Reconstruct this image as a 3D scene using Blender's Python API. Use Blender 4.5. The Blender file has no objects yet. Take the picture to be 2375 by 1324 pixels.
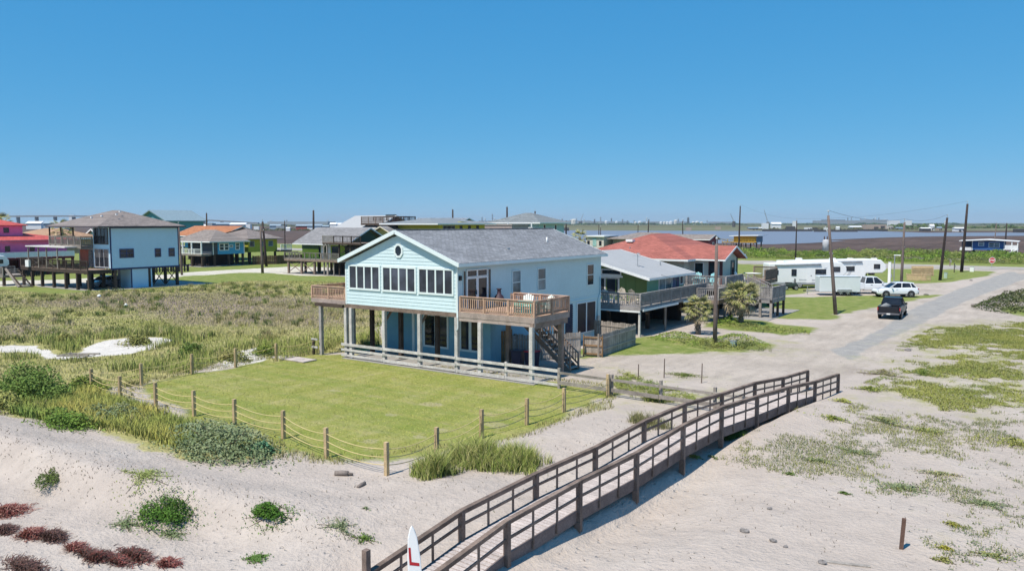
import bpy, math, random
import numpy as np
from mathutils import Vector, Matrix, Quaternion
R = math.radians
random.seed(7)
rng = np.random.default_rng(11)
C = bpy.context.scene.collection
scene = bpy.context.scene
# ------------------------------------------------------------------ camera, sky, sun, exposure
YAW, PITCH, CAMH = R(34.8), math.atan(145 / 1820.0), 8.0
cam = bpy.data.cameras.new('camera'); cam.sensor_width = 36; cam.lens = 36 * 1820 / 2375.0
cam.clip_start = 0.2; cam.clip_end = 40000
camo = bpy.data.objects.new('camera', cam); C.objects.link(camo)
camo.location = (0, 0, CAMH); camo.rotation_euler = (math.pi / 2 - PITCH, 0, YAW)
scene.camera = camo
SUN_EL, SUN_AZ = R(61), R(8)          # the light travels towards +Y, a little towards +X
w = bpy.data.worlds.new('World'); scene.world = w; w.use_nodes = True
nt = w.node_tree; bg = nt.nodes['Background']
sky = nt.nodes.new('ShaderNodeTexSky'); sky.sky_type = 'NISHITA'; sky.sun_disc = False
sky.sun_elevation = SUN_EL; sky.sun_rotation = math.pi + SUN_AZ
sky.altitude = 0; sky.air_density = 0.7; sky.dust_density = 0.0; sky.ozone_density = 6
# one even grade over the whole sky: the photograph's strong clear blue with a soft gradient
sep = nt.nodes.new('ShaderNodeSeparateColor'); com = nt.nodes.new('ShaderNodeCombineColor'); nt.links.new(sky.outputs['Color'], sep.inputs[0])
for k, (pw, gain) in enumerate(((0.94, 0.325), (0.42, 1.37), (0.24, 2.78))):
    m1 = nt.nodes.new('ShaderNodeMath'); m1.operation = 'POWER'; m1.inputs[1].default_value = pw; nt.links.new(sep.outputs[k], m1.inputs[0])
    m2 = nt.nodes.new('ShaderNodeMath'); m2.operation = 'MULTIPLY'; m2.inputs[1].default_value = gain; nt.links.new(m1.outputs[0], m2.inputs[0]); nt.links.new(m2.outputs[0], com.inputs[k])
nt.links.new(com.outputs[0], bg.inputs['Color']); bg.inputs['Strength'].default_value = 0.13
sl = bpy.data.lights.new('sun', 'SUN'); sl.energy = 4.25; sl.angle = R(0.53); sl.color = (1.0, 0.925, 0.81)
so = bpy.data.objects.new('sun', sl); C.objects.link(so); so.location = (0, -30, 60)
sd = Vector((math.sin(SUN_AZ) * math.cos(SUN_EL), math.cos(SUN_AZ) * math.cos(SUN_EL), -math.sin(SUN_EL)))
so.rotation_euler = sd.to_track_quat('-Z', 'Y').to_euler()
scene.view_settings.view_transform = 'Standard'; scene.view_settings.look = 'None'
scene.view_settings.exposure = 0.4; scene.view_settings.gamma = 1; scene.view_settings.use_curve_mapping = False
scene.render.engine = 'CYCLES'
scene.cycles.use_denoising = True
scene.cycles.max_bounces = 6; scene.cycles.diffuse_bounces = 3; scene.cycles.glossy_bounces = 3
scene.cycles.transparent_max_bounces = 6; scene.cycles.volume_bounces = 0

# ------------------------------------------------------------------ survey: photo pixel -> point on a level plane
_c, _s = math.cos(PITCH), math.sin(PITCH)
def _ray(px, py):
    a, b = (px - 1187.5) / 1820, (662 - py) / 1820
    f, up = _c + b * _s, -_s + b * _c
    cy, sy = math.cos(YAW), math.sin(YAW)
    return (a * cy - f * sy, a * sy + f * cy, up)
def G(px, py, z=0.0):
    x, y, u = _ray(px, py); t = (z - CAMH) / u
    return (x * t, y * t)
def at_dist(px, py, d):
    """point seen at a pixel at horizontal distance d along the view axis"""
    x, y, u = _ray(px, py); f = -x * math.sin(YAW) + y * math.cos(YAW); t = d / f
    return (x * t, y * t, CAMH + u * t)

# ------------------------------------------------------------------ materials
MATS = {}
def ramp(nt, fac, stops):
    r = nt.nodes.new('ShaderNodeValToRGB'); e = r.color_ramp.elements
    while len(e) < len(stops): e.new(0.5)
    for k, (p, c) in enumerate(stops):
        e[k].position = p; e[k].color = (c, c, c, 1) if not isinstance(c, tuple) else (*c, 1)
    nt.links.new(fac, r.inputs[0]); return r.outputs[0]
def noise(nt, vec, scale, detail=4, rough=0.55, dist=0):
    n = nt.nodes.new('ShaderNodeTexNoise'); n.inputs['Scale'].default_value = scale
    n.inputs['Detail'].default_value = detail; n.inputs['Roughness'].default_value = rough; n.inputs['Distortion'].default_value = dist
    if vec is not None: nt.links.new(vec, n.inputs['Vector'])
    return n.outputs[0]
def math_(nt, op, a, b=None, c=None, clamp=False):
    m = nt.nodes.new('ShaderNodeMath'); m.operation = op; m.use_clamp = clamp
    for k, x in enumerate((a, b, c)):
        if x is None: continue
        if isinstance(x, (int, float)): m.inputs[k].default_value = x
        else: nt.links.new(x, m.inputs[k])
    return m.outputs[0]
def mixc(nt, fac, a, b, mode='MIX'):
    m = nt.nodes.new('ShaderNodeMix'); m.data_type = 'RGBA'; m.blend_type = mode
    for sock, x in ((m.inputs[0], fac), (m.inputs[6], a), (m.inputs[7], b)):
        if isinstance(x, (int, float)): sock.default_value = x
        elif isinstance(x, tuple): sock.default_value = (*x, 1)
        else: nt.links.new(x, sock)
    return m.outputs[2]
def posn(nt, scale=(1, 1, 1)):
    g = nt.nodes.new('ShaderNodeNewGeometry'); m = nt.nodes.new('ShaderNodeMapping'); m.inputs['Scale'].default_value = scale
    nt.links.new(g.outputs['Position'], m.inputs['Vector']); return m.outputs[0]
def newmat(name):
    m = bpy.data.materials.new(name); m.use_nodes = True
    return m, m.node_tree, m.node_tree.nodes['Principled BSDF']
def mat(name, col, rough=0.7, var=0.25, scale=2.0, stretch=(1, 1, 1), rand=0.0, spec=0.4, metal=0.0, bump=0.0, fine=0.0, stain=None, coat=0.0):
    """painted, weathered or woody surface: colour broken by two noises and by the object's own random number"""
    if name in MATS: return MATS[name]
    m, nt, b = newmat(name); p = posn(nt, stretch)
    n = noise(nt, p, scale, 5, 0.6)
    f = ramp(nt, n, [(0.28, 1 - var), (0.72, 1 + var * 0.6)])
    c = mixc(nt, 1.0, col, f, 'MULTIPLY')
    if fine:
        f2 = ramp(nt, noise(nt, p, scale * 11, 3, 0.6), [(0.3, 1 - fine), (0.7, 1 + fine)])
        c = mixc(nt, 1.0, c, f2, 'MULTIPLY')
    if stain:
        sc, sf, th = stain
        f3 = ramp(nt, noise(nt, posn(nt, (1, 1, 0.35)), sf, 5, 0.65), [(th, 0.0), (min(th + 0.18, 1), 0.8)])
        c = mixc(nt, f3, c, sc)
    if rand:
        o = nt.nodes.new('ShaderNodeObjectInfo')
        f4 = math_(nt, 'MULTIPLY_ADD', o.outputs['Random'], 2 * rand, 1 - rand)
        c = mixc(nt, 1.0, c, f4, 'MULTIPLY')
    nt.links.new(c, b.inputs['Base Color'])
    b.inputs['Roughness'].default_value = rough; b.inputs['Specular IOR Level'].default_value = spec
    b.inputs['Metallic'].default_value = metal
    if coat: b.inputs['Coat Weight'].default_value = coat; b.inputs['Coat Roughness'].default_value = 0.08
    if bump:
        bn = nt.nodes.new('ShaderNodeBump'); bn.inputs['Strength'].default_value = bump; bn.inputs['Distance'].default_value = 0.02
        nt.links.new(noise(nt, p, scale * 6, 4), bn.inputs['Height']); nt.links.new(bn.outputs[0], b.inputs['Normal'])
    MATS[name] = m; return m
def wood(name, col, var=0.35, rand=0.18, **k):
    return mat(name, col, rough=k.pop('rough', 0.85), var=var, scale=k.pop('scale', 2.2), fine=0.22, rand=rand, spec=0.2, **k)
def leafmat(name, rough=0.6, trans=0.25, soft=0.55):
    """colour comes from the mesh's own 'col' attribute (each blade or leaf its own)"""
    if name in MATS: return MATS[name]
    m, nt, b = newmat(name); a = nt.nodes.new('ShaderNodeAttribute'); a.attribute_name = 'col'
    nt.links.new(a.outputs['Color'], b.inputs['Base Color']); b.inputs['Roughness'].default_value = rough
    b.inputs['Specular IOR Level'].default_value = 0.12
    # thin leaves and blades stand too close together to shade one by one: each takes the light of the tuft it belongs to
    g = nt.nodes.new('ShaderNodeNewGeometry'); v1 = nt.nodes.new('ShaderNodeVectorMath'); v1.operation = 'MULTIPLY_ADD'
    nt.links.new(g.outputs['Normal'], v1.inputs[0]); v1.inputs[1].default_value = (soft,) * 3; v1.inputs[2].default_value = (0, 0, 1)
    v2 = nt.nodes.new('ShaderNodeVectorMath'); v2.operation = 'NORMALIZE'; nt.links.new(v1.outputs[0], v2.inputs[0]); nt.links.new(v2.outputs[0], b.inputs['Normal'])
    if trans:
        t = nt.nodes.new('ShaderNodeBsdfTranslucent'); nt.links.new(a.outputs['Color'], t.inputs['Color'])
        mx = nt.nodes.new('ShaderNodeMixShader'); mx.inputs[0].default_value = trans
        nt.links.new(b.outputs[0], mx.inputs[1]); nt.links.new(t.outputs[0], mx.inputs[2])
        nt.links.new(mx.outputs[0], nt.nodes['Material Output'].inputs['Surface'])
    MATS[name] = m; return m
def shingles(name, col, axis='y', w=0.33, h=0.15, var=0.35):
    """asphalt shingle courses; axis is the eave direction"""
    if name in MATS: return MATS[name]
    m, nt, b = newmat(name)
    g = nt.nodes.new('ShaderNodeNewGeometry'); s = nt.nodes.new('ShaderNodeSeparateXYZ'); nt.links.new(g.outputs['Position'], s.inputs[0])
    cb = nt.nodes.new('ShaderNodeCombineXYZ')
    nt.links.new(s.outputs[1 if axis == 'y' else 0], cb.inputs[0]); 
    nt.links.new(math_(nt, 'MULTIPLY', s.outputs[2], 2.55), cb.inputs[1])
    br = nt.nodes.new('ShaderNodeTexBrick'); nt.links.new(cb.outputs[0], br.inputs['Vector'])
    br.inputs['Color1'].default_value = (*[c * (1 - var) for c in col], 1); br.inputs['Color2'].default_value = (*[c * (1 + var) for c in col], 1)
    br.inputs['Mortar'].default_value = (*[c * 0.55 for c in col], 1); br.inputs['Mortar Size'].default_value = 0.012; br.inputs['Scale'].default_value = 1
    br.inputs['Brick Width'].default_value = w; br.inputs['Row Height'].default_value = h
    f = ramp(nt, noise(nt, g.outputs['Position'], 0.6, 5, 0.65), [(0.3, 0.85), (0.7, 1.12)])
    f2 = ramp(nt, noise(nt, g.outputs['Position'], 9, 3, 0.7), [(0.3, 0.8), (0.7, 1.2)])
    c = mixc(nt, 1.0, mixc(nt, 1.0, br.outputs[0], f, 'MULTIPLY'), f2, 'MULTIPLY')
    nt.links.new(c, b.inputs['Base Color']); b.inputs['Roughness'].default_value = 0.9; b.inputs['Specular IOR Level'].default_value = 0.25
    bn = nt.nodes.new('ShaderNodeBump'); bn.inputs['Strength'].default_value = 0.4; bn.inputs['Distance'].default_value = 0.02
    nt.links.new(br.outputs[1], bn.inputs['Height']); bn.invert = True; nt.links.new(bn.outputs[0], b.inputs['Normal'])
    MATS[name] = m; return m
def glassmat(name, col=(0.02, 0.025, 0.035), rough=0.06):
    """dark window pane over an unlit room: reflects the sky, with faint curtains and screens behind"""
    if name in MATS: return MATS[name]
    m, nt, b = newmat(name); p = posn(nt)
    f = ramp(nt, noise(nt, p, 1.1, 3), [(0.35, 0.55), (0.75, 1.9)])
    o = nt.nodes.new('ShaderNodeObjectInfo')
    c = mixc(nt, 1.0, mixc(nt, 1.0, col, f, 'MULTIPLY'), math_(nt, 'MULTIPLY_ADD', o.outputs['Random'], 0.9, 0.55), 'MULTIPLY')
    nt.links.new(c, b.inputs['Base Color']); b.inputs['Roughness'].default_value = rough; b.inputs['Specular IOR Level'].default_value = 0.5
    MATS[name] = m; return m

# ------------------------------------------------------------------ mesh helpers
class MB:
    def __init__(s): s.v = []; s.f = []
    def add(s, vs, fs):
        n = len(s.v); s.v += [tuple(v) for v in vs]; s.f += [tuple(i + n for i in f) for f in fs]; return s
    def box(s, lo, hi):
        x0, y0, z0 = lo; x1, y1, z1 = hi
        return s.add([(x0, y0, z0), (x1, y0, z0), (x1, y1, z0), (x0, y1, z0), (x0, y0, z1), (x1, y0, z1), (x1, y1, z1), (x0, y1, z1)],
                     [(0, 3, 2, 1), (4, 5, 6, 7), (0, 1, 5, 4), (1, 2, 6, 5), (2, 3, 7, 6), (3, 0, 4, 7)])
    def bar(s, p, q, w, h, up=(0, 0, 1)):
        p, q = Vector(p), Vector(q); d = (q - p).normalized(); u = Vector(up)
        if abs(d.dot(u)) > 0.98: u = Vector((0, 1, 0))
        r = d.cross(u).normalized(); u = r.cross(d)
        vs = [b + r * (sx * w / 2) + u * (sz * h / 2) for b in (p, q) for sx, sz in ((-1, -1), (1, -1), (1, 1), (-1, 1))]
        return s.add(vs, [(3, 2, 1, 0), (4, 5, 6, 7), (0, 1, 5, 4), (1, 2, 6, 5), (2, 3, 7, 6), (3, 0, 4, 7)])
    def tube(s, p, q, r0, r1=None, n=8, cap=True):
        r1 = r0 if r1 is None else r1; p, q = Vector(p), Vector(q); d = (q - p).normalized()
        u = Vector((0, 0, 1)) if abs(d.z) < 0.95 else Vector((1, 0, 0)); a = d.cross(u).normalized(); b = d.cross(a)
        vs = [c + (a * math.cos(t) + b * math.sin(t)) * r for c, r in ((p, r0), (q, r1)) for t in [2 * math.pi * k / n for k in range(n)]]
        fs = [(k, k + n, (k + 1) % n + n, (k + 1) % n) for k in range(n)]
        if cap: fs += [tuple(range(n)), tuple(range(2 * n - 1, n - 1, -1))]
        return s.add(vs, fs)
    def path(s, pts, r, n=6):
        pts = [Vector(p) for p in pts]; rings = []
        for k, p in enumerate(pts):
            d = (pts[min(k + 1, len(pts) - 1)] - pts[max(k - 1, 0)]).normalized()
            u = Vector((0, 0, 1)) if abs(d.z) < 0.9 else Vector((1, 0, 0)); a = d.cross(u).normalized(); b = d.cross(a)
            rr = r[k] if isinstance(r, (list, tuple)) else r
            rings.append([p + (a * math.cos(t) + b * math.sin(t)) * rr for t in [2 * math.pi * j / n for j in range(n)]])
        fs = []
        for k in range(len(pts) - 1):
            for j in range(n): fs.append((k * n + j, (k + 1) * n + j, (k + 1) * n + (j + 1) % n, k * n + (j + 1) % n))
        fs += [tuple(range(n)), tuple(range(len(pts) * n - 1, len(pts) * n - n - 1, -1))]
        return s.add([v for r_ in rings for v in r_], fs)
    def prism(s, poly, axis, a, b):
        """poly of 2-D points swept along axis 'x' or 'y' from a to b ((y,z) or (x,z) points), or 'z' ((x,y) points)"""
        n = len(poly)
        mk = {'x': lambda t, p: (t, p[0], p[1]), 'y': lambda t, p: (p[0], t, p[1]), 'z': lambda t, p: (p[0], p[1], t)}[axis]
        vs = [mk(a, p) for p in poly] + [mk(b, p) for p in poly]
        return s.add(vs, [tuple(range(n)), tuple(range(2 * n - 1, n - 1, -1))] + [(k, k + n, (k + 1) % n + n, (k + 1) % n) for k in range(n)])
    def lathe(s, prof, c=(0, 0, 0), n=16, ax='z'):
        vs = []
        for r, z in prof:
            for k in range(n):
                t = 2 * math.pi * k / n; a, b = r * math.cos(t), r * math.sin(t)
                vs.append((c[0] + a, c[1] + b, c[2] + z) if ax == 'z' else (c[0] + z, c[1] + a, c[2] + b))
        fs = [(k * n + j, k * n + (j + 1) % n, (k + 1) * n + (j + 1) % n, (k + 1) * n + j) for k in range(len(prof) - 1) for j in range(n)]
        fs += [tuple(range(n - 1, -1, -1)), tuple(range((len(prof) - 1) * n, len(prof) * n))]
        return s.add(vs, fs)
    def mesh(s, name, m, smooth=False):
        me = bpy.data.meshes.new(name); me.from_pydata(s.v, [], s.f); me.materials.append(m); me.update()
        import bmesh
        bm = bmesh.new(); bm.from_mesh(me); bmesh.ops.recalc_face_normals(bm, faces=bm.faces); bm.to_mesh(me); bm.free()
        if smooth: me.polygons.foreach_set('use_smooth', [True] * len(me.polygons))
        return me
    def build(s, name, m, parent=None, smooth=False, kind=None, bevel=0):
        o = bpy.data.objects.new(name, s.mesh(name, m, smooth)); C.objects.link(o)
        if parent is not None: o.parent = parent
        if kind: o['kind'] = kind
        if bevel:
            md = o.modifiers.new('bevel', 'BEVEL'); md.width = bevel; md.segments = 2; md.limit_method = 'ANGLE'; md.angle_limit = R(40)
        return o
def tag(o, label, cat, group=None):
    o['label'] = label; o['category'] = cat
    if group: o['group'] = group
    return o
def thing(name, label, cat, loc=(0, 0, 0), group=None, rz=0.0):
    o = bpy.data.objects.new(name, None); C.objects.link(o); o.location = loc; o.rotation_euler = (0, 0, rz)
    o.empty_display_size = 0.3
    return tag(o, label, cat, group)
def structure(o): o['kind'] = 'structure'; return o
UNIT = {}
def unit(m):
    if m.name not in UNIT: UNIT[m.name] = MB().box((-.5, -.5, -.5), (.5, .5, .5)).mesh('box_' + m.name, m)
    return UNIT[m.name]
def bx(name, parent, m, lo, hi):
    """one box-shaped piece, its mesh shared with all alike pieces"""
    o = bpy.data.objects.new(name, unit(m)); C.objects.link(o)
    if parent is not None: o.parent = parent
    o.location = [(a + b) / 2 for a, b in zip(lo, hi)]; o.scale = [abs(b - a) for a, b in zip(lo, hi)]
    return o
def bar(name, parent, m, p, q, w, h):
    p, q = Vector(p), Vector(q); d = q - p; L = d.length; d.normalize()
    u = Vector((0, 0, 1)) if abs(d.z) < 0.98 else Vector((0, 1, 0))
    r = d.cross(u).normalized(); u = r.cross(d)
    o = bpy.data.objects.new(name, unit(m)); C.objects.link(o)
    if parent is not None: o.parent = parent
    o.location = (p + q) / 2; o.scale = (w, L, h)
    o.rotation_euler = Matrix((r, d, u)).transposed().to_euler(); return o
def dup(root, loc, rz=0.0, label=None, scale=None):
    r = root.copy(); C.objects.link(r); r.location = loc; r.rotation_euler = (0, 0, rz)
    if label: r['label'] = label
    if scale: r.scale = (scale,) * 3 if isinstance(scale, (int, float)) else scale
    for ch in list(root.children):
        c = ch.copy(); C.objects.link(c); c.parent = r
        for g in list(ch.children):
            d = g.copy(); C.objects.link(d); d.parent = c
    return r
def npmesh(name, verts, faces, m, cols=None, parent=None, kind=None, smooth=False):
    """fast mesh from numpy arrays: verts (n,3), faces (k,3|4), cols (n,3)"""
    me = bpy.data.meshes.new(name); n, k = len(verts), faces.shape[1]
    me.vertices.add(n); me.vertices.foreach_set('co', np.ascontiguousarray(verts, np.float32).ravel())
    me.loops.add(faces.size); me.loops.foreach_set('vertex_index', np.ascontiguousarray(faces, np.int32).ravel())
    me.polygons.add(len(faces)); me.polygons.foreach_set('loop_start', np.arange(0, faces.size, k, dtype=np.int32))
    if smooth: me.polygons.foreach_set('use_smooth', np.ones(len(faces), bool))
    me.materials.append(m); me.update(calc_edges=True)
    if cols is not None:
        a = me.attributes.new('col', 'FLOAT_COLOR', 'POINT')
        a.data.foreach_set('color', np.concatenate([cols, np.ones((n, 1))], 1).astype(np.float32).ravel())
    o = bpy.data.objects.new(name, me); C.objects.link(o)
    if parent is not None: o.parent = parent
    if kind: o['kind'] = kind
    return o
# ------------------------------------------------------------------ relief of the ground
_lat = np.random.default_rng(3).random((64, 64))
def vnoise(x, y, s):
    x = np.asarray(x, float) / s; y = np.asarray(y, float) / s
    i, j = np.floor(x).astype(int), np.floor(y).astype(int); fx, fy = x - i, y - j
    fx = fx * fx * (3 - 2 * fx); fy = fy * fy * (3 - 2 * fy)
    L = lambda a, b: _lat[a % 64, b % 64]
    return (L(i, j) * (1 - fx) + L(i + 1, j) * fx) * (1 - fy) + (L(i, j + 1) * (1 - fx) + L(i + 1, j + 1) * fx) * fy
def sstep(a, b, x):
    t = np.clip((x - a) / (b - a), 0, 1); return t * t * (3 - 2 * t)
def poly_sd(poly, x, y):
    """signed distance to a polygon, positive inside"""
    poly = np.asarray(poly, float); x = np.asarray(x, float); y = np.asarray(y, float)
    d = np.full(x.shape, 1e18); ins = np.zeros(x.shape, bool); n = len(poly)
    for k in range(n):
        ax, ay = poly[k]; bx_, by_ = poly[(k + 1) % n]; ex, ey = bx_ - ax, by_ - ay
        wx, wy = x - ax, y - ay; t = np.clip((wx * ex + wy * ey) / (ex * ex + ey * ey + 1e-12), 0, 1)
        d = np.minimum(d, (wx - ex * t) ** 2 + (wy - ey * t) ** 2)
        c = (ay > y) != (by_ > y)
        with np.errstate(divide='ignore', invalid='ignore'):
            ins ^= c & (x < (bx_ - ax) * (y - ay) / (by_ - ay) + ax)
    return np.where(ins, 1, -1) * np.sqrt(d)
# boardwalk stations: x, y of its seaward-right edge, floor height
BW = []
for i, (off, fl) in enumerate(zip((0, 0, 0, 0, 0, 0, 0, .12, .28, .42, .55), (-.56, -.28, .26, .44, .48, .67, .69, .57, .53, .33, .15))):
    k = i - 2
    BW.append((-10.34 + .0593 * 3.05 * k + off, 14.54 + 3.045 * k, fl))
RIDGE = [(-40, 12.6), (-34, 12.2), (-28.7, 12.1), (-26.4, 12.3), (-23.2, 12.2), (-20.7, 12.8), (-18, 13.4), (-16.4, 13.4), (-13.8, 14.0)]
def hz(x, y):
    x = np.asarray(x, float); y = np.asarray(y, float)
    sea = sstep(24, 16, y + 0.25 * (x + 10) * (x > -10)); near = sstep(120, 60, y)
    z = (vnoise(x, y, 3.1) - .5) * .16 * sea + (vnoise(x + 9, y, 0.9) - .5) * .05 * sea
    z = z + (vnoise(x, y + 40, 6.0) - .5) * .10 * near * sstep(-38, -42, x) + (vnoise(x, y, 2.2) - .5) * .06 * sstep(-12, -8, x) * near
    yr = np.interp(x, [p[0] for p in RIDGE], [p[1] for p in RIDGE]); s = y - yr; fx = sstep(-13.5, -17, x)
    z = z + fx * (0.42 * np.exp(-(np.where(s > 0, s / 1.7, s / .8)) ** 2) * (.7 + .6 * vnoise(x, y * 0, 4)) - 0.25 * sstep(0.2, -1.6, s))
    # sand that drops to the beach under the end of the boardwalk
    z = z - .75 * sstep(13.9, 11.2, y) * sstep(-14.5, -12.8, x) * sstep(-6.5, -9, x)
    # grassy bank piled against the seaward-right side of the boardwalk
    lat = x - np.interp(y, [p[1] for p in BW], [p[0] for p in BW])
    b = np.interp(y, [15.5, 20.0, 23.6, 26.7, 29.7, 32.8, 36, 39], [-.25, -.44, -.3, .05, .32, .38, .2, 0], left=-.15, right=0)
    z = z + b * np.where(lat < 0.45, np.exp(-((lat - .45) / .34) ** 2), np.exp(-((lat - .45) / 2.2) ** 2))
    # low sand mound behind the beach grass clump and beside the lawn corner
    z = z + .25 * np.exp(-(((x + 13.2) / 2.2) ** 2 + ((y - 17.6) / 1.6) ** 2)) + .2 * np.exp(-(((x + 14.2) / 1.2) ** 2 + ((y - 26) / 2.5) ** 2))
    # grassy swell left of the lawn
    z = z + .35 * np.exp(-(((x + 50) / 7) ** 2 + ((y - 30) / 4) ** 2)) + .25 * np.exp(-(((x + 78) / 14) ** 2 + ((y - 45) / 5) ** 2))
    return z
def gz(x, y): return float(hz(np.array([x]), np.array([y]))[0])
def GP(px, py):
    """ground point under a pixel, on the relief"""
    z = 0.0
    for _ in range(6): x, y = G(px, py, z); z = gz(x, y)
    return (x, y, z)
def PP(*pts): return [G(a, b) for a, b in pts]
# ------------------------------------------------------------------ what grows or is laid where
ZONES = {
 'lawn': [PP((318, 893), (446, 862), (560, 845), (700, 822), (800, 822), (1060, 866), (1300, 884), (1440, 908), (1400, 938), (1300, 970), (1220, 1000), (1120, 1018), (1020, 1040), (890, 1052), (760, 1058), (660, 1040), (560, 1005), (450, 975), (362, 945), (285, 915))],
 'meadow': [PP((-120, 662), (0, 672), (140, 686), (250, 676), (480, 660), (560, 652), (690, 652), (800, 655), (880, 690), (885, 800), (800, 818), (730, 822), (640, 838), (560, 822), (520, 850), (446, 864), (318, 893), (230, 915), (330, 950), (420, 985), (520, 1010), (640, 1045), (560, 1058), (420, 1050), (300, 1010), (160, 985), (40, 965), (10, 935), (-120, 940))],
 'channel': [PP((-60, 806), (90, 800), (160, 826), (240, 796), (320, 792), (425, 797), (300, 826), (215, 830), (120, 836), (60, 820), (-60, 816)),
             PP((455, 868), (540, 824), (600, 810), (640, 822), (600, 838), (560, 850), (500, 866))],
 'bare': [[(x + .45 * math.cos(k), y + .3 * math.sin(k)) for k in (0, 1.3, 2.5, 3.8, 5.0)] for x, y in PP((735, 1032), (1020, 998), (862, 1022), (905, 962), (1002, 938), (975, 1012), (330, 905), (690, 1045), (1150, 985), (1320, 940), (780, 905))],
 'brown': [PP((-60, 700), (180, 690), (330, 680), (560, 676), (800, 700), (880, 750), (700, 760), (420, 752), (260, 716), (60, 712)), PP((-60, 752), (120, 748), (170, 775), (-60, 780))],
 'green': [PP((-200, 700), (0, 668), (160, 666), (190, 652), (120, 644), (-200, 652)), PP((420, 664), (480, 652), (620, 632), (700, 642), (860, 648), (880, 668), (640, 650), (520, 655)),
           PP((420, 620), (620, 610), (700, 612), (690, 620), (520, 622)), PP((430, 636), (520, 628), (560, 631), (450, 644)), PP((-200, 640), (60, 636), (90, 646), (-200, 660)),
           PP((1375, 832), (1400, 785), (1490, 776), (1620, 786), (1700, 770), (1790, 800), (1775, 815), (1620, 822), (1500, 826)),
           PP((1640, 760), (1650, 742), (1740, 738), (1890, 762), (1885, 776), (1800, 778)), PP((1630, 742), (1655, 690), (1815, 690), (1990, 686), (2195, 682), (2190, 688), (2080, 702), (2000, 716), (1940, 738), (1830, 742), (1745, 733)),
           PP((1985, 655), (2000, 634), (2200, 624), (2315, 629), (2290, 642), (2180, 656), (2080, 660)), PP((1715, 662), (1715, 620), (2010, 624), (1985, 655)),
           PP((2225, 718), (2300, 688), (2420, 655), (2420, 735), (2250, 726)), PP((-300, 620), (0, 600), (420, 605), (700, 600), (700, 598), (0, 590)), PP((860, 640), (1400, 640), (1640, 680), (1500, 700), (900, 680)),
           [(-400, 30), (-62, 30), (-48, 40), (-40, 50), (-36, 150.5), (-400, 150.5)], [(-37, 50), (-31, 48), (-25, 78), (-23, 110), (-14, 150.5), (-60, 150.5)], [(-400, 164.5), (-60, 165.5), (-30, 168.5), (60, 172), (60, 200), (-400, 196)]],
  'veg': [PP((2080, 800), (2180, 752), (2480, 742), (2480, 955), (2330, 962), (2150, 950), (1985, 918), (1978, 895), (2060, 868)), PP((1430, 862), (1480, 868), (1620, 905), (1690, 925), (1600, 935), (1470, 925), (1420, 895)),
         PP((1560, 785), (1790, 795), (1790, 818), (1640, 815))],
 'sparse': [PP((1620, 1020), (1760, 975), (1960, 930), (2150, 945), (2480, 940), (2480, 1324), (2200, 1324), (2050, 1180), (1800, 1110), (1640, 1060)), PP((1240, 985), (1400, 935), (1480, 945), (1420, 985), (1260, 1030)),
            PP((1980, 860), (2080, 800), (2180, 760), (2200, 800), (2090, 870))],
 'dirt': [PP((1240, 880), (1330, 840), (1450, 826), (1780, 816), (1890, 772), (1990, 724), (2100, 706), (2195, 682), (2280, 648), (2320, 630), (2400, 620), (2600, 640), (2600, 700), (2420, 705), (2300, 712), (2380, 740), (2600, 742), (2600, 760), (2240, 748), (2120, 796), (2030, 850), (1965, 880), (1935, 905), (1850, 900), (1700, 898), (1560, 876), (1430, 880), (1330, 885)),
          PP((1640, 760), (1630, 785), (1740, 795), (1880, 785), (1890, 772), (1800, 780)), PP((1985, 655), (2080, 661), (2180, 657), (2195, 682), (1990, 682), (1960, 668))],
 'shell': [PP((-400, 676), (0, 664), (190, 662), (430, 642), (560, 632), (620, 632), (700, 641), (800, 640), (830, 622), (690, 618), (560, 624), (430, 634), (190, 646), (0, 652), (-400, 660))],
 'asphalt': [PP((1925, 812), (1972, 834), (2048, 792), (2150, 744), (2245, 696), (2330, 664), (2400, 640), (2340, 630), (2275, 652), (2190, 684), (2125, 712), (2060, 752), (2000, 786))],
 'mud': [[(-3000, 190), (-60, 199), (300, 206), (900, 1500), (-3000, 1500)]],
}
_r = 4.0
def grow(a, b, s0, k):
    out = [a]; s = s0
    while out[-1] < b: out.append(out[-1] + s); s *= k
    return out
ys = np.array(sorted(set(np.round([-v + 12 for v in grow(6, 60, 1, 1.5)] + list(np.arange(6, 58, .22)) + grow(58, 30000, .25, 1.055), 4))))
xs = np.array(sorted(set(np.round([-v for v in grow(42, 30000, .25, 1.05)] + list(np.arange(-42, 2, .22)) + grow(2, 12000, .3, 1.09), 4))))
gx, gy = np.meshgrid(xs, ys)
fx_, fy_ = gx.ravel(), gy.ravel()
fz_ = hz(fx_, fy_)
nx, ny = len(xs), len(ys)
ii, jj = np.meshgrid(np.arange(nx - 1), np.arange(ny - 1)); a0 = (jj * nx + ii).ravel()
gfaces = np.stack([a0, a0 + 1, a0 + 1 + nx, a0 + nx], 1)
def zone(name, x, y, wd):
    v = np.full(x.shape, -1e9)
    for p in ZONES[name]: v = np.maximum(v, poly_sd(p, x, y))
    v = v + RAG.get(name, 0) * ((vnoise(x + 11, y, 3.3) - .5) * .6 + (vnoise(x, y + 5, 1.2) - .5) * .4)
    return np.clip(.5 + v / (2 * wd), 0, 1)
RAG = dict(lawn=2.2, meadow=2.5, channel=1.6, green=3.4, veg=8, dirt=2.2, shell=1.5, asphalt=.5)
RAG['bare'] = .7
WID = dict(bare=.3, lawn=.6, meadow=1.2, channel=.6, brown=5, green=1.3, veg=4.5, sparse=2.5, dirt=.9, shell=.9, asphalt=.5, mud=6)
gm, nt_, b_ = newmat('ground'); NT = nt_
pos = posn(NT)
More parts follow.
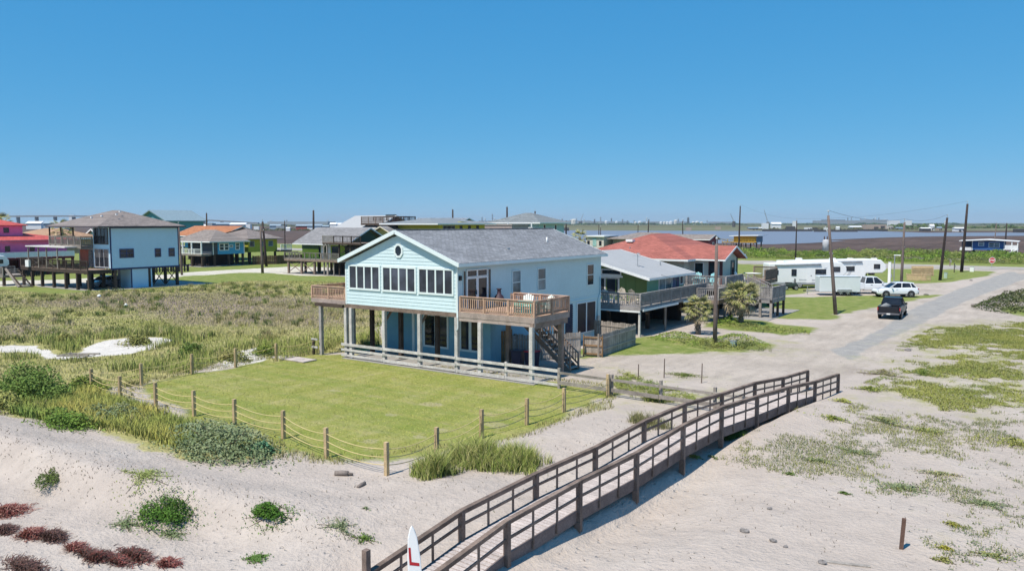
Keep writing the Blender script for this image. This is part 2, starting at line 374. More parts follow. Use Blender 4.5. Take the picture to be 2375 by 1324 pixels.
n_big = noise(NT, pos, .16, 4, .6); n_mid = noise(NT, pos, 1.1, 5, .65); n_fine = noise(NT, pos, 7, 4, .7); n_grit = noise(NT, pos, 34, 3, .7)
n_st = noise(NT, posn(NT, (1, .35, 1)), 2.6, 5, .7)
jit = math_(NT, 'ADD', math_(NT, 'MULTIPLY_ADD', n_mid, .9, -.45), math_(NT, 'MULTIPLY_ADD', n_fine, .5, -.25))
def zfac(name, amp=1.0, lo=.42, hi=.58):
    a = NT.nodes.new('ShaderNodeAttribute'); a.attribute_name = 'zone_' + name
    s = math_(NT, 'MULTIPLY_ADD', jit, amp, a.outputs['Fac'])
    m = NT.nodes.new('ShaderNodeMapRange'); m.interpolation_type = 'SMOOTHSTEP'; NT.links.new(s, m.inputs[0]); m.inputs[1].default_value = lo; m.inputs[2].default_value = hi
    return m.outputs[0]
def col3(fac, a, b, c): return ramp(NT, fac, [(.3, a), (.5, b), (.7, c)])
sandc = mixc(NT, 1, col3(n_big, (.44, .38, .335), (.475, .41, .36), (.51, .45, .40)), ramp(NT, n_mid, [(.3, .9), (.7, 1.07)]), 'MULTIPLY')
sandc = mixc(NT, 1, sandc, ramp(NT, n_fine, [(.3, .94), (.7, 1.05)]), 'MULTIPLY')
# thin drift lines of grey-brown plant bits on the sand
deb = math_(NT, 'MULTIPLY', ramp(NT, n_st, [(.58, 0.), (.68, 1.)]), ramp(NT, n_fine, [(.56, 0.), (.66, .6)]))
sandc = mixc(NT, deb, sandc, (.25, .2, .17))
C_ = sandc
greenc = mixc(NT, 1, col3(n_mid, (.135, .185, .04), (.205, .245, .065), (.30, .285, .12)), ramp(NT, n_fine, [(.3, .8), (.7, 1.15)]), 'MULTIPLY')
C_ = mixc(NT, zfac('green', .7, .3, .7), C_, greenc)
shellc = mixc(NT, 1, (.58, .54, .46), ramp(NT, n_mid, [(.3, .88), (.7, 1.08)]), 'MULTIPLY')
dirtc = mixc(NT, 1, col3(n_big, (.38, .325, .28), (.445, .385, .33), (.49, .425, .37)), ramp(NT, noise(NT, posn(NT, (1, .25, 1)), 1.5, 5, .65), [(.3, .84), (.7, 1.12)]), 'MULTIPLY')
dirtc = mixc(NT, 1, dirtc, ramp(NT, n_grit, [(.3, .86), (.7, 1.12)]), 'MULTIPLY')
C_ = mixc(NT, zfac('dirt', .9, .3, .7), C_, dirtc); C_ = mixc(NT, zfac('shell', .7), C_, shellc)
asph = mixc(NT, 1, col3(n_mid, (.285, .275, .262), (.33, .316, .298), (.40, .374, .342)), ramp(NT, n_grit, [(.3, .8), (.7, 1.18)]), 'MULTIPLY')
C_ = mixc(NT, zfac('asphalt', .8, .35, .65), C_, asph)
lawnc = mixc(NT, 1, col3(noise(NT, posn(NT, (1, .3, 1)), .9, 4, .6), (.225, .245, .055), (.295, .295, .085), (.37, .34, .14)), ramp(NT, n_fine, [(.3, .84), (.7, 1.12)]), 'MULTIPLY')
lawnc = mixc(NT, ramp(NT, n_mid, [(.53, 0.), (.70, .7)]), lawnc, (.37, .32, .165)); lawnc = mixc(NT, ramp(NT, noise(NT, posn(NT, (.12, 1.6, 1)), 1.0, 3, .6), [(.42, 0.), (.6, .5)]), lawnc, (.175, .235, .045))
C_ = mixc(NT, zfac('lawn', .8, .3, .7), C_, lawnc)
mead = mixc(NT, 1, col3(n_mid, (.25, .26, .085), (.37, .345, .14), (.47, .41, .22)), ramp(NT, n_fine, [(.3, .65), (.7, 1.25)]), 'MULTIPLY')
brownc = mixc(NT, 1, col3(n_mid, (.17, .13, .112), (.25, .195, .16), (.37, .30, .23)), ramp(NT, n_fine, [(.3, .65), (.7, 1.25)]), 'MULTIPLY')
mead = mixc(NT, zfac('brown', 1.3, .3, .8), mead, brownc)
mf = zfac('meadow', .9, .38, .62)
ch = NT.nodes.new('ShaderNodeMath'); ch.operation = 'SUBTRACT'; ch.use_clamp = True; NT.links.new(mf, ch.inputs[0]); NT.links.new(zfac('channel', .8), ch.inputs[1])
C_ = mixc(NT, zfac('channel', .8), C_, mixc(NT, 1, (.64, .60, .55), ramp(NT, n_mid, [(.3, .86), (.7, 1.06)]), 'MULTIPLY')); C_ = mixc(NT, ch.outputs[0], C_, mead)
C_ = mixc(NT, math_(NT, 'MULTIPLY', zfac('bare', 1.6), .45), C_, (.42, .36, .24))
vegc = mixc(NT, 1, col3(n_mid, (.20, .22, .06), (.30, .31, .09), (.40, .36, .18)), ramp(NT, n_fine, [(.3, .7), (.7, 1.2)]), 'MULTIPLY')
C_ = mixc(NT, math_(NT, 'MULTIPLY', zfac('veg', 1.2, .3, .8), math_(NT, 'MULTIPLY', ramp(NT, noise(NT, pos, .5, 6, .7), [(.38, .0), (.64, 1.)]), math_(NT, 'MULTIPLY', ramp(NT, noise(NT, pos, 1.7, 5, .7), [(.36, .25), (.56, 1.)]), .92))), C_, vegc)
spv = math_(NT, 'MULTIPLY', zfac('sparse', 1.0, .35, .75), math_(NT, 'MULTIPLY', ramp(NT, n_mid, [(.54, 0.), (.74, .8)]), ramp(NT, n_fine, [(.42, .25), (.6, .6)])))
C_ = mixc(NT, spv, C_, (.235, .215, .115))
mudst = noise(NT, posn(NT, (.012, .0045, 1)), 4, 5, .62)
mudc = mixc(NT, 1, col3(mudst, (.065, .046, .040), (.10, .072, .062), (.145, .10, .085)), ramp(NT, noise(NT, posn(NT, (.2, .06, 1)), 1.2, 5, .7), [(.3, .75), (.7, 1.25)]), 'MULTIPLY')
farg = ramp(NT, noise(NT, posn(NT, (.006, .003, 1)), 3, 4, .6), [(.35, (.10, .115, .05)), (.55, (.15, .135, .075)), (.7, (.11, .13, .05))])
aF = NT.nodes.new('ShaderNodeAttribute'); aF.attribute_name = 'zone_far'
C_ = mixc(NT, zfac('mud', .6), C_, mudc); C_ = mixc(NT, aF.outputs['Fac'], C_, farg)
NT.links.new(C_, b_.inputs['Base Color']); b_.inputs['Roughness'].default_value = .95; b_.inputs['Specular IOR Level'].default_value = .12
bn = NT.nodes.new('ShaderNodeBump'); bn.inputs['Strength'].default_value = .9; bn.inputs['Distance'].default_value = .09
vo = NT.nodes.new('ShaderNodeTexVoronoi'); vo.inputs['Scale'].default_value = 2.6; NT.links.new(pos, vo.inputs['Vector']); foot = ramp(NT, vo.outputs['Distance'], [(.08, 0.), (.2, 1.)])
NT.links.new(math_(NT, 'ADD', math_(NT, 'MULTIPLY', foot, math_(NT, 'MULTIPLY', ramp(NT, n_big, [(.45, 0.), (.6, 1.)]), .8)), math_(NT, 'ADD', n_fine, math_(NT, 'MULTIPLY', n_mid, 1.6))), bn.inputs['Height']); NT.links.new(bn.outputs[0], b_.inputs['Normal'])
ground = npmesh('ground', np.stack([fx_, fy_, fz_], 1), gfaces, gm, smooth=True); structure(ground)
for nm in ZONES:
    a = ground.data.attributes.new('zone_' + nm, 'FLOAT', 'POINT'); a.data.foreach_set('value', zone(nm, fx_, fy_, WID[nm]).astype(np.float32))
farv = np.clip(sstep(1000, 1100, fy_ + .35 * np.abs(fx_ + 200) * 0) * 1.0, 0, 1)
a = ground.data.attributes.new('zone_far', 'FLOAT', 'POINT'); a.data.foreach_set('value', farv.astype(np.float32))
# paved cross road and the sheets of water on the flats
def sheet(name, poly, z, m):
    return structure(MB().add([(x, y, z) for x, y in poly], [tuple(range(len(poly)))]).build(name, m))
roadm = mat('cross_road_paving', (.37, .34, .30), .9, .18, .25, (1, 1, 1), fine=.12)
sheet('road', [(-400, 151.5), (-60, 152.5), (-25, 153.5), (-9.2, 156.5), (-7.6, 160), (60, 158), (60, 171), (-30, 167.5), (-60, 164.5), (-400, 163.5)], .035, roadm)
wm, wn, wb = newmat('water'); wb.inputs['Base Color'].default_value = (.20, .20, .23, 1); wb.inputs['Roughness'].default_value = .35; wb.inputs['Specular IOR Level'].default_value = .3
wbn = wn.nodes.new('ShaderNodeBump'); wbn.inputs['Strength'].default_value = .35; wbn.inputs['Distance'].default_value = .3
wn.links.new(noise(wn, posn(wn, (.25, .08, 1)), 1.0, 4), wbn.inputs['Height']); wn.links.new(wbn.outputs[0], wb.inputs['Normal'])
sheet('water', PP((1150, 533.5), (1150, 556), (1290, 562), (1500, 563.5), (1640, 564), (1720, 566.5), (1790, 567), (1880, 564), (1960, 559), (1900, 557.5), (1985, 554), (2060, 551), (2160, 548.5), (2260, 548), (2500, 546), (2500, 541), (2330, 539.5), (2150, 540), (2040, 536.5), (1880, 535.8), (1700, 536), (1500, 534.2)), .06, wm)
# ------------------------------------------------------------------ house-building helpers (all in the house's own coordinates)
GL = glassmat('dark_glass'); GL2 = glassmat('screened_glass', (.035, .04, .055), .25); GLB = glassmat('curtained_glass', (.09, .14, .16), .1)
WHITE = mat('white_trim_paint', (.80, .81, .80), .55, .08, 2); GREYW = wood('grey_weathered_wood', (.30, .265, .235))
WHITEW = wood('whitewashed_post_wood', (.56, .53, .50), .3, .1); BROWNW = wood('brown_weathered_wood', (.25, .185, .15)); DARKW = wood('dark_pile_wood', (.075, .055, .045))
CEDAR = wood('red_cedar_deck_wood', (.52, .34, .245), .25, .15); BLACKM = mat('black_metal', (.02, .02, .022), .4, .1); GALV = mat('galvanised_metal', (.45, .46, .47), .4, .15, metal=.6)
CONC = mat('concrete_slab', (.30, .285, .265), .9, .15)  # concrete darkened to deepen the shade under the houses
def window(h, face, c0, c1, z0, z1, plane, n=1, m=1, fm=None, gm_=None, fw=.07, name='window', grow_=.05, sash=None):
    """frame with mullions (a part) and panes (its sub-parts); face '-y' '+y' '+x' '-x', c along the wall"""
    fm = fm or WHITE; gm_ = gm_ or GL
    sg = 1 if face[0] == '+' else -1; ax = face[1]
    def bxs(a, b, p, q, d0, d1):
        lo, hi = min(plane + sg * d0, plane + sg * d1), max(plane + sg * d0, plane + sg * d1)
        return ((lo, a, p), (hi, b, q)) if ax == 'x' else ((a, lo, p), (b, hi, q))
    f = MB()
    for a, b, p, q in ((c0 - fw, c0, z0 - fw, z1 + fw), (c1, c1 + fw, z0 - fw, z1 + fw), (c0, c1, z0 - fw, z0), (c0, c1, z1, z1 + fw)): f.box(*bxs(a, b, p, q, -.01, grow_))
    mw = fw * .8 if sash is None else sash; wdt = (c1 - c0 - mw * (n - 1)) / n; hgt = (z1 - z0 - mw * (m - 1)) / m
    for k in range(1, n): x = c0 + k * (wdt + mw) - mw; f.box(*bxs(x, x + mw, z0, z1, -.01, grow_ - .008))
    for k in range(1, m): z = z0 + k * (hgt + mw) - mw; f.box(*bxs(c0, c1, z, z + mw, -.01, grow_ - .014))
    fo = f.build(name, fm, h)
    for i in range(n):
        for j in range(m):
            x, z = c0 + i * (wdt + mw), z0 + j * (hgt + mw)
            bx('pane', fo, gm_, *bxs(x, x + wdt, z, z + hgt, .004, .018))
    return fo
def gable_roof(h, x0, x1, y0, y1, ze, zr, ridge='y', m=None, fas=None, th=.16, rx=None, ftk=.03, fname='fascia'):
    """two slopes with thickness; ridge along 'y' or 'x'; fascia boards proud of eaves and rakes"""
    if ridge == 'y': mid = (x0 + x1) / 2 if rx is None else rx; a0, a1, b0, b1 = x0, x1, y0, y1
    else: mid = (y0 + y1) / 2 if rx is None else rx; a0, a1, b0, b1 = y0, y1, x0, x1
    prof = [(a0, ze), (mid, zr), (a1, ze), (a1, ze - th), (mid, zr - th), (a0, ze - th)]
    o = MB()
    n = 6; mk = (lambda t, p: (p[0], t, p[1])) if ridge == 'y' else (lambda t, p: (t, p[0], p[1]))
    vs = [mk(b0, p) for p in prof] + [mk(b1, p) for p in prof]
    o.add(vs, [(k, k + n, (k + 1) % n + n, (k + 1) % n) for k in range(n)] + [(0, 1, 4, 5), (1, 2, 3, 4), (6, 11, 10, 7), (7, 10, 9, 8)])
    ro = o.build('roof', m, h)
    if fas:
        f = MB()
        for b, e in ((b0, -1), (b1, 1)):
            for p, q in (((a0, ze), (mid, zr)), ((mid, zr), (a1, ze))):
                P0, Q0 = mk(b + e * ftk / 2, (p[0], p[1] - th * .55)), mk(b + e * ftk / 2, (q[0], q[1] - th * .55))
                f.bar(P0, Q0, ftk, th * 1.25)
        for a, e in ((a0, -1), (a1, 1)):
            f.bar(mk(b0 - ftk, (a + e * ftk / 2, ze - th * .62)), mk(b1 + ftk, (a + e * ftk / 2, ze - th * .62)), ftk, th * 1.0)
        f.build(fname, fas, ro)
    return ro
def hip_roof(h, x0, x1, y0, y1, ze, zr, inset, m=None, fas=None, th=.15, axis='x', name='roof'):
    """hip roof, ridge along axis, inset = distance of the ridge ends from the eaves"""
    if axis == 'x': my = (y0 + y1) / 2; r0, r1 = (x0 + inset, my, zr), (x1 - inset, my, zr)
    else: mx = (x0 + x1) / 2; r0, r1 = (mx, y0 + inset, zr), (mx, y1 - inset, zr)
    c = [(x0, y0, ze), (x1, y0, ze), (x1, y1, ze), (x0, y1, ze)]; lo = [(x, y, ze - th) for x, y, _ in c]
    tops = [(0, 1, 5, 4), (1, 2, 5), (2, 3, 4, 5), (3, 0, 4)] if axis == 'x' else [(0, 1, 4), (1, 2, 5, 4), (2, 3, 5), (3, 0, 4, 5)]
    o = MB().add(c + [r0, r1] + lo, tops + [(9, 8, 7, 6)] + [(k, 6 + k, 6 + (k + 1) % 4, (k + 1) % 4) for k in range(4)]).build(name, m, h)
    if fas:
        f = MB(); t = .03
        f.box((x0 - t, y0 - t, ze - th - .04), (x1 + t, y0, ze - .01)).box((x0 - t, y1, ze - th - .04), (x1 + t, y1 + t, ze - .01))
        f.box((x0 - t, y0, ze - th - .04), (x0, y1, ze - .01)).box((x1, y0, ze - th - .04), (x1 + t, y1, ze - .01)); f.build('fascia', fas, o)
    return o
def railing(h, p, q, z, hgt, m, gap=.14, each=True, post=1.7, bw=.045, solid=None, cap=.14, name='railing'):
    """top cap, two rails and posts in one part; each baluster its own sub-part, or all joined when too fine to tell apart"""
    p, q = Vector((p[0], p[1], z)), Vector((q[0], q[1], z)) if len(q) < 3 else Vector(q)
    d = q - p; L = d.length; f = MB(); U = Vector((0, 0, 1))
    jt = random.uniform(0, .008); hgt += jt; f.bar(p + U * hgt, q + U * hgt, cap + jt, .04); f.bar(p + U * (hgt - .09), q + U * (hgt - .09), .04, .09); f.bar(p + U * .12, q + U * .12, .045, .09)
    n = max(1, round(L / post))
    pw_ = .05 + random.uniform(.001, .006)
    for k in range(n + 1): b = p + d * (k / n); f.box((b.x - pw_, b.y - pw_, b.z - .02), (b.x + pw_, b.y + pw_, b.z + hgt - .025))
    ro = f.build(name, m, h); nb = int(L / gap); jb = MB()
    for k in range(1, nb):
        b = p + d * (k / nb); lo, hi = (b.x - bw / 2, b.y - bw / 2, b.z + .05), (b.x + bw / 2, b.y + bw / 2, b.z + hgt - .05)
        if each: bx('baluster', ro, m, lo, hi)
        else: jb.box(lo, hi)
    if not each and nb > 1: jb.build('balusters', m, ro, kind='stuff')
    return ro
def deck(h, x0, x1, y0, y1, z, m, fm=None, along='x', pw=.14, each=False, fas=.26, name='deck'):
    """planks with open joints on a rim of joists"""
    fm = fm or m; f = MB(); t = .04
    f.box((x0, y0, z - .05 - fas), (x1, y0 + t, z - .03)).box((x0, y1 - t, z - .05 - fas), (x1, y1, z - .03)).box((x0, y0 + t, z - .05 - fas), (x0 + t, y1 - t, z - .03)).box((x1 - t, y0 + t, z - .05 - fas), (x1, y1 - t, z - .03))
    n = max(1, int((x1 - x0) / .6))
    for k in range(1, n): x = x0 + (x1 - x0) * k / n; f.box((x - .02, y0 + t, z - .25), (x + .02, y1 - t, z - .035))
    do = f.build(name, fm, h); j = MB()
    a, b = (y0, y1) if along == 'x' else (x0, x1); n = max(1, round((b - a) / pw)); s = (b - a) / n
    for k in range(n):
        c0, c1 = a + k * s + .004, a + (k + 1) * s - .004; o_ = .015
        lo, hi = ((x0 - o_, c0, z - .03), (x1 + o_, c1, z)) if along == 'x' else ((c0, y0 - o_, z - .03), (c1, y1 + o_, z))
        if each: bx('plank', do, m, lo, hi)
        else: j.box(lo, hi)
    if not each: j.build('planks', m, do, kind='stuff')
    return do
def posts(h, xy, z1, m, r=.09, z0=-.3, name='post', rnd=False, off=None):
    for k, (x, y) in enumerate(xy):
        if rnd: MB().tube((x, y, z0), (x, y, z1), r * 1.08, r * .95, 8).build(name, m, h, smooth=True)
        else: bx(name, h, m, (x - r, y - r, z0), (x + r, y + r, z1))
def xbrace(h, a, b, z0, z1, m, name='brace', w=.09):
    bar(name, h, m, (*a, z0), (*b, z1), w, w); bar(name, h, m, (*a, z1), (*b, z0), w * .98, w * .98)
def stair(h, p, q, wdt, side, m, n=12, rails=True, rh=.9, each=True, gap=.22, tread=None):
    """straight flight from top point p to foot q; side is the horizontal direction of its width"""
    p, q, sd_ = Vector(p), Vector(q), Vector((*side, 0)).normalized(); f = MB(); U = Vector((0, 0, 1)); d = q - p
    for e in (0, wdt): f.bar(p + sd_ * e - U * .12, q + sd_ * e - U * .12, .05, .26)
    so_ = f.build('stair', m, h); run = Vector((d.x, d.y, 0)).normalized()
    for k in range(n):
        c = p + d * ((k + .5) / n); a, b = c + sd_ * .03, c + sd_ * (wdt - .03)
        bar('tread', so_, tread or m, a, b, .27, .04)
    if rails:
        for e in (0, wdt):
            r = MB(); a, b = p + sd_ * e, q + sd_ * e
            r.bar(a + U * rh, b + U * rh, .1, .05); r.bar(a + U * .25, b + U * .25, .04, .09)
            for k in range(3): c = a + (b - a) * (k / 2); r.box((c.x - .045, c.y - .045, c.z - .3), (c.x + .045, c.y + .045, c.z + rh))
            nb = int(d.length / gap)
            for k in range(1, nb): c = a + (b - a) * (k / nb); r.box((c.x - .02, c.y - .02, c.z + .2), (c.x + .02, c.y + .02, c.z + rh - .02))
            r.build('stair_rail', m, h)
    return so_
def body(h, x0, x1, y0, y1, z0, z1, m, gable=None, zr=None, rx=None, name='wall'):
    """house body; gable '-y' style ridge along 'y' or 'x' raises the end walls to the ridge"""
    o = MB()
    if gable == 'y': rx = (x0 + x1) / 2 if rx is None else rx; o.prism([(x0, z0), (x1, z0), (x1, z1), (rx, zr), (x0, z1)], 'y', y0, y1)
    elif gable == 'x': rx = (y0 + y1) / 2 if rx is None else rx; o.prism([(y0, z0), (y1, z0), (y1, z1), (rx, zr), (y0, z1)], 'x', x0, x1)
    else: o.box((x0, y0, z0), (x1, y1, z1))
    return o.build(name, m, h)
def lap_siding(h, m, face, c0, c1, z0, z1, plane, lap=.19, each=True, top=None, thick=.022, name='siding_board'):
    """clapboards, each a thin wedge; top(z) clips a board's ends under a gable"""
    sg = 1 if face[0] == '+' else -1; ax = face[1]; z = z0; jb = MB(); P_ = lambda c, d, z_: (plane + sg * d, c, z_) if ax == 'x' else (c, plane + sg * d, z_)
    while z < z1 - .02:
        zt = min(z + lap - .012, z1); a, b, at_, bt = c0, c1, c0, c1
        if top: a, b = top(z); at_, bt = top(zt)
        if b - a > .05:
            o = MB() if each else jb
            o.add([P_(a, thick, z), P_(b, thick, z), P_(bt, .006, zt), P_(at_, .006, zt), P_(a, -.01, z), P_(b, -.01, z), P_(bt, -.01, zt), P_(at_, -.01, zt)],
                  [(0, 1, 2, 3), (4, 7, 6, 5), (0, 4, 5, 1), (3, 2, 6, 7), (0, 3, 7, 4), (1, 5, 6, 2)])
            if each: o.build(name, m, h)
        z += lap
    if not each: jb.build('siding', m, h, kind='stuff')
def tread_dummy(): pass
def adirondack(name, label, loc, rz, m, group=None, cat='chair'):
    """slatted garden armchair: seat, fan back, two wide arms, four legs"""
    t = thing(name, label, cat, loc, group, rz)
    MB().bar((0, -.28, .36), (0, .25, .26), .52, .03).build('seat', m, t)
    b = MB()
    for k in range(5): b.bar((-.22 + k * .11, .2, .24), (-.26 + k * .13, .52, 1.0 + .06 * (2 - abs(k - 2))), .095, .022)
    b.build('backrest', m, t)
    for s in (-1, 1):
        bx('arm', t, m, (s * .33 - .06, -.36, .55), (s * .33 + .06, .38, .58)); bx('leg', t, m, (s * .28 - .04, -.3, 0), (s * .28 + .04, -.22, .55)); bar('leg', t, m, (s * .28, .45, .0), (s * .28, .28, .56), .03, .09)
    return t
# ------------------------------------------------------------------ the aqua house on the lawn
HX, HY = -26.06, 32.39
DECKF = wood('weathered_deck_rim', (.40, .32, .28), .3, .1)
AQUA = mat('aqua_siding_paint', (.60, .735, .765), .6, .07, .5, fine=.04, stain=((.40, .47, .40), .5, .62))
AQUA_S = mat('aqua_smooth_siding', (.57, .71, .735), .6, .06, .4, fine=.03)
TEAL_SHADE = mat('shade_blue_lower_wall', (.20, .42, .53), .6, .12, .8, fine=.05)  # lower wall: porch shade put into the aqua, bluer and darker
TRIMA = mat('pale_aqua_trim', (.72, .80, .80), .5, .06, 2)
SHING = shingles('grey_blue_shingles', (.275, .28, .295), 'y', .35, .15, .17)
mh = thing('stilt_house', 'pale aqua two storey house with grey shingle gable roof beside the roped lawn', 'house', (HX, HY, 0))
W0, L0 = -8.41, 15.95
SL = (7.6 - 5.87) / 4.55
body(mh, W0, 0, 0, L0, 3.24, 5.72, AQUA_S, 'y', 5.72 + SL * 4.2, -4.2)
lap_siding(mh, AQUA, '-y', W0, 0, 3.24, 7.2, 0, .19, True, lambda z: (W0, 0) if z < 5.7 else (W0 + (z - 5.7) / SL * .97, -(z - 5.7) / SL * .97))
lap_siding(mh, AQUA_S, '+x', .03, L0, 2.9, 5.68, 0, .19, False, None, .007)
for x in (W0 - .02, -.07): bx('corner_board', mh, TRIMA, (x, -.035, 3.22), (x + .1, .06, 5.62))
roof = gable_roof(mh, -8.75, .35, -.28, 16.25, 5.87, 7.6, 'y', SHING, TRIMA, .17, -4.2)
# raised courses of shingles on both slopes
sc_ = MB(); nrow = 30
for sgn in (-1, 1):
    for k in range(nrow):
        t0, t1 = k / nrow, (k + 1) / nrow; X = lambda t: -4.2 + sgn * 4.55 * (1 - t); Z = lambda t: 5.87 + 1.73 * t
        sc_.add([(X(t0), -.28, Z(t0) + .016), (X(t0), 16.25, Z(t0) + .016), (X(t1), 16.25, Z(t1) + .004), (X(t1), -.28, Z(t1) + .004), (X(t0), -.28, Z(t0) + .001), (X(t0), 16.25, Z(t0) + .001)],
                [(0, 1, 2, 3), (0, 4, 5, 1)])
sc_.build('shingle_courses', SHING, roof, kind='stuff')
cap = MB()
for k in range(55): y = -.25 + k * .3; cap.bar((-4.2, y, 7.62 + .004 * (k % 2)), (-4.2, y + .31, 7.625), .24, .025)
cap.build('ridge_cap', SHING, roof, kind='stuff')
MB().tube((-1.9, 11.9, 6.6), (-1.9, 11.9, 7.05), .05, .05, 10).build('vent_pipe', WHITE, roof, smooth=True)
MB().box((-1.2, 6.1, 6.35), (-1.0, 6.35, 6.5)).build('roof_vent', GALV, roof)
# three banks of four tall porch windows
for a, b in ((-8.02, -5.67), (-5.32, -2.95), (-2.60, -.30)): window(mh, '-y', a, b, 4.22, 5.47, -.018, 4, 1, TRIMA, GL2, .11, grow_=.055, sash=.1)
# octagonal attic window
def octa(rx, rz, cx, cz): return [(cx + rx * math.cos(R(22.5 + 45 * k)), cz + rz * math.sin(R(22.5 + 45 * k))) for k in range(8)]
oo = MB(); A, B = octa(.36, .42, -4.14, 6.45), octa(.24, .30, -4.14, 6.45)
oo.add([(x, -.07, z) for x, z in A] + [(x, -.07, z) for x, z in B] + [(x, .0, z) for x, z in A] + [(x, -.03, z) for x, z in B],
       [(k, (k + 1) % 8, 8 + (k + 1) % 8, 8 + k) for k in range(8)] + [(k, 16 + k, 16 + (k + 1) % 8, (k + 1) % 8) for k in range(8)] + [(8 + k, 8 + (k + 1) % 8, 24 + (k + 1) % 8, 24 + k) for k in range(8)])
ow = oo.build('attic_window', TRIMA, mh); MB().prism(octa(.25, .31, -4.14, 6.45), 'y', -.045, -.035).build('pane', GL, ow)
# side wall: french door with transoms and sidelights, three sash windows
dr = window(mh, '+x', .84, 2.58, 3.36, 4.98, .012, 2, 1, WHITE, GL, .09, 'french_door', .06, .2)
bx('door_handle', dr, BLACKM, (.06, 1.60, 4.1), (.1, 1.63, 4.35))
window(mh, '+x', .84, 2.58, 5.12, 5.42, .012, 2, 1, WHITE, GL, .06, 'transom_window', .06, .12)
window(mh, '+x', .50, .70, 3.5, 5.42, .012, 1, 1, AQUA_S, GL, .03, 'sidelight', .04); window(mh, '+x', 2.74, 2.96, 3.7, 5.42, .012, 1, 1, AQUA_S, GL, .03, 'sidelight', .04)
window(mh, '+x', 5.12, 5.92, 3.86, 5.18, .012, 1, 2, TRIMA, GLB, .055); window(mh, '+x', 7.84, 8.68, 3.9, 5.18, .012, 1, 2, TRIMA, GLB, .055); window(mh, '+x', 13.98, 14.82, 3.82, 5.16, .012, 1, 2, TRIMA, GL, .055)
bx('wall_lamp', mh, BLACKM, (.01, .12, 4.95), (.14, .26, 5.2))
dp = MB().path([(.09, -.10, 5.7), (.06, -.05, 5.45), (.05, -.05, 2.4), (.06, -.1, 2.3)], .05, 8); dp.build('downspout', TRIMA, mh, smooth=True)
# ground storey set back under the porch
LOW = MB().prism([(W0, 3.0), (0, 3.0), (0, L0), (W0, L0)], 'z', -.1, 3.24).build('lower_wall', TEAL_SHADE, mh)
lap_siding(LOW, TEAL_SHADE, '-y', W0, 0, .05, 3.0, 3.0, .2, False, None, .012)
bx('band_board', mh, AQUA_S, (.0, 3.2, 2.84), (.045, L0, 2.93))
bx('upper_wall_skirt', mh, AQUA_S, (.0, 9.5, .1), (.012, L0, 2.9))
for a, b in ((-4.88, -3.17), (-2.10, -.80)): window(mh, '-y', a, b, .72, 2.5, 3.0, 2, 1, TRIMA, GL, .12, 'lower_window', .05, .2)
bx('door_panel', mh, mat('teal_door_panel', (.13, .34, .46), .5, .08), (-8.0, 2.95, .1), (-5.9, 2.99, 2.6)); bx('door_jamb', mh, TRIMA, (-5.88, 2.94, .1), (-5.7, 2.995, 2.6))
window(mh, '+x', 12.66, 15.12, .66, 2.63, .014, 2, 1, WHITE, glassmat('solar_screen', (.012, .008, .02), .5), .07, 'screened_window', .05, .12)
window(mh, '+x', 9.7, 10.5, .5, 2.5, .014, 1, 1, TRIMA, GL, .06, 'side_door', .05)
lv = MB().box((.014, 11.15, .55), (.03, 12.05, 2.7)).build('louvred_shutter', mat('navy_shutter', (.02, .03, .07), .6), mh)
for k in range(14): bar('slat', lv, MATS['navy_shutter'], (.05, 11.17, .65 + k * .145), (.05, 12.03, .65 + k * .145), .05, .09)
bx('meter_box', mh, GALV, (.014, 15.3, 1.1), (.16, 15.55, 1.6))
MB().path([(.06, 15.75, 4.3), (.06, 15.75, 3.1), (.06, 15.5, 2.8), (.06, 15.42, 1.6)], .035, 6).build('conduit', AQUA_S, mh, smooth=True)
# beams, joists and posts under the porch
bx('beam', mh, BROWNW, (W0 - .1, -.02, 3.0), (.05, .2, 3.24)); bx('beam', mh, DARKW, (W0, 1.45, 2.85), (0, 1.65, 3.2))
jm = MB()
for k in range(15): x = W0 + .3 + k * .56; jm.box((x - .025, .2, 3.02), (x + .025, 3.0, 3.23))
jm.build('joists', BROWNW, mh, kind='stuff')
posts(mh, [(W0 - .02, .0), (-7.98, -.02), (-5.33, 0), (-2.65, 0), (-.02, 0)], 3.0, WHITEW, .1)
posts(mh, [(-7.9, 1.6), (-5.45, 1.5), (-2.7, 1.55)], 2.86, DARKW, .11)
for x in (W0 - .02, -5.33, -2.65): bar('brace', mh, BROWNW, (x, .12, 2.45), (x, .7, 3.05), .09, .12)
bx('porch_slab', mh, CONC, (W0 - .1, -.35, -.05), (5.1, 3.0, .035))
# right-hand deck
deck(mh, .06, 4.92, -.02, 3.4, 3.33, CEDAR, DECKF, 'x', .15, True, .27, 'deck')
bx('deck_beam', mh, BROWNW, (4.68, -.05, 2.72), (4.86, 3.3, 3.02)); bx('deck_beam', mh, DECKF, (.1, .0, 2.82), (4.9, .14, 3.01))
railing(mh, (.2, .03), (4.87, .03), 3.33, .8, CEDAR, .135); railing(mh, (4.87, .03), (4.87, 3.36), 3.33, .8, CEDAR, .135); railing(mh, (1.35, 3.36), (4.87, 3.36), 3.33, .8, CEDAR, .135)
posts(mh, [(1.53, 0), (4.77, -.04)], 2.83, WHITEW, .1); posts(mh, [(4.78, 2.75)], 2.75, BROWNW, .12); posts(mh, [(1.5, 2.6)], 2.9, BROWNW, .11)
stair(mh, (.9, 3.75, 3.2), (4.75, 3.75, .05), .9, (0, 1), BROWNW, 14, True, .85, tread=wood('pale_tread_wood', (.42, .38, .34)))
bx('stair_landing', mh, BROWNW, (.02, 3.41, 3.2), (1.3, 4.7, 3.3))
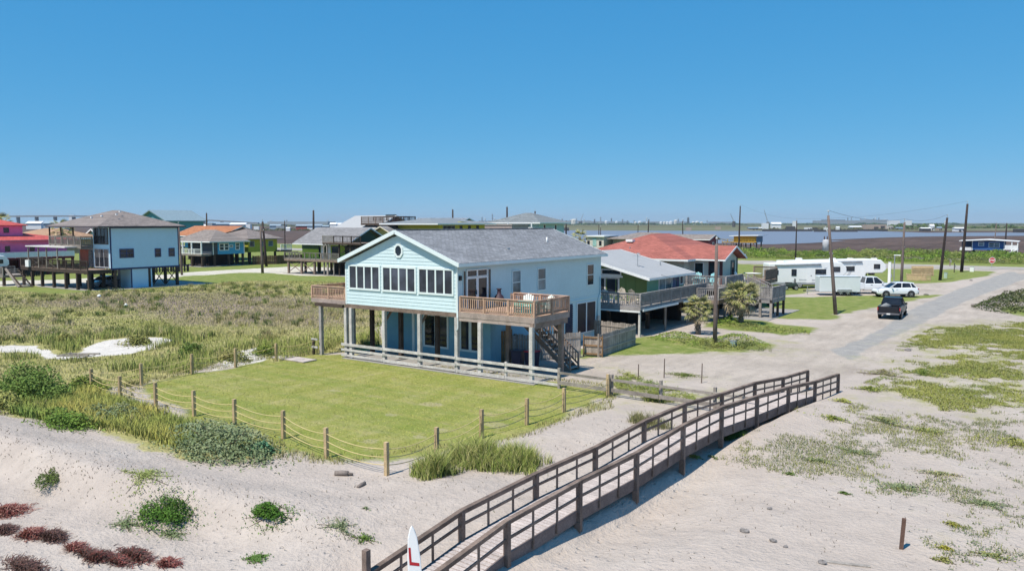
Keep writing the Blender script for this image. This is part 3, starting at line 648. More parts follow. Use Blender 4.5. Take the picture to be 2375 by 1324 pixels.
# left-hand deck
deck(mh, -11.47, W0 - .03, -.02, 2.75, 3.45, CEDAR, DECKF, 'x', .15, True, .22, 'deck')
railing(mh, (-11.42, .03), (W0 - .08, .03), 3.45, .73, CEDAR, .135); railing(mh, (-11.42, .03), (-11.42, 2.7), 3.45, .73, CEDAR, .135); railing(mh, (-11.42, 2.7), (W0 - .08, 2.7), 3.45, .73, CEDAR, .15)
bx('deck_beam', mh, DARKW, (-10.9, -.25, 2.98), (W0 - .1, -.05, 3.17)); bx('deck_beam', mh, DARKW, (-10.6, -.2, 3.0), (-10.42, 2.7, 3.16))
posts(mh, [(-10.45, -.15), (-10.45, 2.5)], 3.0, wood('half_white_post', (.36, .33, .31)), .1)
# ------------------------------------------------------------------ things on and under the decks
TQ = mat('turquoise_chair_plastic', (.20, .66, .58), .45, .08); CREAM = mat('cream_chair_plastic', (.75, .74, .66), .45, .06); WHC = mat('white_plastic', (.8, .81, .79), .4, .05)
def deck_chair(name, label, loc, rz, m1, m2):
    t = adirondack(name, label, loc, rz, m1, 'garden chairs on the aqua house deck'); t.scale = (.9, .9, .84)
    for c in t.children:
        if c.name.startswith('backrest'): c.data.materials[0] = m2
    return t
D = lambda a, b, z: (HX + a, HY + b, z)
t = thing('deck_table', 'turquoise slatted table box in the front corner of the cedar deck', 'table', D(4.05, .62, 3.33))
bx('tabletop', t, TQ, (-.55, -.35, .66), (.55, .35, .7))
for x in (-.5, .5):
    for y in (-.3, .3): bx('leg', t, TQ, (x - .04, y - .04, 0), (x + .04, y + .04, .66))
for k in range(4): bx('slat', t, TQ, (-.5, -.33, .1 + k * .15), (.5, -.31, .21 + k * .15))
deck_chair('garden_chair', 'cream backed turquoise chair nearer the house on the cedar deck', D(3.3, 1.7, 3.33), R(20), TQ, CREAM)
deck_chair('garden_chair', 'cream backed turquoise chair by the outer rail of the cedar deck', D(4.35, 1.8, 3.33), R(-20), TQ, CREAM)
t = thing('chiminea', 'dark clay chiminea standing against the aqua wall by the deck door', 'fire pot', D(.55, 4.0 - .95, 3.33))
MB().lathe([(.1, .1), (.24, .2), (.3, .42), (.24, .6), (.12, .72), (.1, .95), (.17, 1.02)], n=16).build('bowl', mat('dark_clay', (.06, .035, .05), .6), t, smooth=True)
for k in range(3): bar('leg', t, BLACKM, (.12 * math.cos(k * 2.1), .12 * math.sin(k * 2.1), .15), (.24 * math.cos(k * 2.1), .24 * math.sin(k * 2.1), 0), .03, .03)
NAVY = mat('navy_bin_plastic', (.018, .022, .06), .45, .1); REDP = mat('red_plastic', (.45, .03, .05), .45, .1)
def wheelie(label, loc, rz, m, lidm):
    t = thing('wheeled_bin', label, 'bin', loc, 'wheeled bins under the deck', rz)
    o = MB(); o.add([(-.24, -.28, .08), (.24, -.28, .08), (.24, .26, .08), (-.24, .26, .08), (-.29, -.34, .98), (.29, -.34, .98), (.29, .34, .98), (-.29, .34, .98)], [(0, 3, 2, 1), (4, 5, 6, 7), (0, 1, 5, 4), (1, 2, 6, 5), (2, 3, 7, 6), (3, 0, 4, 7)])
    o.build('bin_body', m, t, bevel=.02); MB().box((-.31, -.37, .98), (.31, .36, 1.05)).build('lid', lidm, t, bevel=.02); bar('handle', t, m, (-.25, .42, .95), (.25, .42, .95), .04, .04)
    for s in (-1, 1): MB().lathe([(.02, -.03), (.1, -.03), (.1, .03), (.02, .03)], (s * .27, .28, .1), 12, 'x').build('wheel', BLACKM, t)
wheelie('dark navy wheeled bin with lid shut in the shade below the deck corner', D(2.05, 3.55 - .8, .03), R(8), NAVY, NAVY); wheelie('navy wheeled bin with a red lid next to the plain navy one', D(2.8, 3.0, .03), R(-5), NAVY, REDP)
t = thing('flood_lamp', 'round white lamp hanging under the deck joists beside the gate', 'lamp', D(1.45, 3.2, 2.55)); MB().lathe([(.02, .2), (.05, .16), (.12, .0), (.1, -.04)], n=14).build('lamp_shade', WHC, t, smooth=True); bx('stem', t, GALV, (-.012, -.012, .19), (.012, .012, .62))
# picket screens around the yard: every picket its own piece
OLDP = wood('old_grey_pickets', (.36, .315, .275), .3, .22); NEWP = wood('newer_brown_pickets', (.27, .17, .095), .3, .2)
def picket_fence(name, label, pts, hgt, m, gap=.15, z=0.0, pw=.13, group=None, lean=0, pointed=False, rails=(.3, .8), cat='fence'):
    t = thing(name, label, cat, (pts[0][0], pts[0][1], 0), group); x0, y0 = pts[0]
    for (ax, ay), (bx2, by2) in zip(pts, pts[1:]):
        L = math.hypot(bx2 - ax, by2 - ay); n = max(1, int(L / gap)); dx, dy = (bx2 - ax) / L, (by2 - ay) / L; ang = math.atan2(dy, dx)
        for k in range(n):
            s = (k + .5) * L / n; px, py = ax + dx * s - x0, ay + dy * s - y0; h_ = hgt * (1 + random.uniform(-.025, .025))
            o = bpy.data.objects.new('picket', unit(m)); C.objects.link(o); o.parent = t; o.location = (px, py, z + h_ / 2); o.scale = (pw, .02, h_); o.rotation_euler = (0, random.uniform(-.012, .012), ang)
        for f in rails: bar('rail', t, m, (ax - x0 - dy * -.03, ay - y0 + dx * .03, z + hgt * f), (bx2 - x0 + dy * .03, by2 - y0 + dx * .03, z + hgt * f), .04, .09)
        for k in range(max(2, int(L / 2.4) + 1)):
            s = k * L / max(1, max(2, int(L / 2.4) + 1) - 1); px, py = ax + dx * s - x0 - dy * .08, ay + dy * s - y0 + dx * .08; bx('post', t, m, (px - .045, py - .045, -.2), (px + .045, py + .045, z + hgt + .04))
    return t
picket_fence('yard_fence', 'weathered grey picket screen below the deck stairs', [D(.45, 4.62, 0)[:2], D(-.02 + .3, 5.1, 0)[:2], D(1.55, 5.9, 0)[:2], D(2.95, 8.0, 0)[:2]], 1.5, OLDP)
picket_fence('yard_gate_fence', 'brown newer board gate in the shade below the cedar deck', [D(-.45, 3.55, 0)[:2], D(.42, 4.45, 0)[:2]], 1.85, NEWP, .14)
picket_fence('side_pen_fence', 'grey picket pen standing off the back corner of the aqua house', [D(3.85, 8.75, 0)[:2], D(3.5, 14.3, 0)[:2], D(-.1 + .4, 14.75, 0)[:2]], 1.35, OLDP)
t = thing('pen_gate', 'open grey wooden gate with two cross rails at the end of the pen', 'gate', D(2.9, 8.55, 0), None, R(14))
for k in range(8): bx('picket', t, OLDP, (.02 + k * .135, .02, .06), (.145 + k * .135, .045, 1.22))
for z in (.12, .62, 1.1): bx('rail', t, NEWP, (0, -.03, z), (1.1, .018, z + .1))
bx('post', t, NEWP, (-.06, -.05, -.1), (0, .05, 1.3)); bx('post', t, NEWP, (1.1, -.05, -.1), (1.16, .05, 1.3))
# whitewashed ranch rails along the lawn edge of the house, running on to the boardwalk
t = thing('rail_fence', 'whitewashed three board ranch rail fence along the front of the aqua house', 'fence', (HX, HY - .14, 0))
xb = [-8.75, -5.33, -2.65, 0, 3.2, 6.4]
for a, b in zip(xb, xb[1:]):
    for z in (.16, .5, .82): bx('rail', t, WHITEW, (a + .01, -.03, z - .065 + random.uniform(-.02, .02)), (b - .01, .02, z + .065 + random.uniform(-.02, .02)))
for x in (.02 + 3.2, 6.4): bx('post', t, WHITEW, (x - .06, .025, -.2), (x + .06, .12, .95))
t = thing('rail_fence', 'grey weathered two board rail fence from the roped lawn to the boardwalk', 'fence', (HX + 6.5, HY - .3, 0))
xs2 = [0, 2.85, 5.3, 7.8, 9.6]; zz = [0, 0, 0, 0, 0]
for a, b in zip(xs2, xs2[1:]):
    for z, hh in ((.30, .09), (.78, .06)): bar('rail', t, GREYW, (a, -.02 * a, z), (b, -.03 * b, z), .035, hh * 2)
for x in xs2[:-1]: bx('post', t, GREYW, (x - .06, .0, -.2), (x + .06, .12, 1.0))
t = thing('short_fence', 'two board stub of fence beside the post of the left deck', 'fence', (HX - 10.95, HY - .35, 0))
bx('post', t, DARKW, (-.07, -.05, -.2), (.05, .07, .95)); bx('rail', t, WHITEW, (-.1, -.09, .42), (.45, -.05, .54)); bx('rail', t, WHITEW, (-.1, -.09, .92), (.45, -.05, 1.02))
# ------------------------------------------------------------------ boardwalk over the dune
BWOOD = wood('grey_brown_boardwalk_rail', (.22, .165, .135), .5, .2); PLANKW = wood('sun_bleached_planks', (.50, .435, .405), .2, .10); SKIRT = wood('boardwalk_skirt_wood', (.19, .148, .135), .35, .12)
POSTW = wood('boardwalk_post_wood', (.20, .15, .125), .4, .15)
t = bwalk = thing('boardwalk', 'long grey wooden boardwalk with two handrails climbing over the sand', 'boardwalk', (BW[2][0], BW[2][1], 0))
bx0, by0 = BW[2][0], BW[2][1]
DIRv = Vector((.0593, .998, 0)).normalized(); LEFT = Vector((-DIRv.y, DIRv.x, 0)); BWID = 1.22
st = [Vector((x - bx0, y - by0, z)) for x, y, z in BW]
st = [st[0] - (st[1] - st[0]) * 1.0] + st
railz = [ .05, .28, .52, 1.02, 1.16, 1.20, 1.40, 1.43, 1.30, 1.26, 1.02, .90]
UZ = Vector((0, 0, 1))
for i in range(len(st) - 1):
    a, b = st[i], st[i + 1]; n = int((b - a).length / .145); last = i == len(st) - 2
    if last: continue
    for k in range(n):
        c = a + (b - a) * ((k + .5) / n) + UZ * random.uniform(-.004, .004); bar('plank', t, PLANKW, c + LEFT * -.03, c + LEFT * (BWID + .03), .137, .036)
    for e in (-.045, BWID + .045):
        bar('skirt_board', t, SKIRT, a + LEFT * e - UZ * .17, b + LEFT * e - UZ * .17, .045, .29)
        bar('skirt_board', t, SKIRT, a + LEFT * e * 1.0 - UZ * .0 + LEFT * (-.012 if e < 0 else .012), b + LEFT * e + LEFT * (-.012 if e < 0 else .012), .06, .05)
for side, e in (('r', -.1), ('l', BWID + .1)):
    o = LEFT * e; out = LEFT * (-.0 if e < 0 else .0); nst = len(st)
    top = [st[i] * 1 for i in range(nst)]
    for i in range(nst): top[i] = Vector((st[i].x, st[i].y, railz[i] + (.09 if side == 'r' and i < 9 else 0))) + o
    for i in range(nst):
        wx, wy = st[i].x + bx0 + o.x, st[i].y + by0 + o.y; zb = gz(wx, wy) - .35; ht = railz[i] - .03 + (.09 if side == 'r' and i < 9 else 0)
        if i == 2: ht = 1.05
        if i >= 2 or side == 'r':
            w_ = .066
            pm = MB().box((st[i].x + o.x - w_, st[i].y + o.y - w_, zb), (st[i].x + o.x + w_, st[i].y + o.y + w_, ht)); pm.build('post', POSTW, t)
            if 3 <= i <= 9 and side == 'r': bx('post_block', t, POSTW, (st[i].x + o.x - .09, st[i].y + o.y - .09, zb), (st[i].x + o.x + .09, st[i].y + o.y - .075, st[i].z - .3))
    for i in range(nst - 1):
        a, b = top[i], top[i + 1]
        bar('handrail', t, BWOOD, a, b, .13, .04)
        bar('rail_board', t, BWOOD, a - UZ * .07 + out, b - UZ * .07, .045, .10)
        ma, mb = (a + Vector((st[i].x, st[i].y, st[i].z)) + o) / 2, (b + Vector((st[i + 1].x, st[i + 1].y, st[i + 1].z)) + o) / 2
        ma.z = railz[i] * .52 + st[i].z * .48; mb.z = railz[i + 1] * .52 + st[i + 1].z * .48
        bar('mid_rail', t, BWOOD, ma, mb, .035, .07)
        if side == 'r' and i == nst - 2: bar('low_rail', t, BWOOD, ma - UZ * .32, mb - UZ * .32, .045, .09)
        for f in (1 / 3, 2 / 3):
            c = a + (b - a) * f; fl = st[i] + (st[i + 1] - st[i]) * f
            bx('baluster', t, BWOOD, (c.x - .023, c.y - .022, fl.z - .24), (c.x + .023, c.y + .022, c.z - .03))
# surfboard sign leaning at the foot of the boardwalk
SURF = mat('white_surfboard', (.86, .87, .86), .35, .05, coat=.3); REDL = mat('red_letter_paint', (.45, .02, .03), .5, .05)
sx, sy, sz = at_dist(972, 1216, 15.3)
t = thing('surfboard_sign', 'white pointed surfboard with a red letter L standing at the foot of the boardwalk', 'surfboard', (sx, sy, -.5), None, YAW + R(12))
H_ = sz + .5; prof = [(-.2, 0), (-.225, .5), (-.235, H_ * .45), (-.215, H_ * .72), (-.15, H_ * .9), (-.07, H_ * .97), (0, H_), (.07, H_ * .97), (.15, H_ * .9), (.215, H_ * .72), (.235, H_ * .45), (.225, .5), (.2, 0)]
prof = [(x * .62, z) for x, z in prof]
o = MB().prism(prof, 'y', -.03, .03).build('board', SURF, t, bevel=.018)
l = MB(); zl = H_ - .80
l.add([(-.095, -.034, zl + .36), (-.05, -.034, zl + .36), (-.05, -.034, zl + .06), (-.095, -.034, zl)], [(0, 3, 2, 1)]); l.add([(-.095, -.034, zl), (-.05, -.034, zl + .06), (.10, -.034, zl + .02), (.10, -.034, zl - .045)], [(0, 3, 2, 1)])
l.build('lettering', REDL, o); t.rotation_euler = (0, R(-3.5), YAW + R(8))
# ------------------------------------------------------------------ post and rope fence round the lawn
ROPEP = wood('pine_fence_post', (.46, .34, .195), .25, .15); ROPE = mat('yellow_rope', (.62, .50, .24), .8, .15, 8)
fr = [GP(*p) for p in ((213, 905), (280, 924), (362, 943), (450, 965), (545, 986), (658, 1017), (757, 1062), (897, 1102), (1013, 1062), (1117, 1015), (1222, 985), (1308, 955), (1410, 920))]
bk = [GP(*p) for p in ((213, 905), (328, 893), (446, 867), (547, 852), (641, 837), (730, 822))]
t = thing('rope_fence', 'square pine posts strung with three yellow ropes around the mown lawn', 'fence', (fr[0][0], fr[0][1], 0))
ox, oy = fr[0][0], fr[0][1]; PH = 1.06
for k, p in enumerate(fr + bk[1:-1]):
    lean = random.uniform(-.02, .02)
    bar('post', t, ROPEP, (p[0] - ox - lean, p[1] - oy, p[2] - .3), (p[0] - ox + lean, p[1] - oy - lean, p[2] + PH * random.uniform(.97, 1.03)), .125, .125)
for run in (fr, bk):
    for a, b in zip(run, run[1:]):
        for z, sag in ((.86, .14), (.60, .15), (.34, .13)):
            pts = [(a[0] + (b[0] - a[0]) * s - ox, a[1] + (b[1] - a[1]) * s - oy, a[2] + (b[2] - a[2]) * s + z - sag * 4 * s * (1 - s)) for s in [k / 10 for k in range(11)]]
            MB().path(pts, .0145, 5).build('rope', ROPE, t, smooth=True)
# lone posts, logs, stones and boards on the sand
x, y, z = GP(2090, 1272); t = tag(MB().box((-.045, -.045, -.2), (.045, .045, .78)).build('marker_post', wood('dark_red_brown_post', (.14, .085, .065)), None), 'lone brown square post standing in the bare sand by the patchy creepers', 'post'); t.location = (x, y, z); t.rotation_euler = (.03, .05, .2)
LOGW = wood('driftwood', (.22, .185, .165), .35)
x, y, z = GP(796, 1103); t = thing('driftwood_log', 'short thick driftwood log lying in front of the rope fence', 'log', (x, y, z), 'driftwood on the sand', R(20)); MB().path([(-.28, 0, .06), (-.05, .02, .08), (.15, .05, .08)], [.085, .09, .08], 9).build('log', LOGW, t, True); MB().path([(.12, .05, .07), (.3, .08, .05)], [.05, .04], 7).build('branch', LOGW, t, True)
x, y, z = GP(838, 1127); t = thing('driftwood_log', 'smaller dark driftwood stick right of the thick log on the sand', 'log', (x, y, z), 'driftwood on the sand', R(-75)); MB().path([(-.2, 0, .04), (.02, .01, .05), (.2, 0, .04)], [.055, .06, .05], 8).build('log', LOGW, t, True)
x, y, z = GP(1960, 1308); t = tag(MB().box((-.55, -.06, 0), (.55, .06, .035)).build('driftwood_board', wood('bleached_board', (.40, .36, .32)), None), 'bleached thin board lying flat on bare sand', 'board'); t.location = (x, y, z + .0); t.rotation_euler = (0, 0, R(18))
STONE = mat('beach_stone', (.22, .20, .19), .85, .4, 12)
def stone(name, label, px, py, r, flat=.55, group='stones and debris on the sand'):
    x, y, z = GP(px, py); n, m = 9, 6; vs = []; r *= .75; f = []
    for j in range(m + 1):
        for k in range(n):
            a, e = 2 * math.pi * k / n, -math.pi / 2 + math.pi * j / m; q = r * (1 + random.uniform(-.18, .18))
            vs.append((q * math.cos(e) * math.cos(a) * 1.3, q * math.cos(e) * math.sin(a), q * math.sin(e) * flat))
    for j in range(m):
        for k in range(n): f.append((j * n + k, j * n + (k + 1) % n, (j + 1) * n + (k + 1) % n, (j + 1) * n + k))
    o = MB().add(vs, f).build(name, STONE, None); o.location = (x, y, z + r * flat * .5); o.rotation_euler = (0, 0, random.uniform(0, 3)); tag(o, label, 'stone', group); return o
for lab, px, py, r in (('grey upright stone alone on the sand right of the boardwalk', 1728, 1233, .14), ('pale flat stone just below the upright grey one', 1793, 1255, .11), ('small black stone right of the pale flat one', 1822, 1268, .07),
                       ('brown stone beside the bleached board', 1908, 1306, .12), ('dark round stone at the top edge of the bare sand', 1785, 1180, .09), ('brown lump at the edge of the dirt road turnaround', 2106, 813, .22)):
    stone('beach_stone', lab, px, py, r)
x, y, z = GP(680, 833); t = thing('plank_walk', 'short plank walkway laid across the rope fence line', 'walkway', (x, y, z + .02), None, R(0))
for k in range(12): bx('plank', t, PLANKW, (-1.5 + k * .25, -.5, 0), (-1.5 + k * .25 + .235, .5, .05))
# thin survey stakes by the drive
STK = wood('stake_wood', (.16, .12, .10))
for k, (lab, px, py, hh) in enumerate((('thin stake nearest the two board fence by the drive', 1540, 876, 1.0), ('thin stake in the middle of the three along the drive', 1480, 880, .8), ('thin stake nearest the road end by the drive', 1627, 888, 1.0))):
    x, y, z = GP(px, py); o = tag(MB().tube((0, 0, -.2), (.02, 0, hh), .03, .025, 6).build('stake', STK), lab, 'stake', 'thin stakes along the drive'); o.location = (x, y, z)
# ------------------------------------------------------------------ plants
LEAF = leafmat('leaf', .6, .15, .8); BLADE = leafmat('grass_blade', .65, .12, .5); STEMM = wood('shrub_stem', (.10, .075, .055))
def mixcols(n, pal, jitter=.18):
    pal = np.array(pal); k = rng.integers(0, len(pal), n); f = rng.random((n, 1)); b = pal[rng.integers(0, len(pal), n)]
    return np.clip((pal[k] * f + b * (1 - f)) * (1 + (rng.random((n, 1)) - .5) * 2 * jitter), .004, .9)
def blades(name, xy, h, w, pal, parent=None, kind='stuff', spread=.35, z=None, org=(0, 0, 0), tipc=1.35, cols=None):
    """one narrow bent blade per point: two stacked pieces, root colour to a paler dry tip"""
    n = len(xy); h = h * (.55 + .8 * rng.random(n)); w = w * (.7 + .6 * rng.random(n)); a = rng.random(n) * 2 * np.pi; b = rng.random(n) * 2 * np.pi
    z0 = hz(xy[:, 0], xy[:, 1]) if z is None else z
    lean = h * spread * (rng.random(n) + .15); dx, dy = np.cos(a) * w / 2, np.sin(a) * w / 2; lx, ly = np.cos(b) * lean, np.sin(b) * lean
    V = np.empty((n, 5, 3))
    V[:, 0] = np.stack([xy[:, 0] - dx, xy[:, 1] - dy, z0 - .02], 1); V[:, 1] = np.stack([xy[:, 0] + dx, xy[:, 1] + dy, z0 - .02], 1)
    V[:, 2] = np.stack([xy[:, 0] + dx * .8 + lx * .35, xy[:, 1] + dy * .8 + ly * .35, z0 + h * .6], 1); V[:, 3] = np.stack([xy[:, 0] - dx * .8 + lx * .35, xy[:, 1] - dy * .8 + ly * .35, z0 + h * .6], 1)
    V[:, 4] = np.stack([xy[:, 0] + lx, xy[:, 1] + ly, z0 + h], 1)
    V -= np.array(org); base = np.arange(n)[:, None] * 5
    F = np.concatenate([base + np.array([0, 1, 2]), base + np.array([0, 2, 3]), base + np.array([3, 2, 4])])
    c = mixcols(n, pal) if cols is None else cols; Cc = np.repeat(c[:, None, :], 5, 1); Cc[:, 4] *= tipc; Cc[:, 2:4] *= 1.08
    return npmesh(name, V.reshape(-1, 3), F, BLADE, Cc.reshape(-1, 3), parent, kind)
def leaves(name, P_, size, pal, parent=None, kind=None, up=.5, m=None, cols=None, lum=1.4):
    """small kite-shaped leaves at points P_, facing every way but mostly outwards and up"""
    n = len(P_); s = size * (.6 + .8 * rng.random(n)); nrm = rng.normal(size=(n, 3)); nrm[:, 2] = np.abs(nrm[:, 2]) + up; nrm /= np.linalg.norm(nrm, axis=1)[:, None]
    t = np.cross(nrm, rng.normal(size=(n, 3))); t /= np.linalg.norm(t, axis=1)[:, None] + 1e-9; b = np.cross(nrm, t)
    V = np.stack([P_ - t * s[:, None], P_ + b * s[:, None] * .5, P_ + t * s[:, None], P_ - b * s[:, None] * .5], 1)
    c = np.clip((mixcols(n, pal) if cols is None else cols) * lum, 0, .75)
    return npmesh(name, V.reshape(-1, 3), np.arange(n * 4).reshape(n, 4), m or LEAF, np.repeat(c, 4, 0), parent, kind)
def in_polys(polys, n, box=None):
    A = np.concatenate([np.array(p) for p in polys]); lo, hi = A.min(0), A.max(0)
    if box is not None: lo, hi = np.maximum(lo, box[0]), np.minimum(hi, box[1])
    xy = lo + (hi - lo) * rng.random((n, 2)); ok = np.zeros(n, bool)
    for p in polys: ok |= poly_sd(p, xy[:, 0], xy[:, 1]) > 0
    return xy[ok]
def shrub(name, label, x, y, rx, ry, h, n, size, pal, cat='shrub', group=None, z=None, lumps=7, up=.5, rz=0.):
    """bush: leaves through the volume of several overlapping lobes, over a few real stems"""
    z = gz(x, y) if z is None else z; t = thing(name, label, cat, (x, y, z), group, rz); pts = []; cs = []; palA = np.array(pal)
    for k in range(lumps):
        a = rng.random() * 6.28; r = math.sqrt(rng.random()) * .7; cx, cy = math.cos(a) * r * rx, math.sin(a) * r * ry; s = .42 + .3 * rng.random()
        hh = h * (1 - .5 * r) * (.75 + .4 * rng.random()); q = rng.normal(size=(n // lumps, 3)); q /= np.linalg.norm(q, axis=1)[:, None]; q *= (.55 + .5 * rng.random((len(q), 1)) ** .6)
        p = np.stack([cx + q[:, 0] * rx * s, cy + q[:, 1] * ry * s, np.abs(q[:, 2]) * hh], 1); pts.append(p)
        base = palA[rng.integers(0, len(palA))]; cs.append(np.clip((base * .6 + palA[rng.integers(0, len(palA), len(p))] * .4) * (1 + (rng.random((len(p), 1)) - .5) * .5), .004, .9))
    m_ = n // 7; a = rng.random(m_) * 6.28; d = .8 + np.abs(rng.normal(size=m_)) * .38; q = np.stack([np.cos(a) * d * rx, np.sin(a) * d * ry, h * .16 * rng.random(m_)], 1); q[:, 2] += hz(q[:, 0] + x, q[:, 1] + y) - z if rz == 0 else 0
    pts.append(q); cs.append(np.clip(palA[rng.integers(0, len(palA), m_)] * (.75 + .5 * rng.random((m_, 1))), .004, .9))
    leaves('foliage', np.concatenate(pts), size, pal, t, up=up, cols=np.concatenate(cs))
    sm = MB()
    for k in range(9):
        a = k * .7 + random.random() * .5; f_ = random.uniform(1.0, 1.5); sm.path([(math.cos(a) * rx * g_, math.sin(a) * ry * g_, (gz(x + math.cos(a) * rx * g_, y + math.sin(a) * ry * g_) - z if rz == 0 else 0) + .015) for g_ in (.5, .5 + f_ * .25, f_)], [.010, .008, .004], 4)
    for k in range(6): a = k * 1.05; sm.path([(0, 0, -.1), (math.cos(a) * rx * .3, math.sin(a) * ry * .3, h * .35), (math.cos(a) * rx * .55, math.sin(a) * ry * .55, h * .7)], [.03, .02, .01], 5)
    sm.build('stem', STEMM, t); return t
GREENS = [(.072, .122, .025), (.101, .158, .036), (.130, .180, .047), (.058, .094, .022)]
GREYG = [(.133, .179, .086), (.187, .218, .117), (.156, .195, .109), (.094, .125, .055), (.218, .226, .125)]
YELG = [(.256, .280, .056), (.320, .320, .080), (.200, .232, .044), (.360, .344, .128)]
TAN = [(.344, .295, .156), (.426, .369, .221), (.279, .238, .115), (.238, .221, .082)]
BRN = [(.164, .127, .102), (.221, .168, .135), (.295, .238, .180), (.156, .139, .074)]
OLV = [(.156, .172, .049), (.213, .221, .066), (.279, .262, .098), (.131, .139, .045)]
# wild meadow: olive, straw and brown patches from a slow field, thinning where sand shows
def meadow(n, box, h, w, name='meadow_grass'):
    xy = in_polys(ZONES['meadow'], n, box); chn = np.maximum.reduce([poly_sd(p, xy[:, 0], xy[:, 1]) for p in ZONES['channel']])
    xy = xy[chn + (vnoise(xy[:, 0], xy[:, 1], .8) - .5) * 1.6 < 0]; f = vnoise(xy[:, 0], xy[:, 1], 2.6) * .6 + vnoise(xy[:, 0] + 30, xy[:, 1], .9) * .4
    xy = xy[rng.random(len(xy)) < .35 + .9 * f]; f = vnoise(xy[:, 0] + 7, xy[:, 1], 3.4) * .6 + vnoise(xy[:, 0], xy[:, 1] + 9, 1.1) * .4
    br = np.maximum.reduce([poly_sd(p, xy[:, 0], xy[:, 1]) for p in ZONES['brown']]); bw = np.clip(.5 + br / 8 + (f - .5) * 1.6, 0, 1)[:, None]
    n = len(xy); g = mixcols(n, OLV); ta = mixcols(n, TAN); b_ = mixcols(n, BRN); k = np.clip((f - .42) * 5 + rng.normal(size=n) * .3, 0, 1)[:, None]
    c = ((g * (1 - k) + ta * k) * (1 - bw * .7) + (b_ * .7 + ta * .3) * bw * .7) * 1.42 * np.array([1.0, 1.04, .9])
    return blades(name, xy, h, w, None, cols=c, spread=.7)
meadow(170000, (( -60, 12), (-26, 62)), .15, .026); meadow(150000, ((-150, 20), (-60, 75)), .14, .045, 'meadow_grass')
# taller seed-headed tussocks standing out of the meadow
c = in_polys(ZONES['meadow'], 2600, ((-95, 12), (-26, 64))); c = c[np.maximum.reduce([poly_sd(p, c[:, 0], c[:, 1]) for p in ZONES['channel']]) < -.2]; c = c[vnoise(c[:, 0], c[:, 1], 5) > .45][:520]; k = rng.integers(0, len(c), 22000); xy = c[k] + rng.normal(size=(len(k), 2)) * .17
tc = np.array(OLV + TAN + GREENS)[rng.integers(0, 12, len(c))][k] * (.8 + .4 * rng.random((len(k), 1))); blades('meadow_tussocks', xy, .38, .028, None, cols=tc, spread=.6)
# greener tall grass fringing the white sand strips and the house corner
xy = in_polys(ZONES['channel'] + [PP((560, 790), (880, 745), (880, 800), (800, 818), (640, 830))], 1); xy = in_polys([PP((-60, 780), (480, 775), (880, 745), (880, 805), (730, 822), (640, 840), (440, 870), (-60, 850))], 60000); e = np.maximum.reduce([poly_sd(p, xy[:, 0], xy[:, 1]) for p in ZONES['channel']]); f = vnoise(xy[:, 0], xy[:, 1], 1.4); xy = xy[((e < -.1) & (e > -1.6) & (f > .45)) | ((xy[:, 0] > -42) & (e < -.3) & (f > .4))]
blades('tall_meadow_grass', xy, .5, .03, [(.19, .25, .05), (.27, .31, .08), (.36, .35, .13)], spread=.5)
# mown lawn: short pale blades over the turf, longer wisps at its sandy rim
xy = in_polys(ZONES['lawn'], 30000); f = vnoise(xy[:, 0] * .5, xy[:, 1] * 1.3, 1.6)
lc = mixcols(len(xy), [(.28, .31, .06), (.35, .35, .085), (.42, .38, .13)]) * (.85 + .35 * f[:, None]); blades('lawn_grass', xy, .035, .02, None, cols=lc, spread=.9)
sd_ = poly_sd(ZONES['lawn'][0], *(q := in_polys([PP((180, 880), (560, 820), (1460, 880), (1460, 960), (1000, 1090), (600, 1070), (180, 930))], 60000)).T); q = q[np.abs(sd_ + .25 + (vnoise(q[:, 0], q[:, 1], 1.3) - .5) * 1.2) < .35]
blades('rim_grass', q, .14, .022, [(.17, .19, .05), (.26, .24, .09), (.30, .27, .13)], spread=.9)
# bank of green and yellow weeds left of the lawn, seaward of the rope fence
xy = in_polys([PP((40, 950), (200, 905), (330, 950), (430, 985), (540, 1010), (640, 1045), (540, 1050), (400, 1035), (290, 1000), (150, 985), (20, 968))], 30000); f = vnoise(xy[:, 0], xy[:, 1], 1.8)[:, None]
blades('weed_bank_grass', xy, .38, .03, None, cols=mixcols(len(xy), GREENS) * 1.8 * (1 - f) + mixcols(len(xy), [(.38, .32, .07), (.44, .36, .12), (.33, .31, .085)]) * 1.2 * f, spread=.6)
x, y, z = GP(490, 1045); shrub('dune_shrub', 'large grey green spreading shrub outside the rope fence corner', x, y + .35, 2.9, 1.35, .95, 9000, .055, GREYG, group='dune shrubs', lumps=16, rz=R(-12))
x, y, z = GP(590, 1050); shrub('dune_shrub', 'blue green leafy tuft at the end of the grey green shrub', x, y + .2, .6, .45, .5, 1200, .06, [(.05, .14, .09), (.08, .18, .10), (.06, .12, .05)], group='dune shrubs', lumps=5)
x, y, z = GP(120, 985); shrub('dune_shrub', 'bright green broad shrub at the edge of the weeds by the bare sand', x, y + .6, 1.7, .9, .6, 3600, .055, [(.10, .17, .03), (.14, .20, .04), (.08, .13, .03)], group='dune shrubs', lumps=9)
x, y, z = GP(240, 975); shrub('dune_shrub', 'silvery green shrub in the weed bank before the fence corner', x, y + .5, 1.4, .9, .65, 3000, .05, GREYG, group='dune shrubs', lumps=8)
x, y, z = GP(55, 925); shrub('dune_shrub', 'tall dark green bush left of the meadow by the sand', x, y + .5, 2.3, 1.6, 1.75, 7000, .065, GREENS, group='dune shrubs', lumps=12)
x, y, z = GP(10, 950); shrub('dune_shrub', 'lowest dark olive bush in front of the tall green bush', x - .6, y - .1, 1.6, 1.0, .9, 3000, .06, OLV, group='dune shrubs', lumps=8)
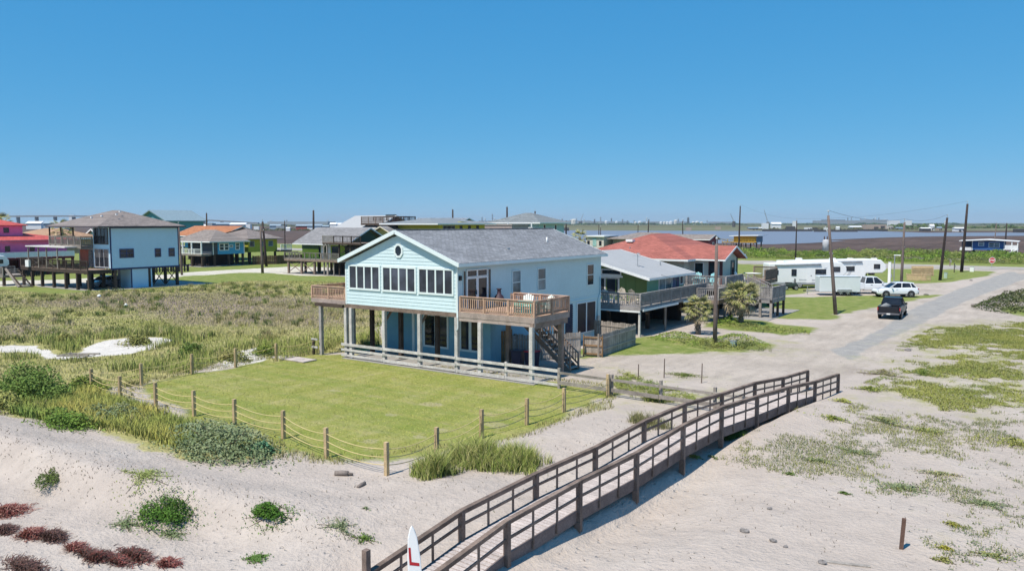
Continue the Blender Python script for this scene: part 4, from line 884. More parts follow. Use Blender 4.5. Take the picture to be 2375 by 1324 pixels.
for k, (px, py, lab) in enumerate(((185, 905, 'olive bush between the tall green bush and the rope fence'), (520, 838, 'round olive clump beside the white sand gap in the meadow'), (605, 822, 'low green clump behind the rope fence near the plank walk'), (300, 800, 'yellow green low clump on the white sand strip'), (430, 822, 'rounded green clump at the end of the white sand strip'), (150, 795, 'dark green clump along the top edge of the white sand strip'))):
    x, y, z = GP(px, py); shrub('meadow_clump', lab, x, y + .4, 1.1, .8, .75, 1800, .06, OLV if k % 2 else GREENS + YELG[2:3], group='clumps in the meadow', lumps=6)
# low mounds on the bare sand
MND = [(.041, .098, .015), (.060, .128, .019), (.086, .165, .030), (.045, .083, .015)]
x, y, z = GP(367, 1155); shrub('sand_mound_plant', 'dense dark green mound plant on the crest of the sand ridge', x, y + .2, .92, .6, .62, 5200, .03, MND, group='green mounds on the sand', lumps=9)
x, y, z = GP(620, 1200); shrub('sand_mound_plant', 'smaller green mound lower down the same sand ridge', x, y + .15, .62, .4, .40, 2600, .03, MND, group='green mounds on the sand', lumps=6)
x, y, z = GP(105, 1080); shrub('sand_mound_plant', 'thin trailing dark green mat at the top of the sand ridge', x, y + .1, .95, .3, .26, 1500, .03, [(.07, .10, .025), (.10, .12, .04)], group='green mounds on the sand', lumps=6, rz=R(-30))
def sprawl(label, px, py, r, n, size, pal, h=.07, squash=.6):
    """loose plant sprawling on sand: leaves thinning outwards along runners"""
    x, y, z = GP(px, py); t = thing('sand_creeper', label, 'creeper', (x, y, 0), 'creepers on the sand'); a = rng.random(n) * 6.28; arms = rng.random(9) * 6.28; a = np.where(rng.random(n) < .6, arms[rng.integers(0, 9, n)] + rng.normal(size=n) * .16, a)
    d = np.abs(rng.normal(size=n)) * r * .5; dx, dy = np.cos(a) * d, np.sin(a) * d * squash; zz = hz(x + dx, y + dy) + h * rng.random(n) * np.exp(-d / r)
    leaves('foliage', np.stack([dx, dy, zz + .012], 1), size, pal, t, up=.9); s = MB()
    for q in arms: s.path([(math.cos(q) * r * f, math.sin(q) * r * squash * f, gz(x + math.cos(q) * r * f, y + math.sin(q) * r * squash * f) + .012) for f in (0, .5, 1.)], .006, 4)
    s.build('runner', STEMM, t); return t
for a in (('sprawling grey green creeper below the sand ridge mound', 293, 1215, .62, 900, .028, GREYG), ('second sprawling creeper right of the first below the ridge', 400, 1240, .5, 600, .028, GREYG), ('pale green thin mat behind the dark mound plant', 335, 1103, 1.1, 1300, .03, [(.19, .23, .07), (.24, .26, .10)]),
          ('compact green creeper near the dark end post of the boardwalk', 595, 1295, .42, 900, .03, [(.07, .13, .03), (.10, .16, .045)]), ('thin creeper trailing down the ridge towards the boardwalk', 790, 1222, .75, 800, .024, GREYG), ('leafy patch at the tail end of the sand ridge', 845, 1250, .4, 420, .026, GREENS),
          ('tiny creeper alone on the sand below the driftwood', 850, 1180, .14, 60, .03, GREYG), ('yellow green tuft at the foot of the boardwalk skirt', 1612, 1060, .3, 260, .03, YELG), ('grey tuft alone on the sand beside the boardwalk', 1655, 1062, .22, 160, .03, GREYG),
          ('small yellow cushion plant near the lone brown post', 2192, 1272, .2, 260, .03, [(.22, .22, .03), (.28, .25, .05)]), ('wider yellow cushion plant above the lone brown post', 2213, 1217, .3, 260, .03, [(.22, .2, .04), (.16, .18, .04)]), ('green cushion plant on the bare sand centre', 1832, 1100, .2, 150, .03, GREENS), ('lowest small cushion plant on the bare sand', 1957, 1145, .2, 160, .03, GREENS), ('flat patch where the creepers end at the bare sand', 2085, 1130, .9, 1300, .03, GREYG), ('wide creeper patch halfway up the open sand', 1985, 1050, .8, 900, .03, GREYG), ('creeper patch close to the picture edge in the open sand', 2290, 1170, .8, 900, .03, GREYG)):
    sprawl(*a)
for a in (
          ('green round clump beside the dirt road edge', 2140, 868, 1.1, 1500, .03, GREENS + YELG[:1], 0.3),
          ('dark brown green tangle at the corner of the ground cover', 2050, 868, 1.3, 1500, .03, OLV + BRN[:2], 0.3),
          ('bright clump halfway between the boardwalk end and the ground cover', 2020, 905, 0.9, 1100, .03, GREENS + YELG, 0.22),
          ('yellow green tuft alone in the sand beyond the boardwalk end', 1955, 932, 0.55, 700, .03, YELG, 0.18),
          ('flat green mat in the sand beside the boardwalk end bank', 1925, 970, 0.8, 900, .03, GREENS + YELG, 0.12),
          ('wispy grey grass patch in the upper open sand', 2050, 980, 1.0, 1100, .03, GREYG + OLV, 0.25),
          ('olive patch in the open sand near the picture edge', 2350, 1030, 1.1, 1300, .03, OLV + YELG, 0.25),
          ('sparse green patch in the open sand above the flat patch', 2140, 1000, 0.8, 800, .03, GREYG + YELG, 0.15),
          ('dry tan patch low on the open sand', 2180, 1100, 0.7, 600, .03, TAN + GREYG, 0.1),
          ('grey green runner patch beside the flat patch', 1900, 1070, 0.6, 600, .03, GREYG, 0.08),
          ('loose creeper at the near corner of the open sand', 2300, 1290, 0.5, 500, .03, GREYG + OLV, 0.06),
          ('pair of small tufts below the lone brown post', 2190, 1300, 0.3, 250, .03, OLV, 0.08),
          ('green patch on the sand against the two board fence', 1560, 905, 0.8, 900, .03, GREENS + YELG, 0.12),
          ('grassy patch at the edge of the drive by the thin stakes', 1590, 872, 1.2, 1300, .03, OLV + GREENS, 0.15),
          ):
    sprawl(*a)
# beach grass clumps
def grass_clump(label, px, py, rx, ry, n, h, pal, w=.018, group='beach grass clumps', name='beach_grass'):
    x, y, z = GP(px, py); t = thing(name, label, 'grass clump', (x, y, 0), group); c = rng.normal(size=(max(6, n // 45), 2)) * [rx * .5, ry * .5]; k = rng.integers(0, len(c), n)
    d = c[k] + rng.normal(size=(n, 2)) * .11; r2 = (d[:, 0] / rx) ** 2 + (d[:, 1] / ry) ** 2; ch_ = (.55 + .7 * rng.random(len(c)))[k]
    blades('blades', d + [x, y], h * ch_ * (.35 + .75 * np.exp(-r2 * .8)), w, pal, t, None, .75, org=(x, y, 0)); return t
BG = [(.17, .24, .05), (.25, .30, .07), (.34, .35, .11), (.44, .41, .19), (.12, .17, .04)]
grass_clump('big tuft of beach grass at the seaward tip of the clump by the boardwalk', 1010, 1100, .6, .6, 2000, .62, BG)
grass_clump('middle of the tall beach grass beside the boardwalk', 1110, 1072, 1.25, .8, 4600, .68, BG)
grass_clump('beach grass closest to the boardwalk handrail', 1195, 1078, 1.0, .75, 3200, .60, BG)
grass_clump('sparse reedy grass around the fence post near the boardwalk', 1500, 985, .9, .6, 900, .45, [(.16, .17, .07), (.22, .2, .1), (.12, .13, .05)])
grass_clump('green grass at the foot of the two board fence post', 1520, 928, .5, .5, 900, .4, GREENS + YELG)
grass_clump('grassy crown of the sand bank against the boardwalk', 1760, 955, .9, 1.2, 2600, .28, [(.14, .16, .04), (.19, .19, .06), (.22, .2, .09)])
grass_clump('bright grass spilling down the bank under the boardwalk', 1695, 1010, .5, .8, 1300, .28, [(.10, .17, .03), (.15, .2, .05)])
# dried red-brown weed heaps along the foot of the ridge
RED = [(.20, .065, .055), (.28, .10, .085), (.13, .05, .045), (.36, .20, .16)]; DKB = [(.08, .05, .045), (.12, .075, .06), (.16, .085, .075)]
def weed_heap(label, px, py, rx, ry, h, n, pal, curl=.5):
    x, y, z = GP(px, py); t = thing('dried_weed', label, 'dried weed', (x, y, 0), 'dried weed heaps on the sand'); V = []; F = []; Cs = []; pa = np.array(pal)
    for k in range(int(n * .95)):
        a, r = random.uniform(0, 6.28), abs(random.gauss(0, .52)); p = np.array([math.cos(a) * r * rx * 1.25, math.sin(a) * r * ry * 1.3, 0.]); b = random.uniform(0, 6.28); L = random.uniform(.08, .30); zz = gz(x + p[0], y + p[1]); top = h * max(.06, 1 - r * r) * .85
        d = np.array([math.cos(b), math.sin(b), 0]) * L; q0 = p + [0, 0, zz + random.random() * top]; q1 = q0 + d * .5 + [0, 0, random.uniform(-.02, .07)]; q2 = q0 + d + [random.uniform(-.04, .04), random.uniform(-.04, .04), random.uniform(-.05, .09)]
        s = np.array([-d[1], d[0], .4 * L]); s /= np.linalg.norm(s); s *= .0105; m_ = len(V); V += [q0 - s, q0 + s, q1 + s, q1 - s, q2]; F += [(m_, m_ + 1, m_ + 2), (m_, m_ + 2, m_ + 3), (m_ + 3, m_ + 2, m_ + 4)]; c = pa[random.randrange(len(pa))] * random.uniform(.7, 1.3); Cs += [c] * 5
    npmesh('stems', np.array(V), np.array(F), LEAF, np.array(Cs), t, 'stuff'); return t
for a in (('rust red dried weed heap half out of view at the end of the sand', 18, 1188, .42, .38, .2, 2200, RED), ('dark dried weed lump under the rust red heap', 8, 1232, .3, .2, .14, 900, DKB), ('red brown dried weed heap below the ridge', 72, 1240, .33, .2, .14, 1300, RED), ('blackish dried weed heap joined to the red brown one', 122, 1245, .35, .2, .13, 1400, DKB),
          ('thin reddish dried weed scrap between two heaps', 172, 1270, .25, .14, .08, 500, RED), ('round brown dried weed ball in the middle of the row', 232, 1295, .22, .18, .16, 900, DKB + RED[:1]), ('long wispy brown dried weed trailing right of the ball', 315, 1290, .5, .16, .12, 1500, DKB + RED[:1]), ('thin dark strands joining the weed heaps below the ridge', 200, 1284, .55, .12, .06, 500, DKB + RED[:1]), ('faint strands between the weed ball and the last scrap', 275, 1302, .45, .12, .07, 600, DKB + RED[:2]), ('last reddish dried weed scrap of the row', 390, 1308, .25, .14, .1, 600, RED), ('blackish dried scraps at the bottom edge of the sand', 60, 1316, .8, .25, .05, 1100, DKB)):
    weed_heap(*a)
# green and yellow ground cover inland of the beach, thinning out over the open sand
def cover(name, polys, n, dens, size, pal, h, s=1.5, w=.02, bl=True):
    xy = in_polys(polys, n); f = vnoise(xy[:, 0], xy[:, 1] * .8, s * 2.2) * .36 + vnoise(xy[:, 0] + 2, xy[:, 1], s) * .34 + vnoise(xy[:, 0] + 5, xy[:, 1], s * .3) * .30; e = np.maximum.reduce([poly_sd(p, xy[:, 0], xy[:, 1]) for p in polys]); k_ = f + .07 - .22 * np.exp(-np.maximum(e, 0) / 2.2); xy = xy[rng.random(len(xy)) < sstep(dens - .04, dens + .17, k_) ** 1.5]; f2 = vnoise(xy[:, 0] + 3, xy[:, 1], 2.2)[:, None]
    m = len(xy); c = mixcols(m, pal[:len(pal) // 2]) * (1 - f2) + mixcols(m, pal[len(pal) // 2:]) * f2
    if bl: return blades(name, xy, h, w, None, cols=c, spread=.9)
    return leaves(name, np.stack([xy[:, 0], xy[:, 1], hz(xy[:, 0], xy[:, 1]) + h * rng.random(m)], 1), size, pal, None, 'stuff', .9, cols=c, lum=1.12)
cover('ground_cover', [ZONES['veg'][0]], 240000, .42, .035, GREENS[1:3] + YELG, .08, 1.5, bl=False)
cover('ground_cover_grass', [ZONES['veg'][0]], 60000, .44, .03, OLV + YELG, .13, 1.5, .022)
cover('ground_cover', [ZONES['veg'][1]], 30000, .46, .04, GREENS[1:3] + YELG, .16, 1.2, bl=False)
cover('ground_cover_grass', [ZONES['veg'][2]], 9000, .42, .03, GREENS + OLV, .28, 1.2, .02)
cover('sand_creepers', [ZONES['sparse'][0]], 120000, .49, .026, GREYG + OLV, .05, .8, bl=False)
cover('sand_creepers', [ZONES['sparse'][0]], 32000, .50, .028, OLV + YELG, .12, .8, .014)
cover('sand_creepers', [ZONES['sparse'][1], ZONES['sparse'][2]], 16000, .58, .028, GREYG + TAN, .10, .9, .016)
# scattered twigs, shells and dry bits on the sand
xy = in_polys([PP((0, 1000), (600, 1060), (1000, 1100), (1300, 1000), (1500, 940), (2375, 960), (2375, 1323), (0, 1323))], 5200); f = vnoise(xy[:, 0], xy[:, 1], 1.7); xy = xy[f > .48]
xy = np.concatenate([xy, np.stack([np.interp(k := rng.random(900) * 26 - 40, [p[0] for p in RIDGE], [p[1] for p in RIDGE]) * 0 + k, np.interp(k, [p[0] for p in RIDGE], [p[1] for p in RIDGE]) - .3 + rng.normal(size=900) * .45], 1)])
blades('twig_litter', xy, .06, .022, [(.16, .13, .11), (.22, .18, .15), (.10, .08, .07), (.14, .14, .09)], spread=2.2, tipc=1.0)
# palms: every frond a piece of its own
def frond_mesh(name, L, nl, droop, m, pal):
    V = []; F = []; Cs = []; pa = np.array(pal)
    def strip(pts, wd, c):
        m_ = len(V)
        for p, w_ in zip(pts, wd): V.extend([(p[0] - w_ * p[3], p[1] + w_ * p[4], p[2]), (p[0] + w_ * p[3], p[1] - w_ * p[4], p[2])]); Cs.extend([c, c])
        for k in range(len(pts) - 1): F.append((m_ + 2 * k, m_ + 2 * k + 1, m_ + 2 * k + 3, m_ + 2 * k + 2))
    st_ = L * .55; strip([(0, 0, 0, 0, 1), (st_ * .5, 0, .02, 0, 1), (st_, 0, -droop * .2, 0, 1)], (.022, .016, .012), pa[0] * 1.2)
    for k in range(nl):
        a = (k / (nl - 1) - .5) * 2.6; r = L * .5 * (1 - .25 * abs(a) / 1.3) * random.uniform(.9, 1.08); ca, sa = math.cos(a), math.sin(a); c = pa[random.randrange(len(pa))] * random.uniform(.8, 1.2)
        z0 = -droop * .2; q = [(st_ + ca * r * f, sa * r * f, z0 - droop * f * f * random.uniform(.5, 1.0) + .04 * f * (1 if k % 2 else 0), sa, ca) for f in (0.02, .5, .8, 1.0)]; strip(q, (.008, .028, .02, .002), c)
    o = npmesh(name, np.array(V), np.array(F), m, np.array(Cs)); me = o.data; bpy.data.objects.remove(o); return me
PALG = [(.30, .31, .11), (.40, .385, .17), (.50, .46, .24), (.22, .25, .056)]; PALD = [(.52, .42, .27), (.44, .34, .21), (.58, .48, .32)]
FR = [frond_mesh('frond_green', 1.35, 15, .35, LEAF, PALG) for _ in range(3)] + [frond_mesh('frond_dry', 1.25, 13, .6, LEAF, PALD) for _ in range(2)]
BARK = mat('palm_bark', (.17, .145, .125), .95, .45, 6, bump=.8); BOOT = mat('palm_boot', (.30, .26, .22), .9, .4, 8)
def palm(label, x, y, th, s, nf, group='fan palms', each=True, crown=1.0, r=.17):
    z = gz(x, y); t = thing('fan_palm', label, 'palm tree', (x, y, z), group); b = MB(); b.path([(.05 * math.sin(k * 1.3), .03 * math.cos(k), k * th / 6 - .1) for k in range(7)], [r * 1.35, r * 1.1, r * 1.05, r, r, r * 1.15, r * 1.1], 10); tr = b.build('trunk', BARK, t, True)
    bo = MB()
    for k in range(int(th * 26)):
        a, zz = k * 2.4, .1 + k * (th - .15) / (th * 26); d = Vector((math.cos(a), math.sin(a), 0)); bo.bar(d * r * .95 + UZ * zz, d * (r + .09) + UZ * (zz + .16), .07, .03)
    bo.build('boots', BOOT, tr, kind='stuff')
    for k in range(nf):
        a = k * 2.399963; f = k / nf; el = 1.25 - 2.05 * f ** .9 + random.uniform(-.12, .12); me = FR[random.randrange(3)] if f < .74 + random.uniform(-.08, .08) else FR[3 + random.randrange(2)]
        o = bpy.data.objects.new('frond', me); C.objects.link(o); o.parent = t; o.location = (math.cos(a) * r * .5, math.sin(a) * r * .5, th - .05 - .25 * f); o.scale = (s * crown * random.uniform(.88, 1.1),) * 3
        o.rotation_euler = (Matrix.Rotation(a, 3, 'Z') @ Matrix.Rotation(-el, 3, 'Y') @ Matrix.Rotation(random.uniform(-.5, .5), 3, 'X')).to_euler()
    return t
palm('shorter fan palm growing beside the stilts of the green house', -21.05, 53.75, 2.0, .80, 52)
palm('larger bushy fan palm in front of the red roofed house', -20.26, 60.75, 2.35, 1.12, 64)
palm('small palm rising behind the grey shingle roof', -65.5, 114, 5.6, 1.15, 30)
palm('palm above the pink house roof at the end of the row', -152, 62, 8.0, 1.6, 34); palm('palm between the pink house and the pale blue house', -141, 67, 7.0, 1.5, 32)
# leafy edges along the drives and the hedge of wild shrubs beyond the cross road
def bushrow(name, polys, n, h, size, pal, s=2.5):
    xy = in_polys(polys, n); f = vnoise(xy[:, 0], xy[:, 1], s) * .65 + vnoise(xy[:, 0] + 4, xy[:, 1], s * .35) * .35; e = np.clip(np.maximum.reduce([poly_sd(p, xy[:, 0], xy[:, 1]) for p in polys]) / (s * .6), 0, 1); H = h * np.clip(f * 1.5 - .05, .12, 1.2) * (.3 + .7 * e)
    palA = np.array(pal); k = (vnoise(xy[:, 0] + 50, xy[:, 1], s * .8) * len(palA)).astype(int) % len(palA); c = palA[k] * (.7 + .6 * rng.random((len(xy), 1)))
    return leaves(name, np.stack([xy[:, 0], xy[:, 1], hz(xy[:, 0], xy[:, 1]) + H * (.35 + .65 * rng.random(len(xy)) ** .5)], 1), size, pal, None, 'stuff', .5, cols=c, lum=.8)
bushrow('hedge_shrubs', [[(-72, 178), (-58, 177), (-40, 178.5), (-20, 178), (-5, 180), (12, 182), (30, 184), (30, 200), (-5, 198), (-30, 199), (-60, 197), (-75, 192)]], 120000, 2.1, .13, [(.20, .34, .05), (.26, .38, .06), (.15, .25, .045), (.32, .36, .11), (.22, .26, .10)], 3.4)
bushrow('drive_edge_weeds', [PP((1500, 786), (1560, 770), (1600, 776), (1640, 790), (1700, 775), (1790, 800), (1770, 815), (1640, 812), (1560, 796)), PP((1645, 752), (1690, 738), (1760, 757), (1880, 770), (1878, 778), (1760, 772))], 22000, .42, .05, [(.20, .33, .05), (.26, .37, .065), (.34, .37, .10), (.23, .26, .09)], 1.1)
bushrow('garden_shrubs', [PP((2250, 716), (2310, 690), (2420, 672), (2420, 722), (2330, 728))], 9000, .7, .10, [(.07, .10, .03), (.11, .13, .05), (.15, .16, .07)], 1.3)
# ------------------------------------------------------------------ the other stilt houses (world coordinates, then moved onto their bases)
def house(label, cat='house', name='stilt_house', group=None): return thing(name, label, cat, (0, 0, 0), group)
def finish(t, bx3):
    t.location = bx3
    for c in t.children: c.location = c.location - Vector(bx3)
    return t
NAVYT = mat('navy_trim', (.03, .04, .12), .6, .1); NAVYF = mat('navy_window_frame', (.05, .06, .16), .5, .1)
GREYSH = shingles('grey_shingles', (.25, .245, .25), 'x', .4, .16, .2); TAUPE = shingles('taupe_shingles', (.24, .205, .19), 'y', .4, .16, .2); TAUPEX = shingles('taupe_shingles_x', (.255, .22, .20), 'x', .4, .16, .2)
# --- pale blue house on tall piles, two porches towards the beach
PB = mat('pale_blue_paint', (.53, .73, .86), .6, .05, .5, fine=.03); PGREY = mat('porch_wall_grey', (.35, .36, .40), .7, .1)
h = house('pale blue two storey house on tall dark piles with taupe hip roof')
body(h, -100.6, -93, 51.6, 58.55, 2.55, 7.55, PB); body(h, -100.58, -93.3, 49.75, 51.58, 2.55, 5.05, PGREY, name='porch_wall')
MB().box((-97.0, 49.7, 2.55), (-93.0, 51.58, 7.55)).build('front_room', PB, h)
lap_siding(h, PB, '+x', 49.7, 58.55, 2.6, 7.5, -93, .25, False, None, .008)
for y in (49.66, 58.45): bx('corner_board', h, NAVYT, (-93.08, y, 2.4), (-92.97, y + .14, 7.56))
bx('skirt_board', h, NAVYT, (-93.02, 49.7, 2.36), (-92.96, 58.6, 2.56)); bx('fascia_board', h, NAVYT, (-92.98, 49.6, 7.35), (-92.94, 58.6, 7.56))
hip_roof(h, -105.1, -92.45, 48.0, 59.3, 7.62, 9.6, 5.5, TAUPE, mat('brown_gutter', (.08, .06, .07), .5), .12, 'x')
for k, (x, y) in enumerate(((-99, 50.5), (-97.5, 51), (-95, 51.5), (-96, 52.5))): bx('roof_vent', h, WHITE, (x, y, 8.0 + .36 * (y - 48) - .3), (x + .25, y + .2, 8.15 + .36 * (y - 48) - .3))
window(h, '+x', 50.85, 52.45, 3.86, 4.78, -92.99, 2, 2, NAVYF, GL, .1); window(h, '+x', 55.36, 56.0, 3.82, 4.72, -92.99, 1, 2, NAVYF, GL, .09); window(h, '+x', 57.22, 57.88, 3.82, 4.72, -92.99, 1, 2, NAVYF, GL, .09)
window(h, '-y', -96.6, -93.5, 5.5, 7.3, 49.69, 4, 1, DARKW, GL, .08, 'glass_door'); window(h, '-y', -96.6, -93.5, 2.7, 4.8, 49.69, 3, 1, mat('pale_grey_frame', (.5, .5, .52), .5), GL, .08, 'glass_door')
window(h, '-y', -100.3, -97.3, 5.5, 7.3, 51.59, 4, 1, WHITE, GL, .08, 'glass_door'); bx('red_door', h, mat('orange_red_panel', (.42, .10, .06), .6), (-100.2, 49.68, 2.6), (-98.0, 49.74, 4.7)); MB().prism([(-97.9, 2.6), (-97.2, 2.6), (-97.25, 4.6), (-97.8, 4.6)], 'y', 49.5, 49.74).build('stone_column', mat('rubble_stone', (.22, .2, .19), .9, .5, 5), h)
deck(h, -104.9, -97.0, 48.2, 51.55, 5.2, GREYW, GREYW); railing(h, (-104.85, 48.25), (-97.05, 48.25), 5.2, 1.15, GREYW, .2, False); railing(h, (-104.85, 48.25), (-104.85, 51.4), 5.2, 1.15, GREYW, .2, False); railing(h, (-97.05, 48.25), (-97.05, 49.6), 5.2, 1.15, GREYW, .2, False)
posts(h, [(-104.8, 48.3), (-101.9, 48.3), (-98.9, 48.3)], 7.5, DARKW, .07, 5.0)
deck(h, -109.9, -93.05, 46.9, 49.68, 2.45, BROWNW, DARKW, fas=.4); railing(h, (-109.8, 46.95), (-93.1, 46.95), 2.45, 1.1, DARKW, .19, False); railing(h, (-109.85, 46.95), (-109.85, 49.6), 2.45, 1.1, GREYW, .19, False)
for x in (-107, -103.5): xbrace(h, (x, 46.98), (x + 2.6, 46.98), 2.6, 3.45, GREYW, 'brace', .05)
MB().box((-107.9, 46.7, 5.0), (-97.8, 50.6, 5.14)).build('pergola_roof', mat('white_patio_roof', (.62, .60, .58), .6, .1), h); posts(h, [(-107.7, 46.95), (-105.0, 46.95), (-102.9, 46.95), (-100.2, 46.95), (-105.4, 49.4)], 5.0, GREYW, .06, 2.4)
bx('cooler', h, WHC, (-107.9, 46.6, 2.45), (-107.0, 46.88, 3.3))
deck(h, -113.0, -109.95, 44.8, 47.6, 1.35, GREYW, GREYW); railing(h, (-113, 44.85), (-110, 44.85), 1.35, 1.0, GREYW, .16, False); railing(h, (-113, 44.85), (-113, 47.5), 1.35, 1.0, GREYW, .16, False)
stair(h, (-109.4, 45.1, 2.2), (-105.2, 45.1, -.05), 1.2, (0, 1), DARKW, 10, False, tread=GREYW); bar('brace', h, GREYW, (-109.6, 45.0, 2.2), (-106.2, 45.0, .0), .2, .2)
posts(h, [(x, y) for x in (-104.6, -101.6, -98.6, -95.8, -93.15) for y in (47.1, 50.2, 54.5, 58.3)] + [(-109.6, 47.1), (-112.8, 45.0), (-110.2, 45.0), (-107.2, 47.1)], 2.45, DARKW, .15)
for a, b in ((55.0, 56.6), (56.7, 58.4)): xbrace(h, (-93.1, a), (-93.1, b), .25, 2.3, DARKW)
MB().box((-95.6, 52.2, 0), (-93.05, 54.85, 2.36)).build('storage_room', PB, h); bx('corner_board', h, NAVYT, (-93.08, 52.12, 0), (-92.99, 52.24, 2.36)); MB().box((-97.6, 52.9, 0), (-95.62, 55, 2.36)).build('store_wall', mat('pale_grey_wall', (.42, .44, .5), .7), h)
bx('slab', h, CONC, (-105.5, 46.8, -.1), (-91.6, 62.5, .05))
finish(h, (-97, 52, 0))
# --- green house next along the road
GRN = mat('green_house_front', (.13, .20, .065), .7, .1, .8); GRN2 = mat('sea_green_side', (.15, .34, .235), .65, .1, .8); LG = mat('light_grey_roofing', (.36, .365, .37), .8, .08, .8, fine=.06); WEA = wood('silver_grey_deck', (.33, .305, .295))
h = house('green one storey stilt house with broad light grey roof and silver wood deck')
X0, X1, YF, YB = -34.5, -25.0, 53.6, 60.6
body(h, X0, X1, YF, YB, 2.13, 3.92, GRN2, 'y', 5.35, -31.2); MB().prism([(X0 + .01, 2.15), (X1 - .0, 2.15), (X1 - .0, 3.9), (-31.2, 5.3), (X0 + .01, 3.9)], 'y', YF - .02, YF - .001).build('front_wall', GRN, h)
for k in range(12): x = X0 + .5 + k * .8; bx('batten', h, GRN, (x, YF - .045, 2.16), (x + .06, YF - .021, 3.85))
gable_roof(h, -38.0, -24.35, 52.6, 61.35, 3.97, 5.72, 'y', LG, WHITE, .16, -31.2)
for a, b in ((-29.6, -27.4),): window(h, '-y', a, b, 2.65, 3.75, YF - .02, 2, 1, mat('pale_cream_frame', (.62, .6, .55), .6), GL, .14)
window(h, '-y', -29.9, -29.0, 4.25, 4.75, YF - .02, 1, 1, WHITE, GL, .08, 'clerestory_window'); window(h, '-y', -28.75, -27.2, 4.1, 4.4, YF - .02, 1, 1, WHITE, GL, .08, 'clerestory_window')
bx('white_band', h, WHITE, (X0, YF - .07, 3.86), (-27.0, YF - .022, 4.0))
window(h, '+x', 55.7, 58.1, 2.75, 3.75, X1, 2, 1, WHITE, GLB, .08); window(h, '+x', 59.75, 60.3, 3.1, 3.7, X1, 1, 1, WHITE, GL, .09); bx('door', h, mat('blue_door', (.06, .10, .2), .5), (X1 + .0, 58.3, 2.15), (X1 + .05, 58.95, 3.75)); bx('shutter', h, NAVYT, (X1, 59.1, 2.5), (X1 + .05, 59.5, 3.8))
lov = MB().box((-30.5, YF - .04, 2.3), (-29.95, YF - .025, 3.75)).build('louvred_screen', WHITE, h)
for k in range(9): bx('slat', lov, BLACKM, (-30.45, YF - .06, 2.35 + k * .155), (-30.0, YF - .041, 2.43 + k * .155))
deck(h, -34.0, -23.8, 50.0, 53.55, 2.13, WEA, WEA, fas=.22); deck(h, -24.95, -23.8, 53.58, 62.6, 2.13, WEA, WEA, 'y', fas=.22)
railing(h, (-34, 50.05), (-23.85, 50.05), 2.13, .92, WEA, .15, True); railing(h, (-23.85, 50.05), (-23.85, 62.5), 2.13, .92, WEA, .15, False)
for a, b in ((50.3, 56.5), (57.6, 60.2)): bx('white_gutter', h, WHITE, (-23.79, a, 1.78), (-23.70, b, 1.94))
bx('white_beam', h, WHITE, (-34, 49.95, 1.72), (-23.82, 50.04, 1.84))
deck(h, -23.78, -21.9, 60.2, 64.0, 1.9, WEA, BROWNW, fas=.3); railing(h, (-21.95, 60.25), (-21.95, 63.9), 1.9, .9, WEA, .15, False); railing(h, (-23.7, 60.25), (-21.95, 60.25), 1.9, .9, WEA, .15, False)
posts(h, [(-23.9, 50.1), (-27.2, 50.2), (-30.5, 50.2)], 1.75, WHITEW, .07); posts(h, [(x, y) for x in (-25.2, -28.5, -32) for y in (54.2, 57.4, 60.3)] + [(-22.1, 60.5), (-22.1, 63.7)], 1.9, DARKW, .12); posts(h, [(-23.9, 54.5), (-23.9, 58.8), (-23.9, 62.2)], 1.8, GREYW, .06)
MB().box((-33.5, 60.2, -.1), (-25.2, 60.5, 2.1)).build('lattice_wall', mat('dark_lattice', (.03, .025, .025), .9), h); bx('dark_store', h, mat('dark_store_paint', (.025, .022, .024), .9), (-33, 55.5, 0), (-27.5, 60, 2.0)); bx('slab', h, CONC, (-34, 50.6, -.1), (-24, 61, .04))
finish(h, (-29, 56, 0))
t = thing('tv_antenna', 'thin roof antenna with crossbars on the light grey roof', 'antenna', (-26.9, 55.9, 4.62)); MB().tube((0, 0, 0), (0, 0, 1.05), .03, .025, 6).build('mast', GALV, t)
for z, l in ((.75, .5), (.9, .4), (1.0, .3)): bar('crossbar', t, GALV, (-l, .1, z), (l * .6, -.1, z + .05), .025, .025)
bx('plate', t, GALV, (-.12, -.12, -.05), (.12, .12, .02)); MB().lathe([(.02, 0), (.12, .03), (.14, .08)], (.1, -.05, .92), 10).build('dish', WHC, t)
t = tag(MB().tube((0, 0, -.1), (0, 0, .28), .05, .05, 8).build('vent_pipe', GALV), 'short vent pipe on the light grey roof behind the antenna', 'vent pipe'); t.location = (-26.6, 59.5, 4.55)
BUFF = mat('buff_chair_wood', (.55, .47, .36), .7, .15)
adirondack('garden_chair', 'tan slatted armchair at the corner of the green house deck', (-24.9, 51.6, 2.13), R(160), BUFF, 'garden chairs on the green house deck'); adirondack('garden_chair', 'tan slatted armchair with its side turned by the window of the green house', (-25.9, 52.0, 2.13), R(70), BUFF, 'garden chairs on the green house deck')
adirondack('garden_chair', 'pale chair with its back to the rail of the green house front deck', (-28.0, 50.7, 2.13), R(180), WHC, 'garden chairs on the green house deck'); adirondack('garden_chair', 'pale chair beside the table on the green house front deck', (-26.6, 50.6, 2.13), R(170), WHC, 'garden chairs on the green house deck')
t = thing('deck_table', 'round pale table between chairs on the green house front deck', 'table', (-27.3, 50.9, 2.13)); MB().lathe([(.45, .66), (.47, .7), (.02, .7)], n=16).build('tabletop', WHC, t)
for k in range(3): bar('leg', t, WHC, (.08 * math.cos(k * 2.1), .08 * math.sin(k * 2.1), .66), (.35 * math.cos(k * 2.1), .35 * math.sin(k * 2.1), 0), .04, .04)
